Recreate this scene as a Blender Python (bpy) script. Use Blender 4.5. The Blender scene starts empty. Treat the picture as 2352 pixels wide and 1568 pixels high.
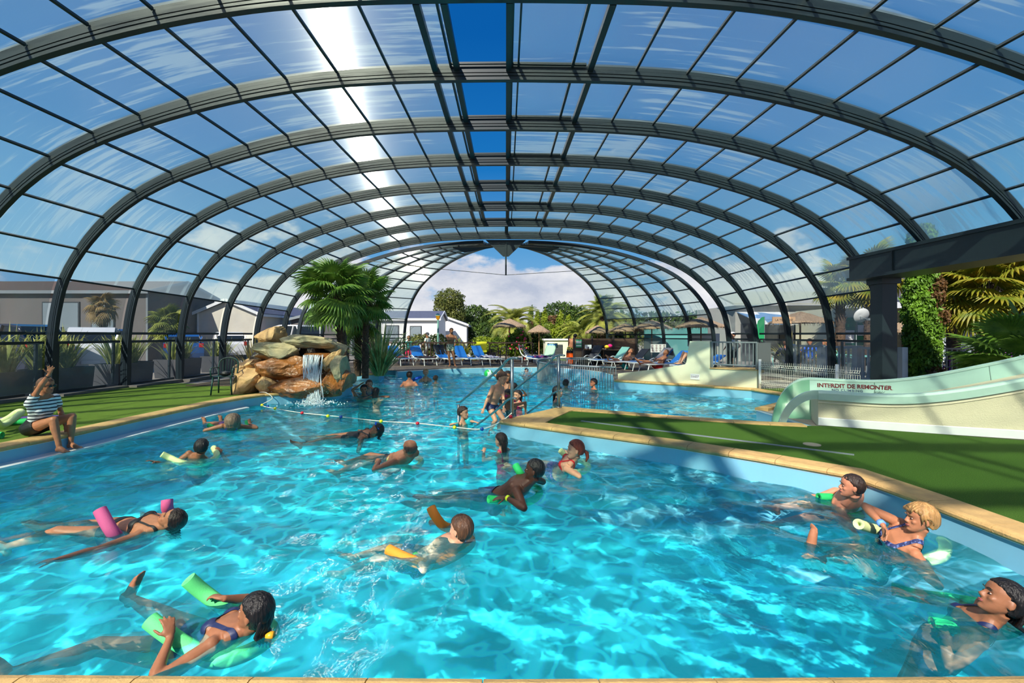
import bpy, bmesh, math, random
import numpy as np
from mathutils import Vector, Matrix, Quaternion, noise
from mathutils.geometry import tessellate_polygon
PI = math.pi
SC = bpy.context.scene
COL = SC.collection
random.seed(7)

# ---------------------------------------------------------------- camera
F = 1045.0
cam_d = bpy.data.cameras.new('camera'); cam = bpy.data.objects.new('camera', cam_d); COL.objects.link(cam)
cam_d.sensor_width = 36.0; cam_d.lens = 36.0 * F / 2352.0
cam_d.shift_x = (1176 - 1162) / 2352.0; cam_d.shift_y = -(784 - 768) / 2352.0
cam_d.clip_start = 0.05; cam_d.clip_end = 800
cam.location = (0, 0, 1.5); cam.rotation_euler = (PI / 2, 0, 0)
SC.camera = cam

# ---------------------------------------------------------------- colour management
SC.view_settings.view_transform = 'Standard'
SC.view_settings.look = 'None'
SC.view_settings.gamma = 1.0
SC.view_settings.use_curve_mapping = False
SC.view_settings.exposure = 0.36
SC.cycles.max_bounces = 10
SC.cycles.diffuse_bounces = 4
SC.cycles.glossy_bounces = 3
SC.cycles.transmission_bounces = 6
SC.cycles.transparent_max_bounces = 24
SC.cycles.caustics_reflective = False
SC.cycles.caustics_refractive = False
SC.cycles.sample_clamp_indirect = 30.0
SC.cycles.use_denoising = True

# ---------------------------------------------------------------- world: blue sky with cumulus
SUN = Vector((-0.31, -0.71, 0.63)).normalized()
world = bpy.data.worlds.new('world'); SC.world = world; world.use_nodes = True
def build_world():
    nt = world.node_tree; nt.nodes.clear(); N = nt.nodes.new; L = nt.links.new
    out = N('ShaderNodeOutputWorld'); bg = N('ShaderNodeBackground'); L(bg.outputs[0], out.inputs[0])
    tc = N('ShaderNodeTexCoord'); sep = N('ShaderNodeSeparateXYZ'); L(tc.outputs['Generated'], sep.inputs[0])
    ramp = N('ShaderNodeValToRGB'); L(sep.outputs['Z'], ramp.inputs[0])
    cr = ramp.color_ramp
    pts = [(0.0, (.36, .58, .80)), (.06, (.25, .52, .82)), (.18, (.11, .37, .72)), (.34, (.012, .19, .56)), (.55, (.003, .115, .43)), (1.0, (.004, .09, .34))]
    cr.elements[0].position = 0; cr.elements[0].color = pts[0][1] + (1,)
    cr.elements[1].position = 1; cr.elements[1].color = pts[-1][1] + (1,)
    for p, c in pts[1:-1]:
        e = cr.elements.new(p); e.color = c + (1,)
    mp = N('ShaderNodeMapping'); mp.inputs['Scale'].default_value = (1, 1, 2.0); mp.inputs['Location'].default_value = (0.35, 0.1, 0.52)
    L(tc.outputs['Generated'], mp.inputs[0])
    n1 = N('ShaderNodeTexNoise'); n1.inputs['Scale'].default_value = 4.2; n1.inputs['Detail'].default_value = 9; n1.inputs['Roughness'].default_value = .56
    L(mp.outputs[0], n1.inputs['Vector'])
    # coverage falls with elevation
    cov = N('ShaderNodeMapRange'); L(sep.outputs['Z'], cov.inputs[0])
    cov.inputs[1].default_value = 0.08; cov.inputs[2].default_value = 0.30; cov.inputs[3].default_value = .05; cov.inputs[4].default_value = -0.20
    add = N('ShaderNodeMath'); add.operation = 'ADD'; L(n1.outputs[0], add.inputs[0]); L(cov.outputs[0], add.inputs[1])
    ms = N('ShaderNodeMapRange'); ms.interpolation_type = 'SMOOTHSTEP'; L(add.outputs[0], ms.inputs[0])
    ms.inputs[1].default_value = .46; ms.inputs[2].default_value = .54
    # cloud tone
    mp2 = N('ShaderNodeMapping'); mp2.inputs['Scale'].default_value = (1, 1, 2.0); mp2.inputs['Location'].default_value = (0.37, 0.1, 0.585)
    L(tc.outputs['Generated'], mp2.inputs[0])
    n2 = N('ShaderNodeTexNoise'); n2.inputs['Scale'].default_value = 5.5; n2.inputs['Detail'].default_value = 8; n2.inputs['Roughness'].default_value = .6
    L(mp2.outputs[0], n2.inputs['Vector'])
    cr2 = N('ShaderNodeValToRGB'); L(n2.outputs[0], cr2.inputs[0])
    cr2.color_ramp.elements[0].position = .33; cr2.color_ramp.elements[0].color = (1.0, .99, 1.0, 1)
    cr2.color_ramp.elements[1].position = .66; cr2.color_ramp.elements[1].color = (.52, .58, .72, 1)
    mix = N('ShaderNodeMix'); mix.data_type = 'RGBA'; L(ms.outputs[0], mix.inputs[0]); L(ramp.outputs[0], mix.inputs[6]); L(cr2.outputs[0], mix.inputs[7])
    L(mix.outputs[2], bg.inputs[0]); bg.inputs[1].default_value = .74
build_world()
sun_d = bpy.data.lights.new('sun', 'SUN'); sun = bpy.data.objects.new('sun', sun_d); COL.objects.link(sun)
sun_d.energy = 5.6; sun_d.angle = 0.013; sun_d.color = (1.0, .94, .84)
sun.rotation_euler = SUN.to_track_quat('Z', 'Y').to_euler()

# ---------------------------------------------------------------- picture point to ground / to a plane
def G(px, py, z=0.0):
    Y = (1.5 - z) * F / (py - 768.0); return Vector(((px - 1162.0) / F * Y, Y, z))
def P(px, py, Y):
    return Vector(((px - 1162.0) / F * Y, Y, 1.5 - (py - 768.0) / F * Y))

# ---------------------------------------------------------------- mesh helpers
class MB:
    def __init__(s): s.v = []; s.f = []; s.m = []
    def add(s, vs, fs, mi=0):
        b = len(s.v); s.v += [tuple(v) for v in vs]; s.f += [tuple(b + i for i in f) for f in fs]; s.m += [mi] * len(fs); return s
    def box(s, a, b, M=None, mi=0):
        x0, y0, z0 = a; x1, y1, z1 = b
        vs = [Vector(p) for p in ((x0,y0,z0),(x1,y0,z0),(x1,y1,z0),(x0,y1,z0),(x0,y0,z1),(x1,y0,z1),(x1,y1,z1),(x0,y1,z1))]
        if M: vs = [M @ v for v in vs]
        return s.add(vs, [(0,3,2,1),(4,5,6,7),(0,1,5,4),(1,2,6,5),(2,3,7,6),(3,0,4,7)], mi)
    def rings(s, rings, close=True, cap=True, mi=0):
        n = len(rings[0]); fs = []
        for i in range(len(rings) - 1):
            for j in range(n if close else n - 1):
                k = (j + 1) % n
                fs.append((i*n+j, i*n+k, (i+1)*n+k, (i+1)*n+j))
        if cap and close:
            fs.append(tuple(range(n - 1, -1, -1))); L = (len(rings) - 1) * n; fs.append(tuple(L + j for j in range(n)))
        return s.add([p for r in rings for p in r], fs, mi)
    def tube(s, pts, r, n=8, cap=True, mi=0, flat=1.0, up=None):
        pts = [Vector(p) for p in pts]; k = len(pts)
        rs = r if isinstance(r, (list, tuple)) else [r] * k
        prev = None; rings = []
        for i, p in enumerate(pts):
            t = (pts[min(i+1, k-1)] - pts[max(i-1, 0)])
            t = t.normalized() if t.length > 1e-9 else Vector((0,0,1))
            if prev is None:
                a = Vector(up) if up else (Vector((0,0,1)) if abs(t.z) < .9 else Vector((1,0,0)))
            else: a = prev
            u = (a - t * a.dot(t))
            u = u.normalized() if u.length > 1e-6 else t.orthogonal().normalized()
            prev = u; w = t.cross(u)
            rings.append([p + (u * math.sin(2*PI*j/n) * flat + w * math.cos(2*PI*j/n)) * rs[i] for j in range(n)])
        return s.rings(rings, True, cap, mi)
    def ball(s, c, r, n=10, M=None, mi=0):
        c = Vector(c); rx, ry, rz = r if isinstance(r, (list, tuple, Vector)) else (r, r, r)
        m = max(4, n // 2 + 1); vs = []; 
        def tr(p):
            p = Vector((p[0]*rx, p[1]*ry, p[2]*rz))
            return (M @ p if M else p) + c
        vs.append(tr((0,0,-1)))
        for i in range(1, m):
            th = PI * i / m
            for j in range(n): vs.append(tr((math.sin(th)*math.cos(2*PI*j/n), math.sin(th)*math.sin(2*PI*j/n), -math.cos(th))))
        vs.append(tr((0,0,1))); fs = []
        for j in range(n): fs.append((0, 1+(j+1)%n, 1+j))
        for i in range(m-2):
            for j in range(n): a = 1+i*n; k=(j+1)%n; fs.append((a+j, a+k, a+n+k, a+n+j))
        e = len(vs)-1; a = 1+(m-2)*n
        for j in range(n): fs.append((a+j, a+(j+1)%n, e))
        return s.add(vs, fs, mi)
    def bar(s, a, b, w, h=None, mi=0, up=(0,0,1)):
        a = Vector(a); b = Vector(b); h = h or w; t = (b - a).normalized(); u = Vector(up)
        if abs(t.dot(u)) > .98: u = Vector((1,0,0))
        x = t.cross(u).normalized(); y = x.cross(t)
        c = [x*w/2+y*h/2, -x*w/2+y*h/2, -x*w/2-y*h/2, x*w/2-y*h/2]
        return s.rings([[a+q for q in c], [b+q for q in c]], True, True, mi)
    def prism(s, poly, z0, z1, mi=0):
        """poly: xy points, any winding"""
        n = len(poly); area = sum(poly[i][0]*poly[(i+1)%n][1]-poly[(i+1)%n][0]*poly[i][1] for i in range(n))
        if area < 0: poly = poly[::-1]
        vs = [(p[0], p[1], z0) for p in poly] + [(p[0], p[1], z1) for p in poly]
        tr = tessellate_polygon([[Vector((p[0], p[1], 0)) for p in poly]])
        fs = []
        for t in tr:
            a, b, c = [Vector((poly[i][0], poly[i][1], 0)) for i in t]
            if (b-a).cross(c-a).z < 0: t = t[::-1]
            fs.append(tuple(n + i for i in t)); fs.append(tuple(t[::-1]))
        for i in range(n): fs.append((i, (i+1)%n, n+(i+1)%n, n+i))
        return s.add(vs, fs, mi)
    def plate(s, poly3, nrm, th, mi=0):
        """poly3: coplanar 3-D points, extruded by th along nrm"""
        nrm = Vector(nrm).normalized(); ps = [Vector(p) for p in poly3]; n = len(ps)
        tr = tessellate_polygon([ps]); fs = []
        for t in tr:
            a, b, c = [ps[i] for i in t]
            if (b-a).cross(c-a).dot(nrm) < 0: t = t[::-1]
            fs.append(tuple(n+i for i in t)); fs.append(tuple(t[::-1]))
        for i in range(n): fs.append((i, (i+1)%n, n+(i+1)%n, n+i))
        return s.add(ps + [p + nrm*th for p in ps], fs, mi)
    def mesh(s, name, mats, smooth=False):
        me = bpy.data.meshes.new(name); me.from_pydata(s.v, [], s.f)
        for m in (mats if isinstance(mats, (list, tuple)) else [mats]): me.materials.append(m)
        if any(s.m): me.polygons.foreach_set('material_index', s.m)
        if smooth: me.polygons.foreach_set('use_smooth', [True] * len(me.polygons))
        me.update(); return me
    def build(s, name, mats, parent=None, smooth=False, loc=None):
        o = bpy.data.objects.new(name, s.mesh(name, mats, smooth)); COL.objects.link(o)
        if parent: o.parent = parent
        if loc is not None: o.location = loc
        return o
def tag(o, label=None, cat=None, group=None, kind=None):
    if label: o['label'] = label
    if cat: o['category'] = cat
    if group: o['group'] = group
    if kind: o['kind'] = kind
    return o
def thing(name, label=None, cat=None, loc=(0,0,0), rz=0, group=None, kind=None):
    o = bpy.data.objects.new(name, None); COL.objects.link(o); o.location = loc; o.rotation_euler = (0,0,rz); o.empty_display_size = .1
    return tag(o, label, cat, group, kind)
def copy_tree(o, parent=None):
    c = o.copy(); COL.objects.link(c)
    if parent: c.parent = parent
    for ch in list(o.children): copy_tree(ch, c)
    return c
def Rz(a): return Matrix.Rotation(a, 4, 'Z')
def T(x, y=0, z=0): return Matrix.Translation(Vector((x, y, z)) if not hasattr(x, 'x') else x)
def lerp(a, b, t): return a + (b - a) * t

# ---------------------------------------------------------------- materials
def srgb(r, g, b):
    return tuple(((c/255)/12.92 if c/255 <= .04045 else ((c/255+.055)/1.055)**2.4) for c in (r, g, b))
MATS = {}
def mat(name, col, rough=.6, metal=0, spec=.5, var=0, scale=8, bump=0, bscale=40, stretch=(1,1,1), coat=0, sub=0, alpha=None, var2=None):
    if name in MATS: return MATS[name]
    m = bpy.data.materials.new(name); m.use_nodes = True; MATS[name] = m
    nt = m.node_tree; N = nt.nodes.new; L = nt.links.new; b = nt.nodes['Principled BSDF']
    b.inputs['Base Color'].default_value = tuple(col) + (1,); b.inputs['Roughness'].default_value = rough
    b.inputs['Metallic'].default_value = metal; b.inputs['Specular IOR Level'].default_value = spec
    if coat: b.inputs['Coat Weight'].default_value = coat; b.inputs['Coat Roughness'].default_value = .08
    if sub: b.inputs['Subsurface Weight'].default_value = sub; b.inputs['Subsurface Radius'].default_value = (.012, .004, .002); b.inputs['Subsurface Scale'].default_value = 1.0
    if var or bump:
        tc = N('ShaderNodeTexCoord'); mp = N('ShaderNodeMapping'); mp.inputs['Scale'].default_value = stretch; L(tc.outputs['Object'], mp.inputs[0])
    if var:
        n = N('ShaderNodeTexNoise'); n.inputs['Scale'].default_value = scale; n.inputs['Detail'].default_value = 6; L(mp.outputs[0], n.inputs['Vector'])
        r = N('ShaderNodeValToRGB'); L(n.outputs[0], r.inputs[0]); r.color_ramp.elements[0].position = .3; r.color_ramp.elements[1].position = .7
        c2 = var2 if var2 else tuple(min(1, c*(1+var)) for c in col)
        r.color_ramp.elements[0].color = tuple(c*(1-var) for c in col) + (1,); r.color_ramp.elements[1].color = tuple(c2) + (1,)
        L(r.outputs[0], b.inputs['Base Color'])
    if bump:
        n = N('ShaderNodeTexNoise'); n.inputs['Scale'].default_value = bscale; n.inputs['Detail'].default_value = 5; L(mp.outputs[0], n.inputs['Vector'])
        bp = N('ShaderNodeBump'); bp.inputs['Strength'].default_value = bump; bp.inputs['Distance'].default_value = .02; L(n.outputs[0], bp.inputs['Height']); L(bp.outputs[0], b.inputs['Normal'])
    return m
def leafmat(name, col, col2, scale=.8, trans=.35, rough=.5):
    """two-sided leaf: diffuse + translucent, colour varying from place to place"""
    if name in MATS: return MATS[name]
    m = bpy.data.materials.new(name); m.use_nodes = True; MATS[name] = m
    nt = m.node_tree; N = nt.nodes.new; L = nt.links.new; b = nt.nodes['Principled BSDF']; out = nt.nodes['Material Output']
    tc = N('ShaderNodeTexCoord'); n = N('ShaderNodeTexNoise'); n.inputs['Scale'].default_value = scale; n.inputs['Detail'].default_value = 5; L(tc.outputs['Object'], n.inputs['Vector'])
    r = N('ShaderNodeValToRGB'); L(n.outputs[0], r.inputs[0]); r.color_ramp.elements[0].position = .35; r.color_ramp.elements[1].position = .65
    r.color_ramp.elements[0].color = tuple(col) + (1,); r.color_ramp.elements[1].color = tuple(col2) + (1,)
    L(r.outputs[0], b.inputs['Base Color']); b.inputs['Roughness'].default_value = rough; b.inputs['Specular IOR Level'].default_value = .35
    t = N('ShaderNodeBsdfTranslucent'); L(r.outputs[0], t.inputs[0]); mx = N('ShaderNodeMixShader'); mx.inputs[0].default_value = trans
    L(b.outputs[0], mx.inputs[1]); L(t.outputs[0], mx.inputs[2]); L(mx.outputs[0], out.inputs[0])
    return m
M_steel = mat('anthracite_steel', srgb(52, 62, 68), .45, .0, .5)
M_dark = mat('dark_seal', srgb(22, 26, 28), .7)
M_grey = mat('grey_paint', srgb(120, 128, 132), .45)
M_white = mat('white_paint', srgb(225, 226, 226), .5, var=.05, scale=3)
M_black = mat('black_plastic', srgb(18, 18, 20), .45)
M_chrome = mat('stainless', srgb(150, 158, 160), .28, .9)
M_beige = mat('cream_render', srgb(205, 196, 168), .85, var=.06, scale=2.2, bump=.35, bscale=60)
M_stone = mat('sand_stone_coping', srgb(192, 156, 100), .75, var=.14, scale=9, bump=.3, bscale=70)
M_liner = mat('pale_blue_liner', srgb(124, 182, 208), .45, var=.03, scale=1.5)
# ================================================================ POOL, DECKS
POOL = [(-7.6,1.93),(-4.5,1.97),(-2,1.975),(0,1.95),(2.1,1.965),(3.9,2.0),(3.86,2.6),(3.82,3.3),(3.78,4.2),(3.7,4.9),(3.1,5.5),(2.3,6.2),(1.1,7.02),(-.09,7.88),
        (1.15,9.39),(2.4,8.7),(3.42,8.16),(4.3,7.8),(4.95,7.62),(5.12,7.7),(5.12,9.3),(7.05,10.9),(6.75,12.5),(5.6,13.4),(4.5,14.2),(3.55,14.9),(4.1,17.4),(3.95,18.8),(3.5,19.9),(2.6,20.9),
        (1.48,21.5),(.37,21.5),(-1.25,21.0),(-2.7,20.4),(-4.5,18.95),(-4.9,20.1),(-5.5,20.3),(-5.8,19.8),(-5.5,19.1),(-4.92,18.4),(-4.86,17.4),(-5.95,17.4),(-5.95,14.6),(-4.6,13.6),(-4.65,12.5),(-5.5,11.75),
        (-6.06,11.4),(-6.28,10.9),(-6.45,10.1),(-6.52,9.0),(-6.57,7.96),(-6.6,6.9),(-6.72,6.0),(-7.0,4.4),(-7.3,3.0)]
WZ = -0.25
def inside(p, poly):
    x, y = p; c = False; n = len(poly); j = n - 1
    for i in range(n):
        xi, yi = poly[i]; xj, yj = poly[j]
        if (yi > y) != (yj > y) and x < (xj-xi)*(y-yi)/(yj-yi)+xi: c = not c
        j = i
    return c
def offset(poly, d, closed=True):
    """shift every vertex by d to the right of the walking direction (outward for a counter-clockwise loop)"""
    n = len(poly); out = []
    for i in range(n):
        p = Vector(poly[i]); a = Vector(poly[(i-1) % n]) if closed or i > 0 else None; b = Vector(poly[(i+1) % n]) if closed or i < n-1 else None
        ns = []
        if a is not None: t = (p-a).normalized(); ns.append(Vector((t.y, -t.x)))
        if b is not None: t = (b-p).normalized(); ns.append(Vector((t.y, -t.x)))
        m = sum(ns, Vector((0,0)));
        m = m.normalized() if m.length > 1e-6 else ns[0]
        k = max(.55, m.dot(ns[0])); out.append(tuple(p + m * d / k))
    return out
# --- pool basin: walls and floor
mb = MB(); n = len(POOL)
def pool_wall(poly, z0, z1, th=.06):
    o = offset(poly, th); m = MB(); n = len(poly)
    vs = [(p[0],p[1],z0) for p in poly]+[(p[0],p[1],z1) for p in poly]+[(p[0],p[1],z0) for p in o]+[(p[0],p[1],z1) for p in o]
    fs = []
    for i in range(n):
        k = (i+1)%n; fs += [(i,n+i,n+k,k),(2*n+i,2*n+k,3*n+k,3*n+i),(n+i,3*n+i,3*n+k,n+k)]
    return m.add(vs, fs)
M_floor = mat('turquoise_pool_liner', (.045, .83, .99), .6, var=.01, scale=1.2)
FZ = -1.30
tr = tessellate_polygon([[Vector((p[0],p[1],0)) for p in POOL]])
basin = thing('pool_basin', 'large free-form swimming pool basin lined in pale blue under the arched roof', 'pool')
tag(basin, kind='structure')
MB().add([(p[0],p[1],FZ) for p in POOL], [t for t in tr]).build('basin_floor', M_floor, basin)
lin = M_liner
pool_wall(POOL, FZ, -.045).build('basin_wall', lin, basin)
ln = pool_wall(offset(POOL, -.004), -.06, -.04, .01).build('liner_edge', M_white, basin)
# --- coping stones
def coping(pts, w=.3, name='coping', label=None, back=.0, z=0.0):
    """stone kerb along pts (open line, pool on the left); one mesh per stone run"""
    inn = offset(pts, -.035, False); out = offset(pts, w, False); m = MB()
    # resample into stones
    cum = [0]
    for i in range(len(pts)-1): cum.append(cum[-1] + (Vector(pts[i+1])-Vector(pts[i])).length)
    Ls = cum[-1]; k = max(1, round(Ls / .5))
    def at(line, s):
        for i in range(len(cum)-1):
            if s <= cum[i+1] + 1e-9:
                t = (s-cum[i])/(cum[i+1]-cum[i]); a = Vector(line[i]); b = Vector(line[i+1]); return a + (b-a)*t
        return Vector(line[-1])
    for j in range(k):
        s0 = Ls*j/k + .003; s1 = Ls*(j+1)/k - .003; ss = [s0] + [c for c in cum if s0+.01 < c < s1-.01] + [s1]
        rings = []
        for s in ss:
            a = at(inn, s); b = at(out, s); d = (b-a).normalized()
            def q(u, zz): v = a + d*u; return (v.x, v.y, z+zz)
            W = (b-a).length
            rings.append([q(0,-.012), q(.012,.006), q(.045,.018), q(W-.01,.018), q(W,.012), q(W,-.05), q(.03,-.055), q(.004,-.035)])
        m.rings(rings)
    o = m.build('coping', M_stone)
    tag(o, label, 'coping', None, 'structure'); o.name = 'trim_%d' % (1 + sum(1 for x in bpy.data.objects if x.name.startswith('trim_')))
    return o
coping(POOL[0:5+1], .32, label='sand stone coping along the near pool edge')
coping(POOL[5:14], .27, z=.001, label='sand stone coping along the near side of the green peninsula')
coping(POOL[13:15], .42, z=.004, label='sand stone coping at the peninsula tip between the handrails')
coping(POOL[14:19], .27, z=.002, label='sand stone coping between green peninsula and slide splash pool')
coping(POOL[20:26], .22, label='sand stone coping under the cream wall and wire fence')
coping(POOL[38:43], .18, label='sand stone coping around the palm bed')
coping(POOL[43:] + [POOL[0]], .26, label='sand stone coping curving along the artificial grass by the seated woman')
# --- decks
M_ground = mat('gravel_ground', srgb(150, 142, 130), .95, var=.15, scale=2.5, bump=.4, bscale=90)
ground = MB()
gp = [Vector((x,y,0)) for x, y in ((-120,-30),(120,-30),(120,160),(-120,160))]; hole = [Vector((p[0],p[1],0)) for p in offset(POOL, .05)]
allp = gp + hole
ground.add([(p.x,p.y,-.04) for p in allp], [t for t in tessellate_polygon([gp, hole])])
go = ground.build('floor', M_ground); tag(go, 'pale gravel ground around the pool hall', 'ground', None, 'structure')
def turf_mat(name, c1, c2):
    m = mat(name, c1, .95, var=.35, scale=160, bump=.9, bscale=320, spec=.1, var2=c2); return m
M_turf = turf_mat('artificial_turf', srgb(96, 128, 44), srgb(142, 176, 74))
M_turf2 = turf_mat('artificial_turf_dark', srgb(60, 98, 34), srgb(104, 148, 58))
def flat(name, poly, z, m, label, th=.03):
    o = MB().prism(poly, z-th, z).build(name, m); return tag(o, label, 'floor', None, 'structure')
lf = offset(POOL[43:] + [POOL[0]], .24, False)
flat('floor', [(-10.75,14.0)]+lf+[(-11.6,1.9)], .0, M_turf, 'bright green artificial grass strip beside the left windows')
pen = offset(POOL[5:14], .25, False); pt = offset(POOL[13:15], .4, False); pf = offset(POOL[14:19], .25, False)
peninsula = pen[:-1] + [(.62,7.92),(1.2,8.95)] + pf[1:-1] + [(5.3,7.45),(7.35,6.45),(12.5,4.0),(12.5,2.0)]
flat('floor', peninsula, .0, M_turf2, 'dark green artificial grass peninsula in front of the slide')
# timber deck with planks
def plank_mat():
    m = bpy.data.materials.new('weathered_decking'); m.use_nodes = True; nt = m.node_tree; N = nt.nodes.new; L = nt.links.new; b = nt.nodes['Principled BSDF']
    tc = N('ShaderNodeTexCoord'); br = N('ShaderNodeTexBrick'); L(tc.outputs['Object'], br.inputs[0])
    br.inputs['Color1'].default_value = srgb(128,112,98)+(1,); br.inputs['Color2'].default_value = srgb(100,86,76)+(1,); br.inputs['Mortar'].default_value = srgb(40,34,30)+(1,)
    br.inputs['Scale'].default_value = 1; br.inputs['Brick Width'].default_value = 3.0; br.inputs['Row Height'].default_value = .13; br.inputs['Mortar Size'].default_value = .008
    n = N('ShaderNodeTexNoise'); n.inputs['Scale'].default_value = 2.5; L(tc.outputs['Object'], n.inputs[0]); mx = N('ShaderNodeMix'); mx.data_type='RGBA'; mx.blend_type = 'MULTIPLY'; mx.inputs[0].default_value = .4
    L(br.outputs[0], mx.inputs[6]); L(n.outputs[0], mx.inputs[7]); L(mx.outputs[2], b.inputs['Base Color']); b.inputs['Roughness'].default_value = .8
    return m
M_plank = plank_mat()
deck_poly = [POOL[i] for i in range(25, 35)] + [(-4.55,19.2),(-6.2,20.5),(-9.3,20.4),(-9.3,24.5),(-4,26.0),(6,26.0),(9.4,22),(9.6,15.5),(6,14.9)]
flat('floor', deck_poly, -.005, M_plank, 'weathered brown timber deck at the far end of the pool')
flat('floor', [(7.3,11.1),(9.4,11.4),(9.4,13.0),(7.0,12.6)], .0, M_turf, 'small green lawn patch behind the wire fence', .035)
M_terr = mat('terrace_paving', srgb(128,124,118), .9, var=.1, scale=3)
flat('floor', [(9.3,12.9),(30,12.9),(30,26),(10.0,26),(9.5,16)], .03, M_terr, 'grey paving of the cafe terrace outside', .06)
m_ = MB().prism([(-.05,7.87),(.55,7.44),(.78,7.95),(1.28,8.92),(1.72,8.98),(1.15,9.36)], -.03, .014).build('floor', M_stone); tag(m_, 'sand stone paving filling the peninsula tip', 'paving', None, 'structure')
# grey drain line and round cover on the turf
q = [G(1335,967), G(1962,1045)]
d = MB().bar(q[0]+Vector((0,0,.004)), q[1]+Vector((0,0,.004)), .05, .012).build('drain_channel', M_grey); tag(d, 'long thin grey drain strip set in the dark green grass', 'drain')
c = G(1865,1021); d = MB().tube([c, c+Vector((0,0,.008))], .105, 24).build('skimmer_cover', mat('cover_plastic', srgb(190,172,140), .6)); tag(d, 'round beige skimmer lid set in the dark green grass', 'cover')
# overflow ledge along the left wall
led = POOL[43:] + [POOL[0]]
a = offset(led, -.17, False); m = MB()
rings = [[(led[i][0],led[i][1],-.30),(led[i][0],led[i][1],-.215),(a[i][0],a[i][1],-.235),(a[i][0],a[i][1],-.30)] for i in range(4, len(led))]
m.rings(rings); o = m.build('trim_20', M_white); tag(o, 'white ledge at the water line along the left pool wall', 'ledge', None, 'structure')

# ================================================================ WATER
def build_water():
    step = .055; xs = np.arange(-7.8, 7.4, step); ys = np.arange(1.8, 21.8, step)
    X, Y = np.meshgrid(xs, ys); rng = np.random.RandomState(3); Z = np.zeros_like(X)
    for lam, amp, nn in ((2.6,.008,3),(1.3,.007,5),(.75,.0050,7),(.42,.0028,9),(.27,.0016,9)):
        for _ in range(nn):
            a = rng.uniform(0, 2*PI); k = 2*PI/(lam*rng.uniform(.8,1.25)); ph = rng.uniform(0, 2*PI); am = amp*rng.uniform(.6,1.2)
            wx = .35*np.sin(X*1.1+rng.uniform(0,6))+.35*np.sin(Y*.9+rng.uniform(0,6))
            s = np.sin(k*(X*math.cos(a)+Y*math.sin(a))+ph+wx*1.5); Z += am*(1-2*np.abs(s))*.5 + am*s*.6
    h, w = X.shape; pol = offset(POOL, .03)
    ins = np.zeros(X.shape, bool); n = len(pol); j = n-1
    for i in range(n):
        xi, yi = pol[i]; xj, yj = pol[j]
        if yi != yj:
            c = ((yi > Y) != (yj > Y)) & (X < (xj-xi)*(Y-yi)/(yj-yi)+xi); ins ^= c
        j = i
    idx = -np.ones(X.shape, int); cell = ins[:-1,:-1] | ins[1:,:-1] | ins[:-1,1:] | ins[1:,1:]
    use = np.zeros(X.shape, bool)
    for a, b in ((0,0),(0,1),(1,0),(1,1)): use[a:h-1+a, b:w-1+b] |= cell
    idx[use] = np.arange(use.sum())
    vs = np.stack([X[use], Y[use], WZ+Z[use]], 1)
    r, c = np.nonzero(cell); fs = np.stack([idx[r,c], idx[r,c+1], idx[r+1,c+1], idx[r+1,c]], 1)
    me = bpy.data.meshes.new('pool_water'); me.from_pydata(vs.tolist(), [], fs.tolist()); me.polygons.foreach_set('use_smooth', [True]*len(fs)); me.update()
    return me
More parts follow.
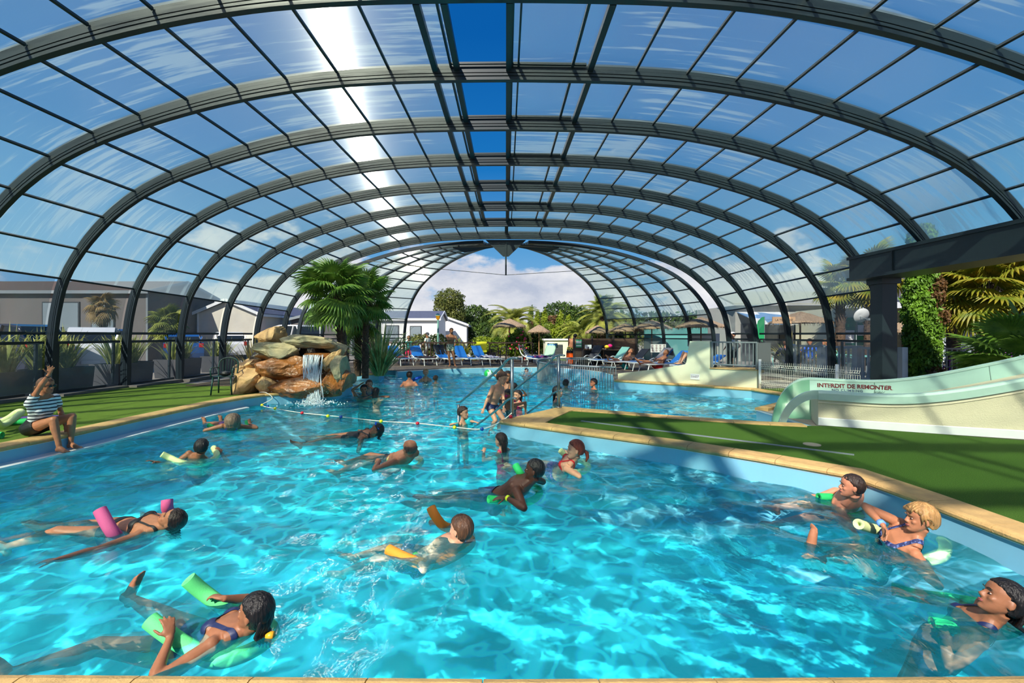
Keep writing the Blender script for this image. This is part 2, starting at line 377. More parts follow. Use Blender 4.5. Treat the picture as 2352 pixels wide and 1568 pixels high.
def water_mat():
    m = bpy.data.materials.new('pool_water'); m.use_nodes = True; nt = m.node_tree; nt.nodes.clear(); N = nt.nodes.new; L = nt.links.new
    out = N('ShaderNodeOutputMaterial'); tc = N('ShaderNodeTexCoord')
    n1 = N('ShaderNodeTexNoise'); n1.inputs['Scale'].default_value = 6.0; n1.inputs['Detail'].default_value = 3; n1.inputs['Roughness'].default_value = .55; n1.inputs['Distortion'].default_value = .6
    mp = N('ShaderNodeMapping'); mp.inputs['Scale'].default_value = (1, .8, 1); L(tc.outputs['Object'], mp.inputs[0]); L(mp.outputs[0], n1.inputs['Vector'])
    bp = N('ShaderNodeBump'); bp.inputs['Strength'].default_value = .5; bp.inputs['Distance'].default_value = .024; L(n1.outputs[0], bp.inputs['Height'])
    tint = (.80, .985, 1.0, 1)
    # painted caustic network: bright cell-edge lines put into the water's transparent colour
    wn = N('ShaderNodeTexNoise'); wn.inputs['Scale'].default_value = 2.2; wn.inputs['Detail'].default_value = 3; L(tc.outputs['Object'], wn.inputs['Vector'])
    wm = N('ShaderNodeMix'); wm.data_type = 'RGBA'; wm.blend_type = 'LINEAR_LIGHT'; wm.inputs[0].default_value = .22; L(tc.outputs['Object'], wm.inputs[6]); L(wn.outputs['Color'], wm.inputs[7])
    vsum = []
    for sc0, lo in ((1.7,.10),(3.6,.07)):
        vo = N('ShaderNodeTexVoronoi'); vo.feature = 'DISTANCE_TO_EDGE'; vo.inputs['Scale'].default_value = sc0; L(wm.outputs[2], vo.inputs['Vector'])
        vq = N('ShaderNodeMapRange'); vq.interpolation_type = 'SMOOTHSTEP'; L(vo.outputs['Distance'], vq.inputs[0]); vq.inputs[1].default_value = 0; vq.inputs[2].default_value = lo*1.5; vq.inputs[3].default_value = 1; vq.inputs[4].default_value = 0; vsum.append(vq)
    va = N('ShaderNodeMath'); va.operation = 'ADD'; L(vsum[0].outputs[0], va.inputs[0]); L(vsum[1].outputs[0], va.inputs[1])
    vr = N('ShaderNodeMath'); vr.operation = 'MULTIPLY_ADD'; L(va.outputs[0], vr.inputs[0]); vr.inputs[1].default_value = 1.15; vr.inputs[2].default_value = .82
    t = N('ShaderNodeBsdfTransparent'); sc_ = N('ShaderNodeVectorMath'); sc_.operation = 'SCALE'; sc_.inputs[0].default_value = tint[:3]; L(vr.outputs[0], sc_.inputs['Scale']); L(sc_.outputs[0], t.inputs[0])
    rf = N('ShaderNodeBsdfRefraction'); rf.inputs['IOR'].default_value = 1.22; rf.inputs['Roughness'].default_value = 0; rf.inputs[0].default_value = tint; L(bp.outputs[0], rf.inputs['Normal'])
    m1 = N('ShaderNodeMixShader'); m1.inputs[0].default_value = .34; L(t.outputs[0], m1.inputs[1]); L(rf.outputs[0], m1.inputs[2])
    df = N('ShaderNodeBsdfDiffuse'); df.inputs[0].default_value = (.02, .82, .97, 1); L(bp.outputs[0], df.inputs['Normal'])
    m2 = N('ShaderNodeMixShader'); m2.inputs[0].default_value = .09; L(m1.outputs[0], m2.inputs[1]); L(df.outputs[0], m2.inputs[2])
    gl = N('ShaderNodeBsdfGlossy'); gl.inputs['Roughness'].default_value = .02; L(bp.outputs[0], gl.inputs['Normal'])
    fr = N('ShaderNodeFresnel'); fr.inputs[0].default_value = 1.33; L(bp.outputs[0], fr.inputs['Normal'])
    m3 = N('ShaderNodeMixShader'); L(fr.outputs[0], m3.inputs[0]); L(m2.outputs[0], m3.inputs[1]); L(gl.outputs[0], m3.inputs[2])
    L(m3.outputs[0], out.inputs[0]); return m
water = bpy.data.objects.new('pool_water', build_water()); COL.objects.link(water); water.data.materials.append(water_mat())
tag(water, 'rippling turquoise water filling the pool', 'water', None, 'stuff')

# ================================================================ TELESCOPIC ROOF
PROF = [(0,1),(.15,.9965),(.232,.991),(.322,.980),(.408,.960),(.494,.932),(.58,.895),(.663,.851),(.743,.799),(.816,.733),(.881,.645),(.935,.540),(.971,.435),(.988,.325),(.996,.225),(1.0,.12),(1.0,0)]
def prof_smooth():
    pts = [Vector((x, z)) for x, z in PROF]; out = []
    for i in range(len(pts)-1):
        p0 = pts[max(i-1,0)] if i > 0 else Vector((-.15,.9965)); p1 = pts[i]; p2 = pts[i+1]; p3 = pts[min(i+2,len(pts)-1)]
        for k in range(3):
            t = k/3; out.append(.5*((2*p1)+(-p0+p2)*t+(2*p0-5*p1+4*p2-p3)*t*t+(-p0+3*p1-3*p2+p3)*t**3))
    out.append(pts[-1]); return out
PS = prof_smooth()
def pz(xf):
    for i in range(len(PS)-1):
        if PS[i].x <= xf <= PS[i+1].x + 1e-9:
            d = PS[i+1].x-PS[i].x
            return PS[i].y + (PS[i+1].y-PS[i].y)*((xf-PS[i].x)/d if d > 1e-9 else 0)
    return 0
def px_of_z(zf):
    for i in range(len(PS)-1):
        if PS[i].y >= zf >= PS[i+1].y: return PS[i].x + (PS[i+1].x-PS[i].x)*(PS[i].y-zf)/max(1e-9,PS[i].y-PS[i+1].y)
    return 1
AY = {-7:-4.7, -6:-2.6, -5:-.5, -4:1.55, -3:3.45, -2:5.3, -1:7.1, 0:9.1, 1:10.98, 2:12.86, 3:14.68, 4:16.5, 5:18.26, 6:19.95}
def AW(i): return 10.95 - .24*(i-1)
def AH(i): return 6.45 - .15*(i-1)
PUR_R = [.15,.232,.322,.408,.494,.58,.663,.743,.816,.881,.935,.971]
PUR_L = [.126,.208,.30,.39,.478,.565,.65,.732,.808,.877,.935,.971]
def arch_pts(W, H, side=0, zmin=0.0, dr=0.0, taper=False):
    """2-D points (x,z) of an arch from the left foot to the right one, offset outward by dr; side -1/1 = half"""
    R = [(p.x*W, p.y*H) for p in PS]
    L = [(-x, z) for x, z in R][::-1]
    if side < 0: pts = L
    elif side > 0: pts = R
    else: pts = L[:-1] + R
    out = []
    for i, (x, z) in enumerate(pts):
        if taper: dr_ = dr * (1 - .40 * max(0, min(1, (.92 - z/H)/.4)))
        else: dr_ = dr
        a = pts[max(i-1,0)]; b = pts[min(i+1,len(pts)-1)]; t = Vector((b[0]-a[0], b[1]-a[1])).normalized(); nrm = Vector((-t.y, t.x))
        out.append((x+nrm.x*dr_, z+nrm.y*dr_))
    return [p for p in out if p[1] >= zmin - 1e-6]
def arch_sweep(m, W, H, Y, sec, side=0, cut_r=None, mi=0, fn=None):
    """sec: list of (dy, dr) polygon"""
    lines = [arch_pts(W, H, side, -1, dr, True) for dy, dr in sec]; rings = []
    for i in range(len(lines[0])):
        ring = [Vector((lines[k][i][0], Y+sec[k][0], lines[k][i][1])) for k in range(len(sec))]
        if cut_r is not None and ring[0].x > 0 and ring[0].z < cut_r: continue
        rings.append([fn(p) for p in ring] if fn else ring)
    m.rings(rings, mi=mi)
SEC1 = [(0,0),(0,.06),(.02,.065),(.02,.08),(.0,.085),(.0,.13),(.11,.13),(.11,.0)]
SEC2 = [(.0,.148),(.0,.215),(.11,.215),(.11,.148)]
SEC3 = [(.02,.23),(.02,.34),(.11,.34),(.11,.23)]
BEAM_Z = 3.62
M_arch = mat('arch_steel', srgb(34, 46, 52), .4, .0, .4)
def polycarb():
    m = bpy.data.materials.new('twin_wall_polycarbonate'); m.use_nodes = True; nt = m.node_tree; nt.nodes.clear(); N = nt.nodes.new; L = nt.links.new
    out = N('ShaderNodeOutputMaterial'); tc = N('ShaderNodeTexCoord')
    mp = N('ShaderNodeMapping'); mp.inputs['Scale'].default_value = (.55, 9, .55); L(tc.outputs['Object'], mp.inputs[0])
    n = N('ShaderNodeTexNoise'); n.inputs['Scale'].default_value = 1.0; n.inputs['Detail'].default_value = 5; n.inputs['Roughness'].default_value = .6; L(mp.outputs[0], n.inputs['Vector'])
    mp2 = N('ShaderNodeMapping'); mp2.inputs['Scale'].default_value = (.35, .35, .35); L(tc.outputs['Object'], mp2.inputs[0])
    n2 = N('ShaderNodeTexNoise'); n2.inputs['Scale'].default_value = 1.0; n2.inputs['Detail'].default_value = 3; L(mp2.outputs[0], n2.inputs['Vector'])
    ad = N('ShaderNodeMath'); ad.operation = 'MULTIPLY_ADD'; L(n2.outputs[0], ad.inputs[0]); ad.inputs[1].default_value = .8; L(n.outputs[0], ad.inputs[2])
    mr = N('ShaderNodeMapRange'); mr.interpolation_type = 'SMOOTHSTEP'; L(ad.outputs[0], mr.inputs[0]); mr.inputs[1].default_value = .93; mr.inputs[2].default_value = 1.07; mr.inputs[3].default_value = .16; mr.inputs[4].default_value = .58
    # fine channel lines across Y
    wv = N('ShaderNodeTexWave'); wv.bands_direction = 'Y'; wv.inputs['Scale'].default_value = 28; L(tc.outputs['Object'], wv.inputs['Vector'])
    tr = N('ShaderNodeBsdfTransparent'); 
    cm = N('ShaderNodeMix'); cm.data_type = 'RGBA'; L(wv.outputs[1], cm.inputs[0]); cm.inputs[6].default_value = (.62,.72,.60,1); cm.inputs[7].default_value = (.78,.86,.74,1); L(cm.outputs[2], tr.inputs[0])
    tl = N('ShaderNodeBsdfTranslucent'); tl.inputs[0].default_value = (.24,.32,.30,1)
    mx = N('ShaderNodeMixShader'); L(mr.outputs[0], mx.inputs[0]); L(tr.outputs[0], mx.inputs[1]); L(tl.outputs[0], mx.inputs[2])
    # light scattered by the channel walls: a cone about the channel direction
    hr = N('ShaderNodeBsdfHair'); hr.component = 'Transmission'; hr.inputs[0].default_value = (1,1,1,1); hr.inputs['RoughnessU'].default_value = .012; hr.inputs['RoughnessV'].default_value = 1.0
    geo = N('ShaderNodeNewGeometry'); cy = N('ShaderNodeCombineXYZ'); cy.inputs[1].default_value = 1
    vt = N('ShaderNodeVectorTransform'); vt.vector_type = 'VECTOR'; vt.convert_from = 'OBJECT'; vt.convert_to = 'WORLD'; L(cy.outputs[0], vt.inputs[0])
    cx = N('ShaderNodeVectorMath'); cx.operation = 'CROSS_PRODUCT'; L(geo.outputs['Normal'], cx.inputs[0]); L(vt.outputs[0], cx.inputs[1]); L(cx.outputs[0], hr.inputs['Tangent'])
    h2 = N('ShaderNodeBsdfHair'); h2.component = 'Transmission'; h2.inputs[0].default_value = (1,1,1,1); h2.inputs['RoughnessU'].default_value = .0035; h2.inputs['RoughnessV'].default_value = 1.0; L(cx.outputs[0], h2.inputs['Tangent'])
    h2.inputs[0].default_value = (.42,.42,.39,1); hr.inputs[0].default_value = (.045,.055,.045,1)
    mh = N('ShaderNodeAddShader'); L(mx.outputs[0], mh.inputs[0]); L(h2.outputs[0], mh.inputs[1])
    m2 = N('ShaderNodeAddShader'); L(mh.outputs[0], m2.inputs[0]); L(hr.outputs[0], m2.inputs[1])
    gl = N('ShaderNodeBsdfGlossy'); gl.inputs['Roughness'].default_value = .12
    lw = N('ShaderNodeLayerWeight'); lw.inputs[0].default_value = .5; pw = N('ShaderNodeMath'); pw.operation = 'POWER'; L(lw.outputs['Facing'], pw.inputs[0]); pw.inputs[1].default_value = 4; fr = N('ShaderNodeMath'); fr.operation = 'MULTIPLY_ADD'; L(pw.outputs[0], fr.inputs[0]); fr.inputs[1].default_value = .3; fr.inputs[2].default_value = .03; m3 = N('ShaderNodeMixShader'); L(fr.outputs[0], m3.inputs[0]); L(m2.outputs[0], m3.inputs[1]); L(gl.outputs[0], m3.inputs[2])
    L(m3.outputs[0], out.inputs[0]); return m
M_poly = polycarb()
def clearmat():
    m = bpy.data.materials.new('clear_acrylic_sheet'); m.use_nodes = True; nt = m.node_tree; nt.nodes.clear(); N = nt.nodes.new; L = nt.links.new
    out = N('ShaderNodeOutputMaterial'); tc = N('ShaderNodeTexCoord'); n = N('ShaderNodeTexNoise'); n.inputs['Scale'].default_value = .8; n.inputs['Detail'].default_value = 4; L(tc.outputs['Object'], n.inputs[0])
    mr = N('ShaderNodeMapRange'); L(n.outputs[0], mr.inputs[0]); mr.inputs[1].default_value = .35; mr.inputs[2].default_value = .7; mr.inputs[3].default_value = .12; mr.inputs[4].default_value = .30
    tr = N('ShaderNodeBsdfTransparent'); tr.inputs[0].default_value = (.80,.84,.86,1); tl = N('ShaderNodeBsdfDiffuse'); tl.inputs[0].default_value = (.5,.55,.6,1)
    mx = N('ShaderNodeMixShader'); L(mr.outputs[0], mx.inputs[0]); L(tr.outputs[0], mx.inputs[1]); L(tl.outputs[0], mx.inputs[2])
    gl = N('ShaderNodeBsdfGlossy'); gl.inputs['Roughness'].default_value = .06; lw = N('ShaderNodeLayerWeight'); lw.inputs[0].default_value = .5; pw = N('ShaderNodeMath'); pw.operation = 'POWER'; L(lw.outputs['Facing'], pw.inputs[0]); pw.inputs[1].default_value = 4; fr = N('ShaderNodeMath'); fr.operation = 'MULTIPLY_ADD'; L(pw.outputs[0], fr.inputs[0]); fr.inputs[1].default_value = .3; fr.inputs[2].default_value = .04
    m3 = N('ShaderNodeMixShader'); L(fr.outputs[0], m3.inputs[0]); L(mx.outputs[0], m3.inputs[1]); L(gl.outputs[0], m3.inputs[2]); L(m3.outputs[0], out.inputs[0]); return m
M_clear = clearmat()
def strip(m, W, H, Ya, Yb, x0, x1, sgn, dr=.2, n=3, z0=None, WH2=None):
    """a curved sheet between x fractions x0<x1 on side sgn"""
    cs = []
    for k in range(n+1):
        xf = lerp(x0, x1, k/n); e = .004; a = Vector((xf-e, pz(max(0,xf-e)))); b = Vector((min(1,xf+e), pz(min(1,xf+e))))
        t = Vector(((b.x-a.x)*W, (b.y-a.y)*H)).normalized(); nr = Vector((-t.y, t.x))
        if nr.y < 0: nr = -nr
        c1 = (sgn*(xf*W+abs(nr.x)*dr), pz(xf)*H+nr.y*dr)
        if WH2: d2 = .30 if pz(xf) > .9 else .30 - .11*min(1, (.9-pz(xf))/.4); c2 = (sgn*(xf*WH2[0]+abs(nr.x)*d2), pz(xf)*WH2[1]+nr.y*d2)
        else: c2 = c1
        cs.append((c1, c2))
    m.add([(c[j][0], Y, c[j][1]) for c in cs for j, Y in ((0, Ya), (1, Yb))], [((2*k, 2*k+1, 2*k+3, 2*k+2) if sgn < 0 else (2*k+2, 2*k+3, 2*k+1, 2*k)) for k in range(n)])
roof = thing('ceiling', 'arched telescopic pool roof of dark steel ribs and twin wall sheets with an open ridge strip', 'roof', kind='structure')
OPEN = set(range(-7, 5))
def bays():
    keys = sorted(AY)
    for a in keys[:-1] if True else []:
        yield a, AY[a], AY[a+1]
for i in sorted(AY):
    m = MB(); cut = BEAM_Z - .1 if i < 2 else None
    arch_sweep(m, AW(i), AH(i), AY[i], SEC1, cut_r=cut); arch_sweep(m, AW(i), AH(i), AY[i], SEC2, cut_r=cut); arch_sweep(m, AW(i), AH(i), AY[i], SEC3, cut_r=cut)
    m.build('arch_rib', M_arch, roof)
def purlin(m, W, H, Ya, Yb, xf, sgn, w=.05, h=.06, r0=.10, WH2=None):
    x = xf*W*sgn; z = pz(xf)*H; e = .01; t = Vector((W*2*e, (pz(min(1,xf+e))-pz(max(0,xf-e)))*H)).normalized(); nr = Vector((-t.y*sgn, t.x)) ; nr = Vector((-t.y*sgn if True else 0, t.x))
    if nr.y < 0: nr = -nr
    nr = Vector((abs(nr.x)*sgn, nr.y)); c = Vector((x, 0, z)) + Vector((nr.x, 0, nr.y))*(r0+h/2)
    e_ = c
    if WH2:
        d2 = .30 if pz(xf) > .9 else .30 - .11*min(1, (.9-pz(xf))/.4)
        e_ = Vector((xf*WH2[0]*sgn, 0, pz(xf)*WH2[1])) + Vector((nr.x, 0, nr.y))*(d2-.16+r0+h/2)
    m.bar((c.x, Ya, c.z), (e_.x, Yb, e_.z), w, h, up=(nr.x, 0, nr.y))
for i, Ya, Yb in bays():
    W, H = AW(i), AH(i); g = MB(); p = MB(); y0 = Ya+.17; y1 = Yb
    rlim = px_of_z((BEAM_Z+.05)/H) if i < 2 else None
    op = i in OPEN
    Lx = ([.087] if op else [0.0]) + PUR_L; Rx = [0.005] + PUR_R
    for xs, sg in ((Lx, -1), (Rx, 1)):
        for k in range(len(xs)-1):
            a, b = xs[k], xs[k+1]
            if sg > 0 and rlim and a >= rlim: continue
            if sg > 0 and rlim: b = min(b, rlim)
            if sg < 0 and op and k == 0: a = .089
            if b > a: strip(g, W, H, Ya+.1, Yb+.05, a, b, sg, dr=.16, WH2=(AW(i+1), AH(i+1)) if i+1 in AY else None)
        for k, xf in enumerate(xs):
            if sg > 0 and rlim and xf > rlim: continue
            wide = op and ((sg < 0 and k in (0,1)) or (sg > 0 and k in (0,1)))
            purlin(p, W, H, y0, y1, xf, sg, .11 if wide else (.09 if k == 0 else .042), .12 if wide else .05, .03 if wide else .09, WH2=(AW(i+1), AH(i+1)))
    if op:
        # sliding ridge leaf frame parked beside the opening
        for xf, sg, w in ((.010,1,.05),(.118,1,.05),(.022,1,.035),(.098,-1,.04)):
            purlin(p, W, H, y0, y1, xf, sg, w, .07, .10, WH2=(AW(i+1), AH(i+1)))
        for yy in (y0+.03, y1-.05):
            m2 = MB(); a = (.01*W, yy, pz(.01)*H+.14); b = (.14*W, yy, pz(.14)*H+.14); p.bar(a, b, .05, .05)
            p.bar((-.095*W, yy, pz(.095)*H+.15), (.01*W, yy, pz(.01)*H+.15), .04, .04)
    g.build('roof_sheet', M_poly, roof, smooth=True); p.build('purlin', M_arch, roof)
# side windows: clear sheets below the roof sheets
wn = 0
for i, Ya, Yb in bays():
    W, H = AW(i), AH(i)
    for sg in (-1, 1):
        if sg > 0 and i < 2: continue
        wn += 1; w = thing('window_%d' % wn, None, None, kind='structure')
        tag(w, 'curved clear side window of the pool hall between two dark ribs', 'window', 'clear side windows of the pool hall')
        f = MB(); cl = MB(); z_up, z_r1, z_r2, z_b = .971, None, None, None
        zt = pz(.971)*H
        levels = [zt, 1.53, 1.30, .06]
        def xz(z, dr=.12): xf = px_of_z(z/H); return sg*(xf*W+dr), z
        def band(m, za, zb, n=5, dr=.12):
            cs = [xz(lerp(za, zb, k/n), dr) for k in range(n+1)]
            m.add([(x if j == 0 else x - sg*.12, Y, z) for x, z in cs for j, Y in ((0, Ya+.1), (1, Yb))], [((2*k,2*k+1,2*k+3,2*k+2) if sg < 0 else (2*k+2,2*k+3,2*k+1,2*k)) for k in range(n)])
        band(cl, levels[0], levels[1]); band(cl, levels[2], levels[3])
        for z, hh in ((1.53,.07),(1.30,.07),(.06,.12)):
            x, z_ = xz(z, .06); f.bar((x, Ya+.1, z), (x, Yb+.05, z), .07, hh)
        # slim upright jambs beside the rib
        for za, zb in ((1.30,.06),):
            a = xz(za); b = xz(zb); f.bar((a[0], Yb-.06, za), (b[0], Yb-.06, zb), .05, .06, up=(0,1,0)); f.bar((a[0], Ya+.22, za), (b[0], Ya+.22, zb), .05, .06, up=(0,1,0))
        cl.build('pane', M_clear, w, smooth=True); f.build('window_frame', M_arch, w)
# low concrete plinth under the left windows
m = MB(); 
for i, Ya, Yb in bays(): m.box((-AW(i)-.15, Ya, -.03), (-AW(i)+.28, Yb, .06))
tag(m.build('baseboard_left', mat('old_concrete', srgb(110,106,98), .9, var=.15, scale=5)), 'low concrete plinth under the left windows', 'plinth', None, 'structure')
# ---------------- rotating end dome: half ribs fanned about a vertical axis
YC = 20.35; WD, HD = AW(6)-.15, AH(6)-.12
def fan(ang, sg):
    """map a half-rib point (x>=0 in the X-Z plane) to angle ang from the side, toward +Y"""
    def fn(p):
        r = abs(p.x); dy = p.y; a = ang
        return Vector((sg*(r*math.cos(a) + dy*math.sin(a)*-1), YC + r*math.sin(a) + dy*math.cos(a), p.z))
    return fn
for sg in (-1, 1):
    dome = thing('ceiling', 'folded %s wing of the end dome with curved dark ribs' % ('western' if sg < 0 else 'eastern'), 'roof', kind='structure')
    dome['label'] = 'fan of curved ribs of the end dome, folded back on the %s' % ('palm tree side' if sg < 0 else 'sunbathers side')
    angs = [math.radians(a) for a in (4, 15.5, 27, 38.5, 50)]
    for a in angs:
        m = MB(); pts = []
        sec = [(-.06,0),(-.06,.14),(.06,.14),(.06,0)]
        lines = [arch_pts(WD, HD, 1, -1, dr) for dy, dr in sec]; rings = []
        f = fan(a, sg)
        for i in range(2, len(lines[0])):
            rings.append([f(Vector((lines[k][i][0], sec[k][0], lines[k][i][1]))) for k in range(4)])
        m.rings(rings if sg > 0 else [r[::-1] for r in rings]); m.build('dome_rib', M_arch, dome)
    for j in range(4):
        g = MB(); cl = MB(); pu = MB(); a0, a1 = angs[j], angs[j+1]
        def q(xf, zf, a, dr=.1):
            r = xf*WD+dr*min(1, xf*1.1); return Vector((sg*r*math.cos(a), YC+r*math.sin(a), zf*HD+dr*(1-xf)))
        idx = [k for k in range(len(PS)) if PS[k].x > .12]
        for k0, k1 in zip(idx[:-1], idx[1:]):
            A = [q(PS[k0].x, PS[k0].y, a) for a in (a0, (a0+a1)/2, a1)]; B = [q(PS[k1].x, PS[k1].y, a) for a in (a0, (a0+a1)/2, a1)]
            z = PS[k0].y*HD; tgt = g if z > 2.45 else cl
            if 1.3 < (PS[k0].y+PS[k1].y)/2*HD < 1.5: continue
            tgt.add(A+B, [((0,1,4,3) if sg > 0 else (3,4,1,0)), ((1,2,5,4) if sg > 0 else (4,5,2,1))])
        for xf in PUR_R[1:]:
            A = q(xf, pz(xf), a0, .06); B = q(xf, pz(xf), a1, .06); pu.bar(A, B, .05, .05)
        for z in (1.5, 1.28, .08):
            xf = px_of_z(z/HD); pu.bar(q(xf, z/HD, a0, .05), q(xf, z/HD, a1, .05), .06, .06)
        g.build('dome_sheet', M_poly, dome, smooth=True); cl.build('dome_window', M_clear, dome, smooth=True); pu.build('dome_purlin', M_arch, dome)
# apex plates, hanging strut and tie cable
hub = thing('tie_strut', 'thin vertical steel strut hanging from the apex plate of the end dome', 'strut', (0, 20.2, HD))
m = MB(); m.box((-.035,-.035,-1.45),(.035,.035,.0)); m.build('strut_rod', M_arch, hub)
m = MB()
m.plate([(-.9,0,.12),(.9,0,.12),(.12,0,-.62),(-.12,0,-.62)], (0,1,0), .03)
m.build('gusset_plate', M_arch, hub)
m = MB(); 
for sg in (-1,1): m.plate([(sg*.3,.02,-.1),(sg*2.4,.35,-.18),(sg*1.9,.7,-.32),(sg*.3,.3,-.12)], (0,0,1), .05)
m.build('collar_plate', M_arch, hub)
m = MB(); s = Vector((0,20.2,HD-1.44)); e1 = P(1482,608,19.9); e2 = P(840,598,19.9)
for e in (e1, e2): m.tube([s, (s+e)/2-Vector((0,0,.04)), e], .012, 5)
tag(m.build('tie_cable', mat('cable', srgb(120,110,90), .6)), 'thin sagging tie cable strung across the end opening from the strut', 'cable')
# ---------------- right girder and post
gd = thing('girder', 'massive dark steel girder carrying the near arches above the slide side opening', 'beam', (0,0,0)); tag(gd, kind='structure')
m = MB(); m.box((9.62,-4,3.05),(10.5,12.75,3.64)); m.box((9.58,-4,3.0),(10.55,12.8,3.08)); m.box((9.58,-4,3.58),(10.55,12.8,3.66))
for y in (4.0, 7.9, 11.3): m.box((9.585,y,3.08),(9.62,y+.03,3.58))
m.build('girder_box', M_arch, gd)
pst = thing('post', 'thick dark square steel post standing behind the slide under the girder', 'post', (10.25,12.35,0)); tag(pst, kind='structure')
MB().box((-.2,-.2,-.05),(.2,.2,3.05)).build('post_shaft', M_arch, pst)
MB().prism([(-.3,-.3),(.3,-.3),(.3,.3),(-.3,.3)], -.05, .02).build('post_foot', M_arch, pst)
m = MB(); m.box((-.26,-.26,2.86),(.26,.26,3.02)); m.build('post_head', M_arch, pst)
# ================================================================ PEOPLE
def skinmat(name, col, wet=.46):
    m = mat(name, col, wet, var=.10, scale=14, spec=.35, sub=.12, bump=.06, bscale=120); return m
S_TAN = skinmat('skin_tanned', srgb(176,116,84)); S_FAIR = skinmat('skin_fair', srgb(202,150,120)); S_BROWN = skinmat('skin_brown', srgb(146,96,68))
S_DARK = skinmat('skin_dark', srgb(74,44,32)); S_RED = skinmat('skin_ruddy', srgb(196,128,98))
def hairmat(name, col, var=.4):
    return mat(name, col, .42, var=var, scale=30, stretch=(1,1,.12), bump=.8, bscale=60, spec=.4)
H_BLACK = hairmat('hair_black', srgb(24,20,20)); H_DBROWN = hairmat('hair_dark_brown', srgb(46,32,26)); H_BROWN = hairmat('hair_brown', srgb(92,62,42))
H_BLOND = hairmat('hair_blond', srgb(170,128,78)); H_GREY = hairmat('hair_grey_brown', srgb(118,98,80)); H_RED = hairmat('hair_auburn', srgb(122,52,30)); H_SHAVE = hairmat('hair_shaven', srgb(88,62,50))
M_eyew = mat('eye_white', srgb(170,150,138), .5, spec=.2); M_iris = mat('eye_dark', srgb(30,20,16), .3, spec=.3)
M_lip = mat('lips', srgb(160,82,76), .4); M_lipd = mat('lips_dark', srgb(88,48,44), .4)
def ik(A, Tg, l1, l2, hint):
    A = Vector(A); d = Vector(Tg) - A; L = max(1e-4, d.length); L2 = min(L, (l1+l2)*.999); dn = d/L; Tn = A + dn*L2
    a = (l1*l1 - l2*l2 + L2*L2)/(2*L2); h = math.sqrt(max(0, l1*l1-a*a)); hv = Vector(hint); hv = hv - dn*hv.dot(dn)
    hv = hv.normalized() if hv.length > 1e-4 else dn.orthogonal().normalized()
    return A + dn*a + hv*h, Tn
def frame(f, u):
    """matrix with columns right, forward, up"""
    u = Vector(u).normalized(); f = Vector(f); f = (f - u*f.dot(u)).normalized(); r = f.cross(u)
    return Matrix((r, f, u)).transposed()
SKULL = [(0,.076,.034,.016),(.012,.086,.012,.032),(.035,.087,-.018,.049),(.06,.085,-.052,.059),(.085,.085,-.076,.067),(.11,.083,-.089,.072),(.14,.090,-.097,.077),(.17,.086,-.097,.076),(.195,.070,-.085,.066),(.213,.045,-.06,.048),(.223,.012,-.03,.02)]
def head_mb(m, M, s, ear=True, n=18):
    rings = []
    for z, yf, yb, w in SKULL:
        c = (yf+yb)/2; d = (yf-yb)/2; rg = []
        for j in range(n):
            a = 2*PI*j/n; ca, sa = math.cos(a), math.sin(a)
            rg.append(M @ Vector((w*s*math.copysign(abs(ca)**.85, ca), (c+d*math.copysign(abs(sa)**.85, sa))*s, z*s)))
        rings.append(rg)
    m.rings(rings)
    def B(c, r, R=None): m.ball(M @ (Vector(c)*s), Vector(r)*s, 10, M.to_3x3() @ R if R else M.to_3x3())
    # nose bridge, tip, wings
    m.tube([M @ (Vector(p)*s) for p in ((0,.081,.125),(0,.091,.105),(0,.102,.086),(0,.094,.074))], [.008*s,.009*s,.0115*s,.009*s], 8)
    B((.011,.092,.078),(.009,.012,.008)); B((-.011,.092,.078),(.009,.012,.008))
    B((0,.082,.133),(.042,.010,.009))                                   # brow ridge
    B((.038,.064,.085),(.020,.019,.018)); B((-.038,.064,.085),(.020,.019,.018))   # cheeks
    B((0,.086,.052),(.024,.010,.010)); B((0,.083,.018),(.020,.012,.014))          # mouth, chin
    if ear:
        for sx in (-1, 1): B((sx*.077,-.006,.098),(.008,.018,.032), Matrix.Rotation(sx*.25, 3, 'Z'))
def hand_mb(m, W, d, palm, s, side, curl=.5, spread=.10, fine=True):
    """W wrist, d direction to the knuckles, palm = palm normal; side=+1 when the thumb leaves toward d x palm"""
    d = Vector(d).normalized(); palm = Vector(palm); palm = (palm - d*palm.dot(d)).normalized(); t = d.cross(palm).normalized()*side
    M3 = Matrix((t, d, palm)).transposed()
    m.ball(W + d*.045*s, Vector((.040,.052,.015))*s, 10, M3)
    m.ball(W + d*.015*s, Vector((.028,.03,.018))*s, 8, M3)
    Ls = (.070,.080,.074,.058)
    for k in range(4):
        off = (.030 - k*.0195); b = W + d*.082*s*(1 if k < 3 else .94) + t*off*s; ang = curl*(.55+.12*k); p = b; pts = [W+d*.05*s+t*off*.9*s, b]
        dd = (d + t*(spread*(1.3-k)*.55)).normalized(); a = 0
        for q, fl in enumerate((.45,.30,.25)):
            a += ang*(1.0 if q else .8); v = dd*math.cos(a) + palm*math.sin(a); p = p + v*Ls[k]*fl*s; pts.append(p)
        m.tube(pts, [.010*s,.0098*s,.0092*s,.0085*s,.0072*s], 8)
    b = W + d*.022*s + t*.024*s; v1 = (t*.8 + d*.55 + palm*.25).normalized(); p1 = b+v1*.042*s; v2 = (d*.8+t*.45+palm*(.2+.5*curl)).normalized(); p2 = p1+v2*.032*s; p3 = p2+(v2+palm*.4*curl).normalized()*.024*s
    m.tube([b, p1, p2, p3], [.014*s,.0115*s,.0105*s,.0085*s], 8)
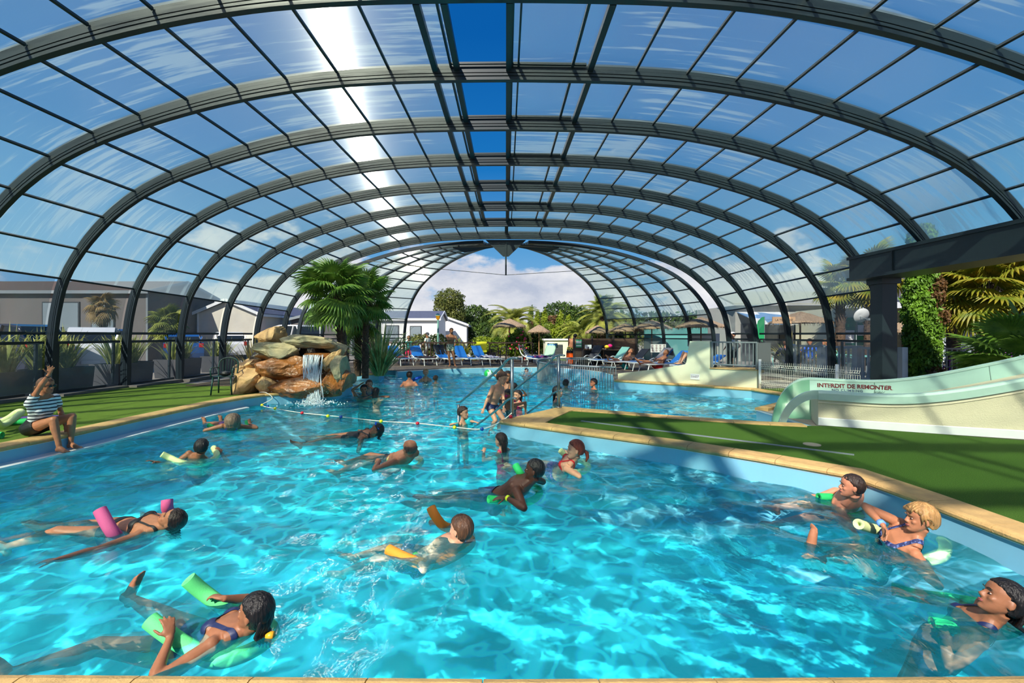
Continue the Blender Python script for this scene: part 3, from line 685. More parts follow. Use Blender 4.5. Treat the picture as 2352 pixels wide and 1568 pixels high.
def foot_mb(m, An, toe, up, s):
    toe = Vector(toe).normalized(); up = Vector(up); up = (up - toe*up.dot(toe)).normalized(); r = toe.cross(up)
    def q(a, b, c): return An + toe*a*s + up*b*s + r*c*s
    M3 = Matrix((r, toe, up)).transposed()
    m.ball(q(-.035,-.045,0), Vector((.031,.034,.034))*s, 10, M3)
    m.tube([q(-.03,-.035,0), q(.03,-.03,0), q(.09,-.045,.004), q(.145,-.058,.006)], [.036*s,.040*s,.036*s,.026*s], 10)
    m.ball(q(.125,-.060,.004), Vector((.045,.045,.017))*s, 10, M3)
    for k in range(5):
        c = -.034+.0165*k; L = .045-.006*abs(k-.5)*1.0
        m.tube([q(.14,-.060,c), q(.14+L*.6,-.062,c*1.05), q(.14+L,-.066,c*1.05)], [.0115*s,.0105*s,.0085*s], 7)
HAIRC = Vector((0,-.006,.128)); 
def hair_mesh(M, s, style, seed=0, long=.0):
    m = MB(); nu, nv = 60, 30; thick = {'short':.010,'crop':.003,'bald':.002,'long':.012,'bob':.018,'wet':.007,'tail':.007,'swept':.014}[style]
    ss = lambda t: 0 if t <= 0 else 1 if t >= 1 else t*t*(3-2*t)
    def keep(p, dr):
        y, z, x = p.y, p.z, abs(p.x); wob = .004*math.sin(math.atan2(p.x, p.y)*9+seed)
        if style == 'bald': return min(.158+wob-z, z-.05, .030-max(0,.12-z)*.3-y)
        front = .014 + max(0, z-.140)*(1.75 if style != 'swept' else 1.2) + (.022 if style == 'swept' else 0) + wob
        if style == 'crop': front -= max(0, x-.03)*.25*(z > .16)
        low = (.050 if style in ('short','crop','tail','swept') else .035) + max(0, y+.02)*.9
        k = min(front - y, z - low)
        if style in ('short','crop','tail','swept','wet'): k = min(k, math.hypot((y+.002), (z-.086)*.75) - .024) if x > .05 else k
        return k
    for i in range(nv+1):
        th = PI*i/nv*.88
        for j in range(nu):
            ph = 2*PI*j/nu; dr = Vector((math.sin(th)*math.cos(ph), math.sin(th)*math.sin(ph), math.cos(th)))
            strand = .5+.3*math.sin(ph*17+th*4+seed)+.3*math.sin(ph*9-th*5+1.3*seed)*math.sin(th*7)
            e = thick*(.8+.45*strand) + .003*noise.noise(dr*4+Vector((seed,0,0)))
            if style == 'bob': e += .014*max(0, math.sin(th))**2
            base = Vector((math.copysign(abs(dr.x)**.88,dr.x)*.0835, math.copysign(abs(dr.y)**.93,dr.y)*.099-.003, dr.z*.1005)); k = ss(keep(HAIRC+base, dr)/.011)
            p = HAIRC + base*(.84+.16*k) + Vector((dr.x,dr.y,dr.z))*e*k; m.v.append(tuple(M @ (p*s)))
    for i in range(nv):
        for j in range(nu): k = (j+1)%nu; m.f.append((i*nu+j, (i+1)*nu+j, (i+1)*nu+k, i*nu+k)); m.m.append(0)
    return m
def lock(m, pts, r, flat=.45, up=(0,1,0)):
    m.tube(pts, r, 9, flat=flat, up=up)
class Body: pass
def person(name_label, skin, hair, headc, hf, hu=(0,0,1), pel=None, fwd=None, female=False, s=1.0, hs=None, hands=None, feet=None, wear=(), vox=.008, faces=True, group=None, lip=None, belly=0, tip=None, bend=0.0, armless=False):
    """builds one continuous body; wear = [(name, material, kind, args)]"""
    hs = hs or s; Hm3 = frame(hf, hu); headc = Vector(headc); org = headc - Hm3 @ Vector((0,0,.115*hs))
    Hm = Matrix.Translation(org) @ Hm3.to_4x4()
    nk_top = Hm @ Vector((0,-.018*hs,.045*hs))
    pel = Vector(pel) if pel is not None else headc + Vector((0,0,-.8*s))
    u = (nk_top - pel).normalized(); fwd = Vector(fwd) if fwd is not None else Vector(hf)
    nb = nk_top - u*.085*s - (Hm3 @ Vector((0,0,1)) - u)*.01
    Fm = frame(fwd, u); r, f = Fm.col[0].copy(), Fm.col[1].copy()
    TL = .54*s; b = Body()
    def sp(t):   # point on the spine, t metres (unscaled) above the pelvis; bend bows the back
        k = t/.54; return nb - u*(TL*(1-k)) - f*(bend*s*math.sin(PI*min(1,max(0,k))))
    b.sp = sp; P_ = sp(0)
    if female: prof = [(-.115,.07,.05,0),(-.08,.140,.095,-.01),(-.02,.172,.118,-.012),(.05,.158,.108,0),(.15,.120,.088,.005),(.24,.128,.092,.005),(.33,.142,.105,.008),(.40,.152,.098,.004),(.455,.140,.076,-.002),(.50,.085,.06,-.004),(.54,.052,.054,0),(.58,.048,.050,0)]
    else: prof = [(-.115,.07,.05,0),(-.08,.130,.090,-.005),(-.02,.158,.112,-.005),(.05,.152,.106+belly*.5,belly*.4),(.15,.145,.100+belly,belly),(.24,.152,.104+belly*.4,.006+belly*.3),(.33,.168,.118,.010),(.40,.178,.112,.006),(.455,.168,.086,-.002),(.50,.105,.066,-.006),(.54,.060,.060,0),(.58,.055,.056,0)]
    m = MB(); n = 20; rings = []
    for t, w, d, yo in prof:
        c = sp(t) + f*yo*s; rg = []
        for j in range(n):
            a = 2*PI*j/n; ca, sa = math.cos(a), math.sin(a)
            rg.append(c + r*(w*s*math.copysign(abs(ca)**.88, ca)) + f*(d*s*math.copysign(abs(sa)**.92, sa)))
        rings.append(rg)
    m.rings(rings)
    M3 = Fm
    if female:
        for sx in (-1,1): m.ball(sp(.335)+r*sx*.068*s+f*.085*s, Vector((.058,.042,.054))*s, 10, M3)
    else:
        for sx in (-1,1): m.ball(sp(.375)+r*sx*.075*s+f*.075*s, Vector((.080,.040,.055))*s, 10, M3)
    for sx in (-1,1): m.ball(sp(-.05)+r*sx*.07*s-f*.065*s, Vector((.080,.075,.085))*s, 10, M3)   # seat
    m.tube([sp(.52), nk_top], [(.053 if female else .062)*s, (.047 if female else .056)*s], 12)
    m.tube([sp(.47)+r*.10*s, sp(.53)+r*.03*s], [.045*s,.045*s], 10); m.tube([sp(.47)-r*.10*s, sp(.53)-r*.03*s], [.045*s,.045*s], 10)
    head_mb(m, Hm, hs)
    bones = []
    sw = (.160 if female else .182)*s; kA = .9 if female else 1.0
    hands = hands or {}
    b.arms = {}
    for sd in (-1, 1):
        hd = hands.get('R' if sd > 0 else 'L')
        S = sp(.440) + r*sd*sw
        if hd is None: hd = dict(t=S + r*sd*.18*s - u*.40*s + f*.15*s)
        if hd.get('off'): continue
        tgt = Vector(hd['t']); hint = hd.get('h', tuple(r*sd*.6 - f*.5 - u*.3))
        E, Wp = ik(S, tgt, .29*s, .25*s, hint)
        m.ball(S, Vector((.056,.056,.058))*s*kA, 12)
        m.tube([sp(.42)+r*sd*.10*s, S], [.062*s*kA,.052*s*kA], 10); m.tube([sp(.30)+r*sd*.11*s, lerp(S,E,.12)], [.05*s*kA,.040*s*kA], 10)
        m.tube([S, lerp(S,E,.35), lerp(S,E,.8), E], [.050*s*kA,.050*s*kA,.039*s*kA,.036*s*kA], 12)
        m.ball(E, .037*s*kA, 10)
        m.tube([E, lerp(E,Wp,.25), lerp(E,Wp,.7), Wp], [.037*s*kA,.042*s*kA,.030*s*kA,.024*s*kA], 12)
        d = hd.get('d') or (Wp-E); palm = Vector(hd.get('p', -u))
        dn = Vector(d).normalized()
        # thumb side: for the right hand with the palm facing forward and fingers down the thumb points away from the body
        hand_mb(m, Wp, dn, palm, s*.95*kA if s > .8 else s, (1 if sd < 0 else -1)*hd.get('flip',1), hd.get('c',.35), hd.get('sp',.12))
        bones += [('arm', S, E, .05*s), ('fore', E, Wp, .04*s), ('hand', Wp, Wp+dn*.15*s, .03*s)]
        b.arms[sd] = (S, E, Wp, dn)
    feet = feet or {}
    b.legs = {}
    for sd in (-1, 1):
        ft = feet.get('R' if sd > 0 else 'L'); Hj = sp(-.02) + r*sd*.088*s
        if ft is None: ft = dict(t=Hj - u*.86*s)
        hh = ft.get('h')
        if hh and abs(hh[0]) < .01 and hh[2] == 1: ft = dict(ft); dv = Vector(ft['t'])-Hj; ft['t'] = Hj + dv.normalized()*max(dv.length, .805*s)
        K, An = ik(Hj, ft['t'], .42*s, .41*s, ft.get('h', tuple(f)))
        kf = 1.06 if female else 1.0
        m.ball(Hj, .088*s*kf, 12)
        m.tube([Hj, lerp(Hj,K,.3), lerp(Hj,K,.75), K], [.088*s*kf,.084*s*kf,.062*s,.054*s], 14); m.ball(K, .054*s, 12)
        back = (K - (Hj+An)/2); back = -back.normalized() if back.length > .02 else -f
        m.tube([K, lerp(K,An,.28)+back*.012*s, lerp(K,An,.7), An], [.052*s,.057*s,.038*s,.034*s], 12); m.ball(An, .036*s, 10)
        sh = (An-K).normalized(); toe = Vector(ft.get('toe', tuple(f)))
        foot_mb(m, An, toe, ft.get('up', tuple(-sh)), s)
        bones += [('thigh', Hj, K, .08*s), ('calf', K, An, .05*s), ('foot', An, An+toe.normalized()*.15*s, .04*s)]
        b.legs[sd] = (Hj, K, An)
    bones += [('torso', sp(-.05), sp(.48), .125*s), ('head', nk_top, headc+Hm3@Vector((0,0,.05*hs)), .09*hs), ('neck', sp(.52), nk_top, .05*s)]
    base = Vector((headc.x, headc.y, min(P_.z-.1, headc.z-.3)))
    if 'R' in feet: base = Vector(((b.legs[1][2].x+b.legs[-1][2].x)/2, (b.legs[1][2].y+b.legs[-1][2].y)/2, min(b.legs[1][2].z, b.legs[-1][2].z)-.08*s))
    root = thing('person', name_label, 'person', base, group=group)
    tmp = bpy.data.objects.new('tmp', m.mesh('tmp', [])); COL.objects.link(tmp)
    rm = tmp.modifiers.new('r', 'REMESH'); rm.mode = 'VOXEL'; rm.voxel_size = vox; rm.use_smooth_shade = True
    sm = tmp.modifiers.new('s', 'SMOOTH'); sm.factor = .5; sm.iterations = 3 if vox < .010 else 2
    dg = bpy.context.evaluated_depsgraph_get(); dg.update(); me = bpy.data.meshes.new_from_object(tmp.evaluated_get(dg)); bpy.data.objects.remove(tmp)
    nv = len(me.vertices); V = np.empty(nv*3, np.float32); me.vertices.foreach_get('co', V); V = V.reshape(-1,3)
    # eye sockets
    Hi = Hm.inverted(); hv = (V @ np.array(Hi.to_3x3().transposed())) + np.array(Hi.translation)
    for sx in (-1,1):
        c = np.array((sx*.031, .086, .111))*hs; d2 = ((hv-c)**2).sum(1); w = np.exp(-d2/(2*(.013*hs)**2))*.0075*hs
        V -= w[:,None]*np.array(Hm3.col[1])[None,:]
    me.vertices.foreach_set('co', V.ravel()); me.update()
    me.materials.clear(); me.materials.append(skin); me.name = 'body'
    bo = bpy.data.objects.new('body', me); COL.objects.link(bo); bo.parent = root; bo.location = -base
    me.polygons.foreach_set('use_smooth', [True]*len(me.polygons))
    def child(mb_, name, m_, label=None, smooth=True, par=root):
        o = mb_.build(name, m_, root, smooth); o.location = -base
        if label: o['label'] = label
        return o
    # bones per vertex
    best = np.full(nv, 1e9); bn = np.zeros(nv, int); bt = np.zeros(nv)
    for k, (nm, A, B_, rr) in enumerate(bones):
        A = np.array(A); ab = np.array(B_)-A; t = ((V-A)@ab)/(ab@ab); tc = np.clip(t,0,1); dd = np.linalg.norm(V-(A+tc[:,None]*ab),axis=1)-rr
        w = dd < best; best[w] = dd[w]; bn[w] = k; bt[w] = t[w]
    names = np.array([x[0] for x in bones])[bn]
    P0 = np.array(sp(0)); rel = V - P0; S_ = rel@np.array(u)/s; Fw = rel@np.array(f)/s; Lt = rel@np.array(r)/s
    N_ = np.empty(nv*3, np.float32); me.vertex_normals.foreach_get('vector', N_) if hasattr(me,'vertex_normals') else me.vertices.foreach_get('normal', N_); N_ = N_.reshape(-1,3)
    tors = (names == 'torso') | (names == 'neck')
    polys = [tuple(p.vertices) for p in me.polygons] if wear else []
    for wname, wm, kind, *arg in wear:
        off = .006; lbl = None
        th = names == 'thigh'; hipzone = (tors & (S_ < arg[1] if len(arg) > 1 else tors & (S_ < .06)))
        if kind == 'trunks': sel = hipzone | (th & (bt < arg[0])); off = .012
        elif kind == 'brief': sel = (hipzone | th) & (S_ < .05) & (S_ > -.10 + np.abs(Lt)*.35) 
        elif kind == 'bikini_top': sel = tors & (((S_ > .285+np.clip(.06-Fw,0,1)*.3) & (S_ < .385-np.abs(np.abs(Lt)-.07)*.5) & (Fw > .02)) | ((np.abs(S_-.31) < .016) & (Fw <= .05)) | ((np.abs(np.abs(Lt)-(.07+.0*S_)) < .013) & (S_ > .36)))
        elif kind == 'one_piece': sel = ((tors & (S_ < .385-np.abs(np.abs(Lt)-.075)*.6)) | (th & (S_ < 0.03) & (S_ > -.10 + np.abs(Lt)*.35))) & ((Fw > -.02) | (S_ < .28)) | (tors & (np.abs(np.abs(Lt)-.085) < .017) & (S_ > .30))
        elif kind == 'tee': sel = (tors & (S_ > arg[0]) & ((S_ < .50))) | ((names == 'arm') & (bt < arg[1])); off = .016
        elif kind == 'pants': sel = hipzone | th | ((names == 'calf') & (bt < arg[0])); off = .014
        elif kind == 'band': sel = (names == arg[0]) & (np.abs(bt-arg[1]) < arg[2]); off = .004
        if kind == 'band' and len(arg) > 3:
            side = arg[3]; sel &= (((V-P0)@np.array(r))*side > 0) if True else sel
        idx = -np.ones(nv, int); ids = np.nonzero(sel)[0]
        fl = [p for p in polys if all(sel[v] for v in p)]
        used = np.unique(np.array([v for p in fl for v in p], int)) if fl else np.array([], int)
        if len(used) < 8: continue
        idx[used] = np.arange(len(used)); gv = V[used] + N_[used]*off*s
        cnt = {}
        for p_ in fl:
            for q_ in range(len(p_)):
                e_ = (int(idx[p_[q_]]), int(idx[p_[(q_+1)%len(p_)]])); e_ = e_ if e_[0] < e_[1] else e_[::-1]; cnt[e_] = cnt.get(e_, 0)+1
        be = np.array([e_ for e_, c_ in cnt.items() if c_ == 1], int)
        if len(be):
            for _ in range(10):
                acc = np.zeros_like(gv); nn_ = np.zeros(len(gv)); np.add.at(acc, be[:,0], gv[be[:,1]]); np.add.at(acc, be[:,1], gv[be[:,0]]); np.add.at(nn_, be[:,0], 1); np.add.at(nn_, be[:,1], 1)
                w_ = nn_ > 0; gv[w_] = .5*gv[w_] + .5*acc[w_]/nn_[w_][:,None]
        g = bpy.data.meshes.new(wname); g.from_pydata(gv.tolist(), [], [tuple(int(idx[v]) for v in p) for p in fl]); g.materials.append(wm); g.polygons.foreach_set('use_smooth', [True]*len(fl)); g.update()
        go = bpy.data.objects.new(wname, g); COL.objects.link(go); go.parent = root; go.location = -base
    # hair
    hm = None
    if hair:
        style, hmat = hair[0], hair[1]; hm = hair_mesh(Hm, hs, style if style != 'bun' else 'tail', seed=int(abs(headc.x*13+headc.y*7))%17)
        def h(x, y, z): return Hm @ (Vector((x,y,z))*hs)
        down = Vector(hair[2]) if len(hair) > 2 else Vector((0,0,-1))
        if style in ('wet','long'):
            L = hair[3] if len(hair) > 3 else .22
            for k in range(7):
                x = (k-3)*.018; p0 = h(x*.9,-.098+abs(x)*.35,.13); p1 = h(x,-.108+abs(x)*.4,.07); p2 = h(x*.95,-.095+abs(x)*.4,.01); p3 = p2 + down*(L*.6)*hs*(1-.08*abs(k-3)) - Hm3.col[1]*.012; p4 = p2 + down*L*hs*(1-.1*abs(k-3))
                lock(hm, [p0,p1,p2,p3,p4], [.016*hs,.019*hs,.018*hs,.014*hs,.004*hs], .7, tuple(Hm3.col[1]))
        if style == 'bob':
            for k in range(15):
                a = math.radians(-200+k*220/14); x, y = .088*math.cos(a), .010+.100*math.sin(a)
                p0 = h(x,y,.12); lock(hm, [p0, h(x*1.08,y*1.08,.08), h(x*1.05,y*1.05,.035), h(x*.95,y*.95,.005)], [.018*hs,.021*hs,.019*hs,.007*hs], .7, (x,y,0))
        if style == 'tail':
            p = h(0,-.105,.10); L = hair[3] if len(hair) > 3 else .16
            hm.ball(p, .022*hs, 10); lock(hm, [p, p-Hm3.col[1]*.03+down*.03, p-Hm3.col[1]*.03+down*L*.6, p+down*L], [.016*hs,.026*hs,.022*hs,.006*hs], .8)
        if style == 'bun': hm.ball(h(0,-.10,.19), .035*hs, 10)
        if style == 'swept':
            for k in range(8):
                x = -.055+.014*k; lock(hm, [h(x*.5-.01,-.01,.226), h(x*.9,.055,.208), h(x*1.1+.008,.088,.178), h(x*1.2+.012,.090,.155)], [.010*hs,.015*hs,.011*hs,.003*hs], .5, (0,0,1))
            for sx in (-1,1):
                for k in range(4): lock(hm, [h(sx*.07,.03-.02*k,.19), h(sx*.085,.035-.022*k,.14), h(sx*.082,.03-.024*k,.085)], [.012*hs,.014*hs,.004*hs], .6, (sx,0,0))
        child(hm, 'hair', hmat)
    if faces:
        for sx in (-1,1):
            e = MB(); c = Hm @ (Vector((sx*.031,.0765,.110))*hs); e.ball(c, Vector((.0110,.0070,.0048))*hs, 10, Hm3); e.ball(c+Hm3@Vector((0,.0045*hs,0)), Vector((.0072,.0044,.0050))*hs, 8, Hm3, mi=1)
            child(e, 'eye', [M_eyew, M_iris])
            eb = MB(); eb.tube([Hm @ (Vector(q)*hs) for q in ((sx*.014,.0935,.1335),(sx*.032,.0925,.139),(sx*.050,.080,.134))], [.0026*hs,.0030*hs,.0012*hs], 6); child(eb, 'eyebrow', hair[1] if hair else H_DBROWN)
        lp = MB(); lp.tube([Hm @ (Vector(q)*hs) for q in ((-.022,.0875,.052),(-.008,.0965,.055),(0,.0965,.0535),(.008,.0965,.055),(.022,.0875,.052))], [.002*hs,.0045*hs,.0045*hs,.0045*hs,.002*hs], 6)
        lp.tube([Hm @ (Vector(q)*hs) for q in ((-.019,.088,.049),(0,.0955,.0455),(.019,.088,.049))], [.002*hs,.0055*hs,.002*hs], 6)
        child(lp, 'lips', lip or M_lip)
    b.root = root; b.child = child; b.Hm = Hm; b.Hm3 = Hm3; b.r = r; b.f = f; b.u = u; b.base = base; b.s = s; b.hs = hs
    return b
# ================================================================ THE SWIMMERS AND BATHERS
def catmull(pts, n=8):
    pts = [Vector(p) for p in pts]; out = []
    for i in range(len(pts)-1):
        p0 = pts[max(i-1,0)]; p1 = pts[i]; p2 = pts[i+1]; p3 = pts[min(i+2,len(pts)-1)]
        for k in range(n):
            t = k/n; out.append(.5*((2*p1)+(-p0+p2)*t+(2*p0-5*p1+4*p2-p3)*t*t+(-p0+3*p1-3*p2+p3)*t**3))
    out.append(pts[-1]); return out
def noodle(pts, col, label, r=.042, name='pool_noodle'):
    m = MB(); c = catmull(pts, 7); n = 14; c0 = len(m.v)
    m.tube(c, r, n, cap=False)
    L = len(c)
    for e, nx in ((0,1),(L-1,L-2)):
        d = (c[nx]-c[e]).normalized(); ring = [Vector(m.v[e*n+j]) for j in range(n)]; ctr = c[e]
        inner = [ctr+(p-ctr)*.36 for p in ring]; deep = [p+d*.05 for p in inner]
        m.rings([ring, inner, deep] if e else [ring[::-1], inner[::-1], deep[::-1]], True, False); m.add(deep, [tuple(range(n))])
    o = m.build(name, mat('foam_%s' % col[0], srgb(*col[1]), .75, bump=.15, bscale=150), smooth=True); tag(o, label, 'pool noodle'); return o
F_GREEN = ('green', (98,222,128)); F_PINK = ('pink', (222,96,150)); F_ORANGE = ('orange', (248,140,36)); F_PALE = ('pale_yellow', (214,228,160)); F_EMER = ('emerald', (30,180,96)); F_BLUE = ('blue', (20,80,200)); F_PURP = ('purple', (70,50,120))
def clothmat(name, c1, c2=None, scale=12, kind='noise', rough=.7, thr=.5):
    m = bpy.data.materials.new(name); m.use_nodes = True; nt = m.node_tree; N = nt.nodes.new; L = nt.links.new; b = nt.nodes['Principled BSDF']; b.inputs['Roughness'].default_value = rough
    b.inputs['Base Color'].default_value = tuple(c1)+(1,)
    if c2:
        tc = N('ShaderNodeTexCoord')
        if kind == 'stripe':
            t = N('ShaderNodeTexWave'); t.bands_direction = 'Z'; t.inputs['Scale'].default_value = scale; t.inputs['Distortion'].default_value = 1.2; t.inputs['Detail Scale'].default_value = 1.0
        else: t = N('ShaderNodeTexNoise'); t.inputs['Scale'].default_value = scale; t.inputs['Detail'].default_value = 1
        L(tc.outputs['Object'], t.inputs['Vector']); r = N('ShaderNodeValToRGB'); L(t.outputs[0 if kind != 'stripe' else 1], r.inputs[0])
        r.color_ramp.interpolation = 'CONSTANT'; r.color_ramp.elements[0].color = tuple(c1)+(1,); r.color_ramp.elements[1].position = thr; r.color_ramp.elements[1].color = tuple(c2)+(1,); L(r.outputs[0], b.inputs['Base Color'])
    return m
C_NAVY = clothmat('navy_cloth', srgb(22,34,78), rough=.5); C_BLACK = clothmat('black_cloth', srgb(14,15,18), rough=.55); C_RED = clothmat('red_cloth', srgb(196,24,30)); C_PINK = clothmat('pink_cloth', srgb(214,30,90))
C_STRIPE = clothmat('striped_jersey', srgb(222,226,228), srgb(30,42,56), 6.2, 'stripe', thr=.68)
C_FLORAL = clothmat('leafy_print', srgb(226,222,196), srgb(40,66,56), 26, thr=.5); C_YELL = clothmat('yellow_print', srgb(28,32,44), srgb(206,196,40), 16, thr=.56)
C_TURQ = clothmat('turquoise_cloth', srgb(40,186,190)); C_WHITE = clothmat('white_cloth', srgb(228,228,226)); C_PURP = clothmat('purple_print', srgb(52,66,130), srgb(150,80,160), 40, thr=.52)
C_NPAT = clothmat('navy_print', srgb(30,40,90), srgb(92,110,160), 50, thr=.56); C_TRUNK2 = clothmat('black_red_trunks', srgb(20,24,40), srgb(190,60,60), 9, 'stripe', thr=.88); C_BLUE = clothmat('royal_blue', srgb(30,90,200)); C_TEAL = clothmat('teal_dots', srgb(26,60,72), srgb(150,180,180), 60, thr=.62)
V = Vector
def B(px, py, z): return G(px, py, z)
def bracelet(b, side, k, mat_, label, w=.012, r=.031):
    S, E, W, d = b.arms[side]; ax = (W-E).normalized(); c = lerp(E, W, k); m = MB(); m.tube([c-ax*w, c+ax*w], r*b.s, 14); b.child(m, 'wristband', mat_, label)
N8 = .0075
# 1 instructor sitting on the pool edge
p = person('seated woman in striped tee, black shorts and sunglasses raising one arm', S_TAN, ('tail', H_BROWN, (-.3,.1,-.9), .14), P(106,884,6.6), (.98,.05,.02), (.08,-.02,1), pel=(-6.93,6.72,.165), fwd=(.96,-.2,0), female=True, s=.98, vox=N8,
    hands={'R':dict(t=P(127,838,6.45), h=(-.9,.1,.5), d=(.25,-.05,1), p=(.6,-.7,0), c=.25, sp=.45), 'L':dict(t=P(150,978,6.95), h=(-.5,.6,-.2), c=.5)},
    feet={'R':dict(t=(-6.50,6.62,-.135), h=(1,-.1,.9), toe=(.95,-.28,0), up=(0,0,1)), 'L':dict(t=(-6.56,6.86,-.135), h=(1,.1,.9), toe=(.95,-.2,0), up=(0,0,1))},
    wear=[('striped_shirt', C_STRIPE, 'tee', .13, .55), ('shorts', C_BLACK, 'trunks', .38, .14)], bend=-.02)
g = MB()
for sx in (-1,1): g.ball(p.Hm @ (V((sx*.034,.096,.112))*p.hs), V((.030,.010,.020))*p.hs, 12, p.Hm3)
g.tube([p.Hm @ (V(q)*p.hs) for q in ((-.012,.102,.116),(.012,.102,.116))], .004, 6)
for sx in (-1,1): g.tube([p.Hm @ (V(q)*p.hs) for q in ((sx*.060,.090,.118),(sx*.080,.03,.115),(sx*.084,-.01,.108))], .0045, 6)
p.child(g, 'sunglasses', mat('glossy_black', srgb(10,10,12), .1), 'black wrap sunglasses')
bracelet(p, 1, .82, M_black, 'thin black hair tie', .004, .032)
kn = MB(); kn.ball(p.sp(.16)+p.f*.12, (.032,.028,.026), 10); kn.ball(p.sp(.14)+p.f*.135+p.r*.03, (.03,.015,.015), 8); p.child(kn, 'shirt_knot', C_WHITE, 'knotted white shirt hem')
# 2 woman on the pink noodle
p = person('woman floating on her back in black bikini, pink noodle under her arms', S_TAN, ('wet', H_DBROWN, (.75,.0,-.55), .12), P(397,1193,4.08), (-.50,-.25,.80), (.82,-.15,.50), pel=B(258,1222,-0.35), fwd=(-.1,-.15,1), female=True, s=.95, vox=N8,
    hands={'L':dict(t=B(128,1286,-.27), h=(0,-.5,-.6), d=(-1,-.15,0), p=(0,0,-1), c=.25), 'R':dict(t=B(285,1178,-.42), h=(0,.5,-.5))},
    feet={'R':dict(t=B(98,1212,-0.33), h=(0,.1,1), toe=(-.7,0,.6)), 'L':dict(t=B(112,1246,-0.36), h=(0,-.1,1), toe=(-.7,0,.6))}, wear=[('bikini_top', C_BLACK, 'bikini_top'), ('bikini_bottom', C_BLACK, 'brief')])
noodle([P(229,1170,4.02), B(262,1226,-.25), B(300,1250,-.42), B(350,1230,-.48), B(388,1190,-.38), P(384,1165,4.45), P(384,1147,4.45)], F_PINK, 'pink foam noodle under the floating woman in black bikini', .05)
# 3 woman with the bright green noodle, nearest swimmer
p = person('nearest dark-haired woman floating back, one foot up, gripping bright green noodle', S_BROWN, ('wet', H_BLACK, (.35,-.05,-.85), .10), P(586,1404,2.68), (-.97,.16,.12), (.22,.0,.97), pel=B(425,1482,-.47), fwd=(-.25,.15,1), female=True, s=.95, vox=.007,
    hands={'L':dict(t=P(392,1462,2.58), h=(-.2,-1,-.35), d=(-.30,.25,.75), p=(-.75,.55,-.35), c=.55, sp=.35), 'R':dict(t=B(512,1374,-.19), h=(.2,.8,-.4), d=(-.8,.2,.1), p=(-.2,-.2,-1), c=.6)},
    feet={'R':dict(t=B(252,1352,-.33), h=(0,.1,1), toe=(.15,.25,1), up=(-1,0,.2)), 'L':dict(t=B(45,1543,-0.38), h=(0,0,1), toe=(-.6,.2,.7))}, wear=[('swimsuit', C_NAVY, 'one_piece')])
noodle([P(432,1330,2.95), B(470,1362,-.20), B(520,1395,-.30), B(590,1420,-.42), B(625,1450,-.45), B(585,1490,-.42), B(500,1515,-.37), B(430,1485,-.30), B(375,1448,-.22), P(344,1424,2.66)], F_GREEN, 'bright green foam noodle held by the nearest woman', .046)
m = MB(); c = p.Hm @ (V((.0,-.135,.005))*p.hs); m.tube([c+V((-.02,0,0)), c+V((.02,0,.005))], .022, 10); p.child(m, 'hair_band', mat('amber', srgb(235,170,40), .4), 'orange hair band')
# 4 boy seen from behind
p = person('dark-haired boy seen from behind, arms spread over pale noodle', S_BROWN, ('short', H_BLACK), P(463,1026,6.5), (-.25,.95,-.02), (.02,.05,1), pel=P(452,1083,6.75), fwd=(-.15,1,0), s=.88, hs=.98, vox=N8, faces=False,
    hands={'L':dict(t=B(358,1061,-.26), h=(-.3,0,-.5), p=(0,0,-1)), 'R':dict(t=B(508,1040,-.27), h=(.4,0,-.4), p=(0,0,-1))}, feet={'L':dict(t=P(450,1098,7.35), h=(0,1,.2)), 'R':dict(t=P(470,1100,7.35), h=(0,1,.2))}, wear=[('swim_trunks', C_NAVY, 'trunks', .5, .05)])
noodle([P(372,1043,6.35), B(392,1052,-.24), B(415,1062,-.28), B(445,1066,-.34), B(480,1060,-.33), B(498,1046,-.28), P(492,1030,6.9), P(491,1029,6.95)], F_PALE, 'pale yellow noodle behind the dark-haired boy', .042)
# 5 woman with grey-brown bob
person('woman with straight grey-brown bob seen from behind, nearest the left ledge', S_BROWN, ('bob', H_GREY), P(535,967,8.3), (-.15,.97,.0), (0,.03,1), pel=B(515,978,-0.43), fwd=(-.3,.6,.7), female=True, s=.95, hs=1.12, vox=.009, faces=False,
    hands={'L':dict(t=B(482,983,-.24), h=(-.8,-.4,-.2), p=(0,0,-1)), 'R':dict(t=B(573,973,-.20), h=(.8,-.4,-.2), d=(-.2,.3,.5))}, feet={'L':dict(t=B(462,971,-0.30), h=(0,0,1), toe=(-.3,.3,.8)), 'R':dict(t=B(492,964,-0.31), h=(0,0,1), toe=(-.2,.3,.8))}, wear=[('swimsuit', C_PURP, 'one_piece')])
noodle([B(478,975,-.22), B(500,984,-.30), B(540,988,-.38), B(566,978,-.26), B(567,968,-.20)], F_EMER, 'small green noodle under the woman with grey-brown bob', .04)
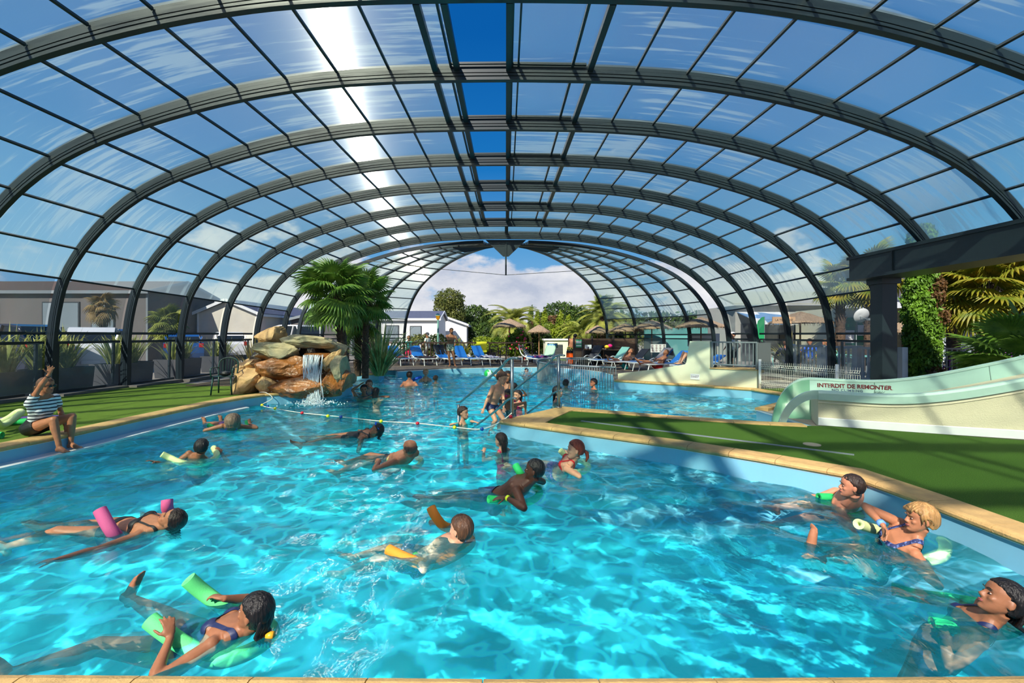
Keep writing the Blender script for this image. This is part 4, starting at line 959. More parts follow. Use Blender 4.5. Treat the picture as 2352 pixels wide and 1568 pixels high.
# 6 woman with goggles
p = person('woman floating on her back with blue goggles pushed up on wet hair', S_BROWN, ('wet', H_BLACK, (.5,0,-.7), .06), P(866,987,7.75), (-.80,-.25,.55), (.50,.0,.86), pel=B(800,1006,-0.35), fwd=(-.1,-.1,1), female=True, s=.95, hs=1.02, vox=.009,
    hands={'L':dict(t=B(825,1020,-.36), h=(0,-.5,-.4)), 'R':dict(t=B(828,989,-.27), h=(0,.5,-.4))}, feet={'L':dict(t=B(690,1020,-0.31), h=(0,0,1), toe=(-.7,0,.5)), 'R':dict(t=B(695,1008,-0.33), h=(0,0,1), toe=(-.7,0,.5))}, wear=[('swimsuit', C_BLACK, 'one_piece')])
g = MB()
for sx in (-1,1): g.ball(p.Hm @ (V((sx*.03,.072,.205))*p.hs), V((.026,.018,.016))*p.hs, 10, p.Hm3)
g.tube([p.Hm @ (V(q)*p.hs) for q in ((-.03,.078,.20),(-.088,.0,.17),(-.03,-.11,.15),(.03,-.11,.15),(.088,0,.17),(.03,.078,.20))], .006, 6); p.child(g, 'goggles', C_BLUE, 'blue swim goggles')
# 7 bald man
p = person('bald man with shaven grey sides floating away from the camera', S_TAN, ('bald', H_SHAVE), P(941,1029,6.15), (-.78,.60,.0), (.05,.03,1), pel=B(885,1072,-0.45), fwd=(-.4,.2,.8), s=.98, hs=1.02, vox=N8, belly=.02,
    hands={'L':dict(t=B(872,1056,-.20), h=(.1,-1,-.3), d=(-.6,.4,-.2), c=.7), 'R':dict(t=B(900,1044,-.28), h=(.3,.6,-.4))}, feet={'L':dict(t=B(800,1082,-0.50), h=(0,0,1), toe=(-.7,.2,.4)), 'R':dict(t=B(812,1062,-0.40), h=(0,0,1), toe=(-.7,.2,.4))}, wear=[('swim_trunks', C_TRUNK2, 'trunks', .45, .05)])
noodle([B(890,1053,-.24), B(915,1066,-.32), B(950,1075,-.40), B(968,1058,-.36), B(948,1046,-.30)], F_PALE, 'pale yellow noodle around the bald man', .04)
# 8 girl with long wet dark hair, pink suit
person('girl with long wet dark hair and pink swimsuit seen from behind', S_FAIR, ('wet', H_DBROWN, (0,0,-1), .16), P(1150,1010,6.85), (-.75,.62,.0), (0,0,1), pel=P(1155,1060,6.9), fwd=(-.7,.6,.1), female=True, s=.78, hs=.95, vox=.009, faces=False,
    hands={'L':dict(t=B(1112,1037,-.26), h=(0,-.6,-.3), p=(0,0,-1)), 'R':dict(t=B(1122,1028,-.3), h=(.2,.6,-.4))}, wear=[('swimsuit', C_PINK, 'one_piece')])
# 9 auburn woman
p = person('auburn-haired woman in red bikini top by the peninsula wall', S_FAIR, ('tail', H_RED, (.15,-.05,-.95), .15), P(1322,1031,5.85), (-.99,.02,.05), (.03,0,1), pel=B(1282,1088,-0.42), fwd=(-.6,-.1,.75), female=True, s=.92, hs=1.05, vox=N8,
    hands={'L':dict(t=B(1322,1082,-.26), h=(.5,-1,-.1), d=(-1,.1,0)), 'R':dict(t=B(1304,1040,-.19), h=(.2,.8,-.4), d=(-1,.2,.1))}, feet={'L':dict(t=B(1190,1085,-0.50), h=(0,0,1)), 'R':dict(t=B(1195,1074,-0.45), h=(0,0,1))}, wear=[('bikini_top', C_RED, 'bikini_top'), ('bikini_bottom', C_PURP, 'brief')])
noodle([P(1287,1034,6.4), B(1305,1050,-.24), B(1335,1058,-.34), B(1352,1072,-.38), B(1335,1084,-.34), B(1308,1082,-.26)], F_PALE, 'pale yellow noodle around the auburn-haired woman', .04)
# 10 dark-skinned man
p = person('dark-skinned man with close-cropped hair and yellow wristband, in navy trunks', S_DARK, ('crop', hairmat('hair_cropped', srgb(16,14,14))), P(1228,1078,4.9), (-.95,.28,.02), (.10,0,1), pel=B(1128,1150,-0.42), fwd=(-.35,.0,.9), s=1.0, hs=1.03, vox=.007, lip=M_lipd,
    hands={'L':dict(t=B(1163,1142,-.19), h=(.3,-1,-.25), d=(-1,.05,-.05), p=(0,.1,-1), c=.35), 'R':dict(t=B(1208,1090,-.12), h=(.2,.9,-.4), d=(-.75,.3,.35), p=(-.2,-.2,-1), c=.6)},
    feet={'L':dict(t=B(955,1156,-0.38), h=(0,0,1), toe=(-.8,0,.4)), 'R':dict(t=B(975,1142,-0.40), h=(0,0,1), toe=(-.8,0,.4))}, wear=[('swim_trunks', C_NAVY, 'trunks', .6, .05)])
bracelet(p, -1, .92, mat('lime', srgb(210,230,40), .5), 'neon yellow wristband')
noodle([P(1184,1068,5.15), P(1196,1088,5.1), B(1212,1108,-.24), B(1240,1130,-.40), B(1215,1152,-.42), B(1165,1150,-.30), B(1122,1146,-.24)], F_EMER, 'emerald green noodle around the dark-skinned man', .042)
# 11 boy with the orange noodle
p = person('brown-haired boy in blue trunks lying back over orange noodle', S_FAIR, ('short', H_BROWN), P(1058,1214,3.85), (-.84,.52,-.02), (.1,.05,1), pel=B(975,1280,-.48), fwd=(-.35,.1,.9), s=.84, hs=.99, vox=.007,
    hands={'L':dict(t=B(952,1272,-.29), h=(.5,-1,-.2), d=(-.8,.3,.1)), 'R':dict(t=B(1012,1200,-.25), h=(.3,.7,-.3), d=(-.8,.1,0))}, feet={'L':dict(t=B(825,1312,-.60), h=(0,0,1), toe=(-.7,-.2,.3)), 'R':dict(t=B(850,1278,-.55), h=(0,0,1), toe=(-.7,.1,.3))}, wear=[('swim_trunks', C_NPAT, 'trunks', .65, .05)])
bracelet(p, -1, .9, mat('lime_green', srgb(120,220,40), .5), 'lime green wristband')
noodle([P(990,1165,4.15), P(999,1183,4.12), B(1020,1208,-.26), B(1060,1222,-.40), B(1082,1245,-.38), B(1045,1275,-.36), B(990,1296,-.34), B(940,1285,-.29), B(892,1262,-.26)], F_ORANGE, 'orange foam noodle under the brown-haired boy', .043)
# 12 man by the wall
p = person('man with receding dark hair resting against the right pool wall', S_RED, ('crop', H_DBROWN), P(1957,1115,4.58), (-.85,.40,.02), (.05,.02,1), pel=B(1912,1190,-.68), fwd=(-.6,-.25,.7), s=.98, hs=1.03, vox=.007,
    hands={'L':dict(t=B(1918,1182,-.30), h=(.25,-.8,-.8), d=(-1,.1,0)), 'R':dict(t=B(1880,1138,-.27), h=(.2,.8,-.3), d=(-1,0,0), p=(0,0,-1))}, feet={'L':dict(t=B(1745,1208,-0.52), h=(0,0,1), toe=(-.8,0,.4)), 'R':dict(t=B(1700,1168,-0.40), h=(0,0,1), toe=(-.8,0,.4))}, wear=[('swim_trunks', C_NAVY, 'brief')])
noodle([B(1880,1141,-.26), B(1915,1142,-.28), B(1975,1145,-.40), B(1995,1170,-.42), B(1965,1186,-.38), B(1925,1180,-.34)], F_EMER, 'emerald noodle around the man at the right pool wall', .042)
# 13 blonde woman
p = person('woman with short blond hair and navy strappy swimsuit, toes above water', S_TAN, ('swept', H_BLOND), P(2115,1189,3.72), (-.82,.22,-.08), (.05,.05,1), pel=B(2035,1268,-.39), fwd=(-.65,-.2,.7), female=True, s=.96, hs=1.02, vox=.007,
    hands={'R':dict(t=B(2030,1208,-.10), h=(-.1,.9,.4), d=(-.15,-.35,-.9), p=(-.8,.1,0), c=.5), 'L':dict(t=B(2085,1288,-.32), h=(.5,-.9,-.2), d=(-1,.1,0))},
    feet={'R':dict(t=B(1838,1250,-0.26), h=(0,0,1), toe=(-.05,.05,1), up=(-1,0,0)), 'L':dict(t=B(1885,1288,-.34), h=(0,0,1), toe=(-.6,0,.5))}, wear=[('swimsuit', C_NPAT, 'one_piece')])
bracelet(p, 1, .86, mat('sky_blue_band', srgb(110,160,235), .5), 'light blue wristband', .016, .033)
noodle([P(1972,1203,3.95), B(2000,1212,-.22), B(2050,1222,-.30), B(2120,1215,-.36), B(2165,1240,-.30), B(2165,1275,-.32), B(2110,1290,-.34)], F_PALE, 'pale yellow noodle behind the short-haired blond woman', .044)
# 14 girl at the lower right
p = person('dark-haired girl in navy swimsuit leaning back near the lower right corner', S_BROWN, ('wet', H_BLACK, (.7,-.1,-.6), .14), P(2306,1375,2.72), (-.74,.42,.46), (.42,.0,.9), pel=B(2205,1452,-0.42), fwd=(-.4,-.1,.9), female=True, s=.92, hs=1.0, vox=.007,
    hands={'R':dict(t=B(2165,1368,-.33), h=(.1,.8,-.4), d=(-1,.1,0), p=(0,0,-1)), 'L':dict(t=B(2160,1440,-.36), h=(.4,-1,-.2), d=(-1,.1,0), p=(0,0,-1))}, feet={'L':dict(t=V((2.35,2.75,-1.12)), h=(-1,0,.6), toe=(-1,0,0)), 'R':dict(t=V((2.4,2.95,-1.12)), h=(-1,.1,.6), toe=(-1,0,0))}, wear=[('swimsuit', C_NAVY, 'one_piece')])
bracelet(p, -1, .8, C_BLUE, 'blue wristband')
noodle([B(2048,1352,-.34), B(2110,1368,-.34), B(2190,1378,-.36), B(2300,1400,-.44), B(2330,1440,-.42), B(2250,1452,-.36), B(2140,1432,-.34)], F_EMER, 'emerald noodle around the girl at the lower right', .043)
# 15 boy on the steps
person('boy with tousled brown hair in navy trunks wading down the steps', S_FAIR, ('short', H_BROWN), P(1153,867,9.25), (.78,-.50,-.42), (.30,-.15,.9), pel=P(1131,926,9.3), fwd=(.75,-.6,0), s=.84, hs=1.10, vox=.008,
    hands={'R':dict(t=P(1110,941,9.05), h=(-.7,-.2,.2), c=.4, sp=.3), 'L':dict(t=P(1157,936,9.1), h=(.5,.5,.2), c=.5)}, feet={'R':dict(t=P(1124,995,9.2), h=(.6,-.8,0), toe=(.7,-.7,0), up=(0,0,1)), 'L':dict(t=P(1143,990,9.4), h=(.7,-.6,0), toe=(.7,-.7,0), up=(0,0,1))}, wear=[('swim_trunks', C_NAVY, 'trunks', .35, .05)])
# 16 boy with armbands
p = person('small boy with turquoise armbands below the wading boy', S_FAIR, ('short', H_DBROWN), P(1064,947,9.0), (.92,-.35,.05), (0,0,1), pel=P(1066,1005,9.05), fwd=(.8,-.3,0), s=.68, hs=1.05, vox=.009,
    hands={'R':dict(t=B(1046,972,-.20), h=(-.9,0,-.1)), 'L':dict(t=B(1092,969,-.20), h=(.5,.5,.2))})
for sd in (-1,1):
    S, E, W, d = p.arms[sd]; ax = (E-S).normalized(); c = lerp(S, E, .6); m = MB(); m.tube([c-ax*.07, c-ax*.055, c+ax*.055, c+ax*.07], [.05,.082,.082,.05], 14)
    o = m.build('armband', mat('turquoise_vinyl', srgb(40,190,205), .3), smooth=True); tag(o, 'inflated turquoise armband on the small boy\'s %s arm' % ('raised front' if sd < 0 else 'rear'), 'armband')
# 17-20 girls behind the peninsula tip
p = person('girl in dark dotted swimsuit wearing pink goggles at the peninsula tip', S_BROWN, ('wet', H_BLACK, (.1,.1,-.9), .12), P(1166,907,9.7), (-.60,-.68,-.30), (.05,-.1,1), pel=P(1178,965,9.8), fwd=(-.5,-.8,0), female=True, s=.84, hs=1.08, vox=.009,
    hands={'L':dict(t=P(1207,946,9.75), h=(.7,.2,0)), 'R':dict(t=P(1150,940,9.6), h=(-.7,.2,0))}, wear=[('swimsuit', C_TEAL, 'one_piece')])
g = MB()
for sx in (-1,1): g.ball(p.Hm @ (V((sx*.034,.09,.115))*p.hs), V((.034,.026,.028))*p.hs, 10, p.Hm3)
g.tube([p.Hm @ (V(q)*p.hs) for q in ((-.05,.08,.118),(-.092,.0,.125),(-.03,-.115,.13),(.03,-.115,.13),(.092,0,.125),(.05,.08,.118))], .008, 6); p.child(g, 'goggles', C_PINK, 'pink diving goggles')
person('dark-haired girl in black bikini top standing behind the wading boy', S_BROWN, ('tail', H_BLACK), P(1166,864,12.0), (-.3,-.95,-.15), (0,0,1), pel=P(1160,918,12.0), fwd=(-.3,-.9,0), female=True, s=.92, hs=1.25, vox=.010, wear=[('bikini_top', C_BLACK, 'bikini_top'), ('bikini_bottom', C_BLACK, 'brief')],
    hands={'L':dict(t=P(1150,896,11.7), h=(.6,-.3,-.2)), 'R':dict(t=P(1146,895,11.8), h=(-.6,-.3,-.2))})
person('laughing girl with wet pigtails beside the handrail post', S_FAIR, ('wet', H_DBROWN, (0,0,-1), .12), P(1189,907,10.8), (-.72,-.68,0), (.05,0,1), pel=P(1192,958,10.8), female=True, s=.75, hs=1.05, vox=.010, wear=[('swimsuit', C_PINK, 'one_piece')])
person('child with short black hair just behind the girls at the steps', S_BROWN, ('short', H_BLACK), P(1181,889,12.2), (.5,.8,0), (0,0,1), s=.75, hs=1.0, vox=.012, faces=False, hands={'R':dict(t=P(1202,898,12.0), h=(.5,0,0)), 'L':dict(t=P(1168,905,12.3))}, wear=[('swimsuit', C_PINK, 'one_piece')])
# 21-27 farther swimmers
person('woman with long loose black hair behind the right handrail', S_FAIR, ('long', H_BLACK, (0,0,-1), .20), P(1281,899,12.0), (.85,-.45,0), (0,0,1), female=True, s=.9, hs=1.25, vox=.012, wear=[('swimsuit', C_NAVY, 'one_piece')])
person('man with cropped brown hair in front of the round fence', S_FAIR, ('short', H_DBROWN), P(1300,880,15.2), (.45,.85,0), s=.95, hs=1.15, vox=.014, faces=False)
person('boy with black hair facing left at the fence end', S_BROWN, ('short', H_BLACK), P(1363,878,14.8), (-.95,-.25,0), s=.8, hs=1.15, vox=.012)
person('splashing child with dark hair far out in the pool', S_BROWN, ('short', H_BLACK), P(1209,852,19.3), (.1,-1,0), s=.8, hs=1.0, vox=.014, faces=False, hands={'L':dict(t=P(1222,862,18.8), h=(.5,0,0)), 'R':dict(t=P(1197,862,18.8), h=(-.5,0,0))})
person('broad-shouldered man seen from behind beside a blue noodle', S_RED, ('short', H_DBROWN), P(941,861,15.8), (.15,1,0), s=1.05, hs=1.12, vox=.012, faces=False)
noodle([B(946,874,-.22), P(956,869,15.9), P(966,866,16.4)], F_BLUE, 'blue noodle beside the broad-shouldered man', .05)
person('smiling woman with light hair pinned up at the far pool side', S_FAIR, ('bun', H_BLOND), P(978,855,17.4), (.2,-.98,0), female=True, s=1.0, hs=1.25, vox=.012, wear=[('bikini_top', C_BLACK, 'bikini_top')])
person('small sandy-haired child between the couple in the far pool', S_FAIR, ('short', H_BROWN), P(1001,869,16.4), (.3,.9,0), s=.7, hs=1.0, vox=.014, faces=False)
person('man running both hands through wet hair near the rock fountain', S_TAN, ('short', H_BLACK), P(836,894,13.1), (.28,-.95,0), s=1.0, hs=1.18, vox=.010, hands={'R':dict(t=P(826,884,13.05), h=(-1,-.1,-.4), d=(.6,.2,.5), p=(1,0,0)), 'L':dict(t=P(848,886,13.1), h=(1,-.1,.1), d=(-.8,.2,.3), p=(-1,0,0))})
person('girl with centre-parted brown hair behind the man rubbing his head', S_FAIR, ('long', H_BROWN, (0,0,-1), .14), P(848,882,14.0), (.35,-.93,0), female=True, s=.85, hs=1.12, vox=.012, wear=[('swimsuit', C_NAVY, 'one_piece')])
person('person with slick black ponytail seen from behind near the rock fountain', S_TAN, ('wet', H_BLACK, (0,0,-1), .20), P(864,900,12.6), (.15,.98,0), female=True, s=.85, hs=1.08, vox=.012, faces=False, hands={'R':dict(t=B(876,910,-.22), h=(.6,0,0)), 'L':dict(t=B(848,910,-.24), h=(-.6,0,0))})
person('bather reaching for a ball behind the steps handrail', S_FAIR, ('short', H_BROWN), P(1148,853,17.5), (-.9,-.2,0), s=.85, hs=1.05, vox=.014, faces=False, hands={'R':dict(t=P(1134,860,17.5)), 'L':dict(t=P(1133,858,17.8))})
o = MB().ball(P(1122,858,17.3), .17, 14).build('ball', clothmat('ball_vinyl', srgb(225,235,232), srgb(40,190,90), 3, thr=.6, rough=.3), smooth=True); tag(o, 'white and green beach ball floating far out', 'ball')
# ---- on the far deck
fz = .0
p = person('bearded shirtless man in leafy print shorts standing on the far deck', S_BROWN, ('short', H_DBROWN), P(1037,759,20.25), (.38,-.85,-.38), (.05,-.15,1), pel=P(1034,800,20.3), fwd=(.3,-.95,0), s=1.0, hs=1.0, vox=.010,
    hands={'R':dict(t=P(1040,779,19.9), h=(-1,.2,-.3), d=(.6,-.3,.3), c=.9), 'L':dict(t=P(1045,789,20.0), h=(.7,.2,-.4), d=(-.2,-.2,-.6), c=.8)}, feet={'R':dict(t=(-2.5,20.38,.10), toe=(-.15,-1,0), up=(0,0,1), h=(0,-1,0)), 'L':dict(t=(-2.27,20.38,.10), toe=(.5,-.85,0), up=(0,0,1), h=(0,-1,0))}, wear=[('swim_shorts', C_FLORAL, 'trunks', .45, .10)])
m = MB(); m.ball(p.Hm @ (V((0,.055,.025))*p.hs), V((.055,.045,.038))*p.hs, 12, p.Hm3); p.child(m, 'beard', H_DBROWN, 'full dark beard')
p = person('short-haired woman in turquoise top and pink trousers behind the dark fence', S_RED, ('short', H_BROWN), P(939,776,25.2), (.05,-1,0), s=.95, hs=1.15, female=True, vox=.014, wear=[('top', C_TURQ, 'tee', .05, .1), ('trousers', C_PINK, 'pants', .85)],
    feet={'R':dict(t=(-5.47,25.3,.05), toe=(0,-1,0), up=(0,0,1), h=(0,-1,0)), 'L':dict(t=(-5.27,25.3,.05), toe=(0,-1,0), up=(0,0,1), h=(0,-1,0))})
m = MB()
for sx in (-1,1): m.ball(p.Hm @ (V((sx*.034,.096,.112))*p.hs), V((.032,.014,.022))*p.hs, 8, p.Hm3)
p.child(m, 'sunglasses', M_black)
person('grey-haired man in white patterned shirt beyond the dark fence', S_TAN, ('short', hairmat('hair_grey', srgb(170,165,160))), P(981,768,27.0), (-.8,.3,-.1), s=1.0, hs=1.15, vox=.014, faces=False, wear=[('shirt', C_WHITE, 'tee', .02, .7), ('trousers', clothmat('pale_trousers', srgb(200,200,196)), 'pants', .9)],
    feet={'R':dict(t=(-4.75,27.0,.05), toe=(-1,0,0), up=(0,0,1), h=(-1,-.2,0)), 'L':dict(t=(-4.6,27.1,.05), toe=(-1,0,0), up=(0,0,1), h=(-1,-.2,0))})
person('shirtless man in black and yellow shorts bending by the orange bin', S_RED, ('short', H_BLACK), P(1321,772,23.0), (.5,.8,-.3), (.45,.1,.88), pel=P(1311,799,23.1), fwd=(.4,.9,0), s=.98, hs=1.05, vox=.012, faces=False, wear=[('swim_shorts', C_YELL, 'trunks', .5, .10)],
    feet={'R':dict(t=(3.42,23.1,.08), toe=(.3,.9,0), up=(0,0,1), h=(0,1,0)), 'L':dict(t=(3.15,23.1,.08), toe=(.3,.9,0), up=(0,0,1), h=(0,1,0))}, hands={'R':dict(t=(3.75,23.3,1.0)), 'L':dict(t=(3.3,23.5,.95))})
# ================================================================ SLIDE
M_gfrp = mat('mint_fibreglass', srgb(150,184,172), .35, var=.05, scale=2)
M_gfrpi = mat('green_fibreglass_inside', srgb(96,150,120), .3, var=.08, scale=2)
SC_ = [V((5.42,8.02,0)), V((6.5,7.48,0)), V((7.7,6.98,0)), V((9.4,6.35,0)), V((12.2,5.5,0))]
SZ = [.53,.55,.86,1.45,2.3]
def slide_at(t):
    i = min(len(SC_)-2, int(t)); k = t-i
    def cr(a, b, c, d, k): return .5*((2*b)+(-a+c)*k+(2*a-5*b+4*c-d)*k*k+(-a+3*b-3*c+d)*k**3)
    g = lambda L, j: L[max(0, min(len(L)-1, j))]
    p = cr(g(SC_,i-1) if i else SC_[0]*2-SC_[1], SC_[i], SC_[i+1], g(SC_,i+2), k); z = cr(g(SZ,i-1), SZ[i], SZ[i+1], g(SZ,i+2), k)
    return p, z
sl = thing('water_slide', 'mint green water slide on a cream rendered wall with red warning lettering', 'slide', (5.4,8.0,0)); OFF = V((-5.4,-8.0,0))
nts = 40; shell = MB(); near = []; far = []; secs = []
for j in range(nts+1):
    t = 4*j/nts; p, z = slide_at(t); q, _ = slide_at(min(4, t+.01)); d = (q-p); d.z = 0
    if d.length < 1e-6: q, _ = slide_at(t-.01); d = p-q; d.z = 0
    d.normalize(); nr = V((d.y, -d.x, 0))            # toward the camera
    if nr.y > 0: nr = -nr
    fl = max(-.18, z-.62); hz = z+.13
    prof = [(.45,z),(.43,z-.12),(.36,z-.38),(.2,fl+.06),(0,fl),(-.2,fl+.06),(-.36,z-.30),(-.43,z-.02),(-.46,hz)]
    secs.append([p+nr*a+V((0,0,b)) for a, b in prof]); near.append((p+nr*.47, z, nr, d)); far.append((p-nr*.48, hz, nr, d))
def sheet(m, rows, th=.02):
    n = len(rows[0]); m.add([v for r_ in rows for v in r_], [(i*n+j, i*n+j+1, (i+1)*n+j+1, (i+1)*n+j) for i in range(len(rows)-1) for j in range(n-1)])
sheet(shell, secs)
ex = []                                              # exit: far wall and floor run on over the water
p0, z0, n0, d0 = near[0][0], SZ[0], near[0][2], near[0][3]; c0 = SC_[0]
for k in range(9):
    a = k/8*PI/2; dx = .62*math.sin(a); zz = -.30+(SZ[0]+.13+.30)*math.cos(a); fl = -.20
    c = c0 - d0*dx
    ex.append([c + n0*.2 + V((0,0,fl+.04)), c + V((0,0,fl)), c - n0*.2 + V((0,0,min(zz, fl+.06))), c - n0*.36 + V((0,0,min(zz, .2))), c - n0*.43 + V((0,0,min(zz,.48))), c - n0*.46 + V((0,0,zz))])
sheet(shell, ex); o = shell.build('flume', M_gfrp, sl, True); o.location = OFF
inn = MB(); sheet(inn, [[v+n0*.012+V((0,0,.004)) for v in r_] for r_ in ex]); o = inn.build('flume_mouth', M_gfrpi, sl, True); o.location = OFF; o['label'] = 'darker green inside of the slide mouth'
rim = MB()
def rimbar(pts, w, h, side):
    rings = []
    for (p, z, nr, d) in pts:
        a = p + V((0,0,z))
        rings.append([a+nr*side*(-.03), a+nr*side*(-.03)+V((0,0,.03)), a+nr*side*.02+V((0,0,.045)), a+nr*side*(w-.02)+V((0,0,.035)), a+nr*side*w+V((0,0,.0)), a+nr*side*w+V((0,0,-h)), a+nr*side*(w-.03)+V((0,0,-h)), a+nr*side*(w-.03)+V((0,0,-.02))])
    rim.rings(rings if side > 0 else [r_[::-1] for r_ in rings])
rimbar(near, .08, .11, 1); rimbar(far, .08, .11, -1)
# curved lips of the mouth
for base, sgn, z1 in ((near[0][0], 1, SZ[0]), (far[0][0], -1, SZ[0]+.13)):
    rings = []
    for k in range(13):
        a = k/12*PI/2; dx = .60*math.sin(a); zz = -.30+(z1+.30+.04)*math.cos(a); ix = .50*math.sin(a); iz = -.30+(z1+.30-.10)*math.cos(a)
        A = base - d0*dx + V((0,0,zz)); Bq = base - d0*ix + V((0,0,iz)); w = n0*sgn*.06
        rings.append([A-w*.4, A+w, Bq+w, Bq-w*.4])
    rim.rings(rings if sgn > 0 else [r_[::-1] for r_ in rings])
o = rim.build('rim', mat('mint_rim', srgb(168,198,186), .3, var=.03), sl, False); o.location = OFF
wall = MB(); rings = []
for (p, z, nr, d) in near:
    a = p + nr*.035; b = p - nr*.90
    rings.append([a+V((0,0,-.03)), a+V((0,0,z-.10)), b+V((0,0,z-.10)), b+V((0,0,-.03))])
wall.rings([r_[::-1] for r_ in rings]); o = wall.build('support_wall', M_beige, sl); o.location = OFF
tr_ = MB(); rings = []
for (p, z, nr, d) in near:
    a = p + nr*.037; rings.append([a+V((0,0,z-.17)), a+nr*.012+V((0,0,z-.165)), a+nr*.012+V((0,0,z-.10)), a+V((0,0,z-.095))])
tr_.rings(rings); o = tr_.build('render_edge', mat('light_render', srgb(222,210,184), .8), sl); o.location = OFF
sk = MB(); rings = []
for (p, z, nr, d) in near:
    a = p + nr*.04; rings.append([a+V((0,0,.0)), a+nr*.02+V((0,0,.0)), a+nr*.02+V((0,0,.115)), a+V((0,0,.125))])
sk.rings(rings); o = sk.build('skirting', M_white, sl); o.location = OFF; o['label'] = 'white plastic skirting strip along the foot of the cream wall'
def seam(t):
    m = MB(); j = int(t/4*nts); m.tube([v+V((0,0,.006)) for v in secs[j][4:]], .006, 5); o = m.build('joint', mat('joint_dark', srgb(84,112,104), .6), sl); o.location = OFF
seam(.85); seam(2.0)
def text_mesh(name, body, size, M, m_, parent=None, ext=.001, bold=0, sx=1.0, label=None, space=1.0):
    cu = bpy.data.curves.new(name, 'FONT'); cu.body = body; cu.size = size; cu.extrude = ext; cu.align_x = 'CENTER'; cu.align_y = 'CENTER'; cu.offset = bold; cu.space_character = space
    t = bpy.data.objects.new('tmp', cu); COL.objects.link(t); dg = bpy.context.evaluated_depsgraph_get(); me = bpy.data.meshes.new_from_object(t.evaluated_get(dg)); bpy.data.objects.remove(t)
    me.transform(Matrix.Diagonal((sx,1,1,1))); me.transform(M); me.materials.clear(); me.materials.append(m_); o = bpy.data.objects.new(name, me); COL.objects.link(o)
    if parent: o.parent = parent; o.location = -parent.location
    if label: o['label'] = label
    return o
def facing(p, nrm, up=(0,0,1)):
    """matrix that puts text (drawn in x-y) at p, reading from the side nrm points to"""
    n = V(nrm).normalized(); u = V(up); u = (u-n*u.dot(n)).normalized(); x = u.cross(n); M = Matrix((x, u, n)).transposed().to_4x4(); M.translation = V(p); return M
def worn(name, c1, c2, sc=9, thr=.47):
    m = clothmat(name, c1, c2, sc, 'noise', .5, thr); return m
M_redt = worn('worn_red_lettering', srgb(150,176,164), srgb(128,14,34), 22, .36); M_blut = mat('navy_lettering', srgb(30,62,110), .5)
def on_far(px, k):
    """point and up direction on the inner face of the far side, k of the way down from the rim"""
    r_ = min(secs[:28], key=lambda q: abs(1162+F*q[7].x/q[7].y-px)); return lerp(r_[8], r_[7], k), (r_[8]-r_[7]).normalized()
a, ua = on_far(1903, .62); b, ub = on_far(2027, .62); upv = (ua+ub).normalized(); xv = (b-a).normalized(); nn = xv.cross(upv); nn = nn if nn.y < 0 else -nn
text_mesh('warning_text', 'INTERDIT DE REMONTER', .098, facing((a+b)/2+nn*.012, nn, upv), M_redt, sl, bold=.0035, sx=.98, label='worn dark red warning lettering')
text_mesh('warning_text', 'NO CLIMBING', .056, facing((a+b)/2+nn*.012-upv*.075-xv*.10, nn, upv), M_blut, sl, bold=.0010, sx=1.15, label='small blue warning lettering', space=1.15)
def lay_on_flume(o):
    me = o.data
    for v in me.vertices:
        p = v.co.copy(); best = None
        for i in range(len(secs)-1):
            A0, A1 = secs[i][8], secs[i+1][8]; t = (p-A0).dot((A1-A0))/max(1e-9,(A1-A0).length_squared)
            if 0 <= t <= 1:
                q7 = lerp(A0, A1, t); q6 = lerp(secs[i][7], secs[i+1][7], t); uu = (q6-q7); k = (p-q7).dot(uu)/uu.length_squared; sfc = q7+uu*k; d_ = (p-sfc).length
                if best is None or d_ < best[0]: best = (d_, sfc)
        if best: v.co = best[1] + nn*.006
for o_ in [x for x in sl.children if x.name.startswith('warning_text')]: lay_on_flume(o_)
g = MB(); c = (a+b)/2+nn*.030-upv*.085+xv*.33; x_ = xv
for k in range(3): g.tube([c+x_*(.03*k-.05)+V((0,0,.02)), c+x_*(.03*k)+V((0,0,-.02)), c+x_*(.03*k+.04)+V((0,0,.018))], .003, 4)
g.tube([c-x_*.06, c+x_*.07+V((0,0,-.025))], .003, 4); o = g.build('scratched_mark', mat('scribble', srgb(60,84,86), .6), sl); o.location = OFF
# ================================================================ HANDRAILS
def pipe(m, pts, r=.024, n=10): m.tube(catmull(pts, 5), r, n)
dv = V((-1.08,1.14,-1.0))
for k, (bx, by, lab) in enumerate(((.11,8.16,'stainless handrail on the peninsula tip, nearer to the armband boy'), (1.07,9.22,'stainless handrail on the peninsula edge, nearer to the round fence'))):
    h = thing('handrail', lab, 'handrail', (bx, by, .02)); base = V((bx, by, 0))
    m = MB(); m.tube([(0,0,0),(0,0,1.04)], .030, 12); m.build('post', M_chrome, h, True)
    m = MB(); m.tube([(0,0,0),(0,0,.02)], .06, 16); m.build('base_flange', M_chrome, h, True)
    m = MB(); top = V((0,0,1.06)); low = dv + top; pts = [top+V((.10,-.10,0)), top, top+dv*.10+V((0,0,.04)), top+dv*.22, top+dv*.88, top+dv*.97+V((0,0,.02)), low+V((-.03,.03,.03))]
    m.tube(catmull(pts,4), .034, 10, flat=.6); m.build('top_rail', M_chrome, h, True)
    m = MB(); m.tube([low+V((0,0,-.01)), V((low.x, low.y, -1.15))], .028, 10); m.build('lower_post', M_chrome, h, True)
    m = MB(); t2 = V((0,0,.34)); m.tube(catmull([t2+V((.07,-.07,0)), t2, t2+dv*.10+V((0,0,.03)), t2+dv*.22, t2+dv*.85, t2+dv*1.0],4), .030, 10, flat=.6); m.build('low_rail', M_chrome, h, True)
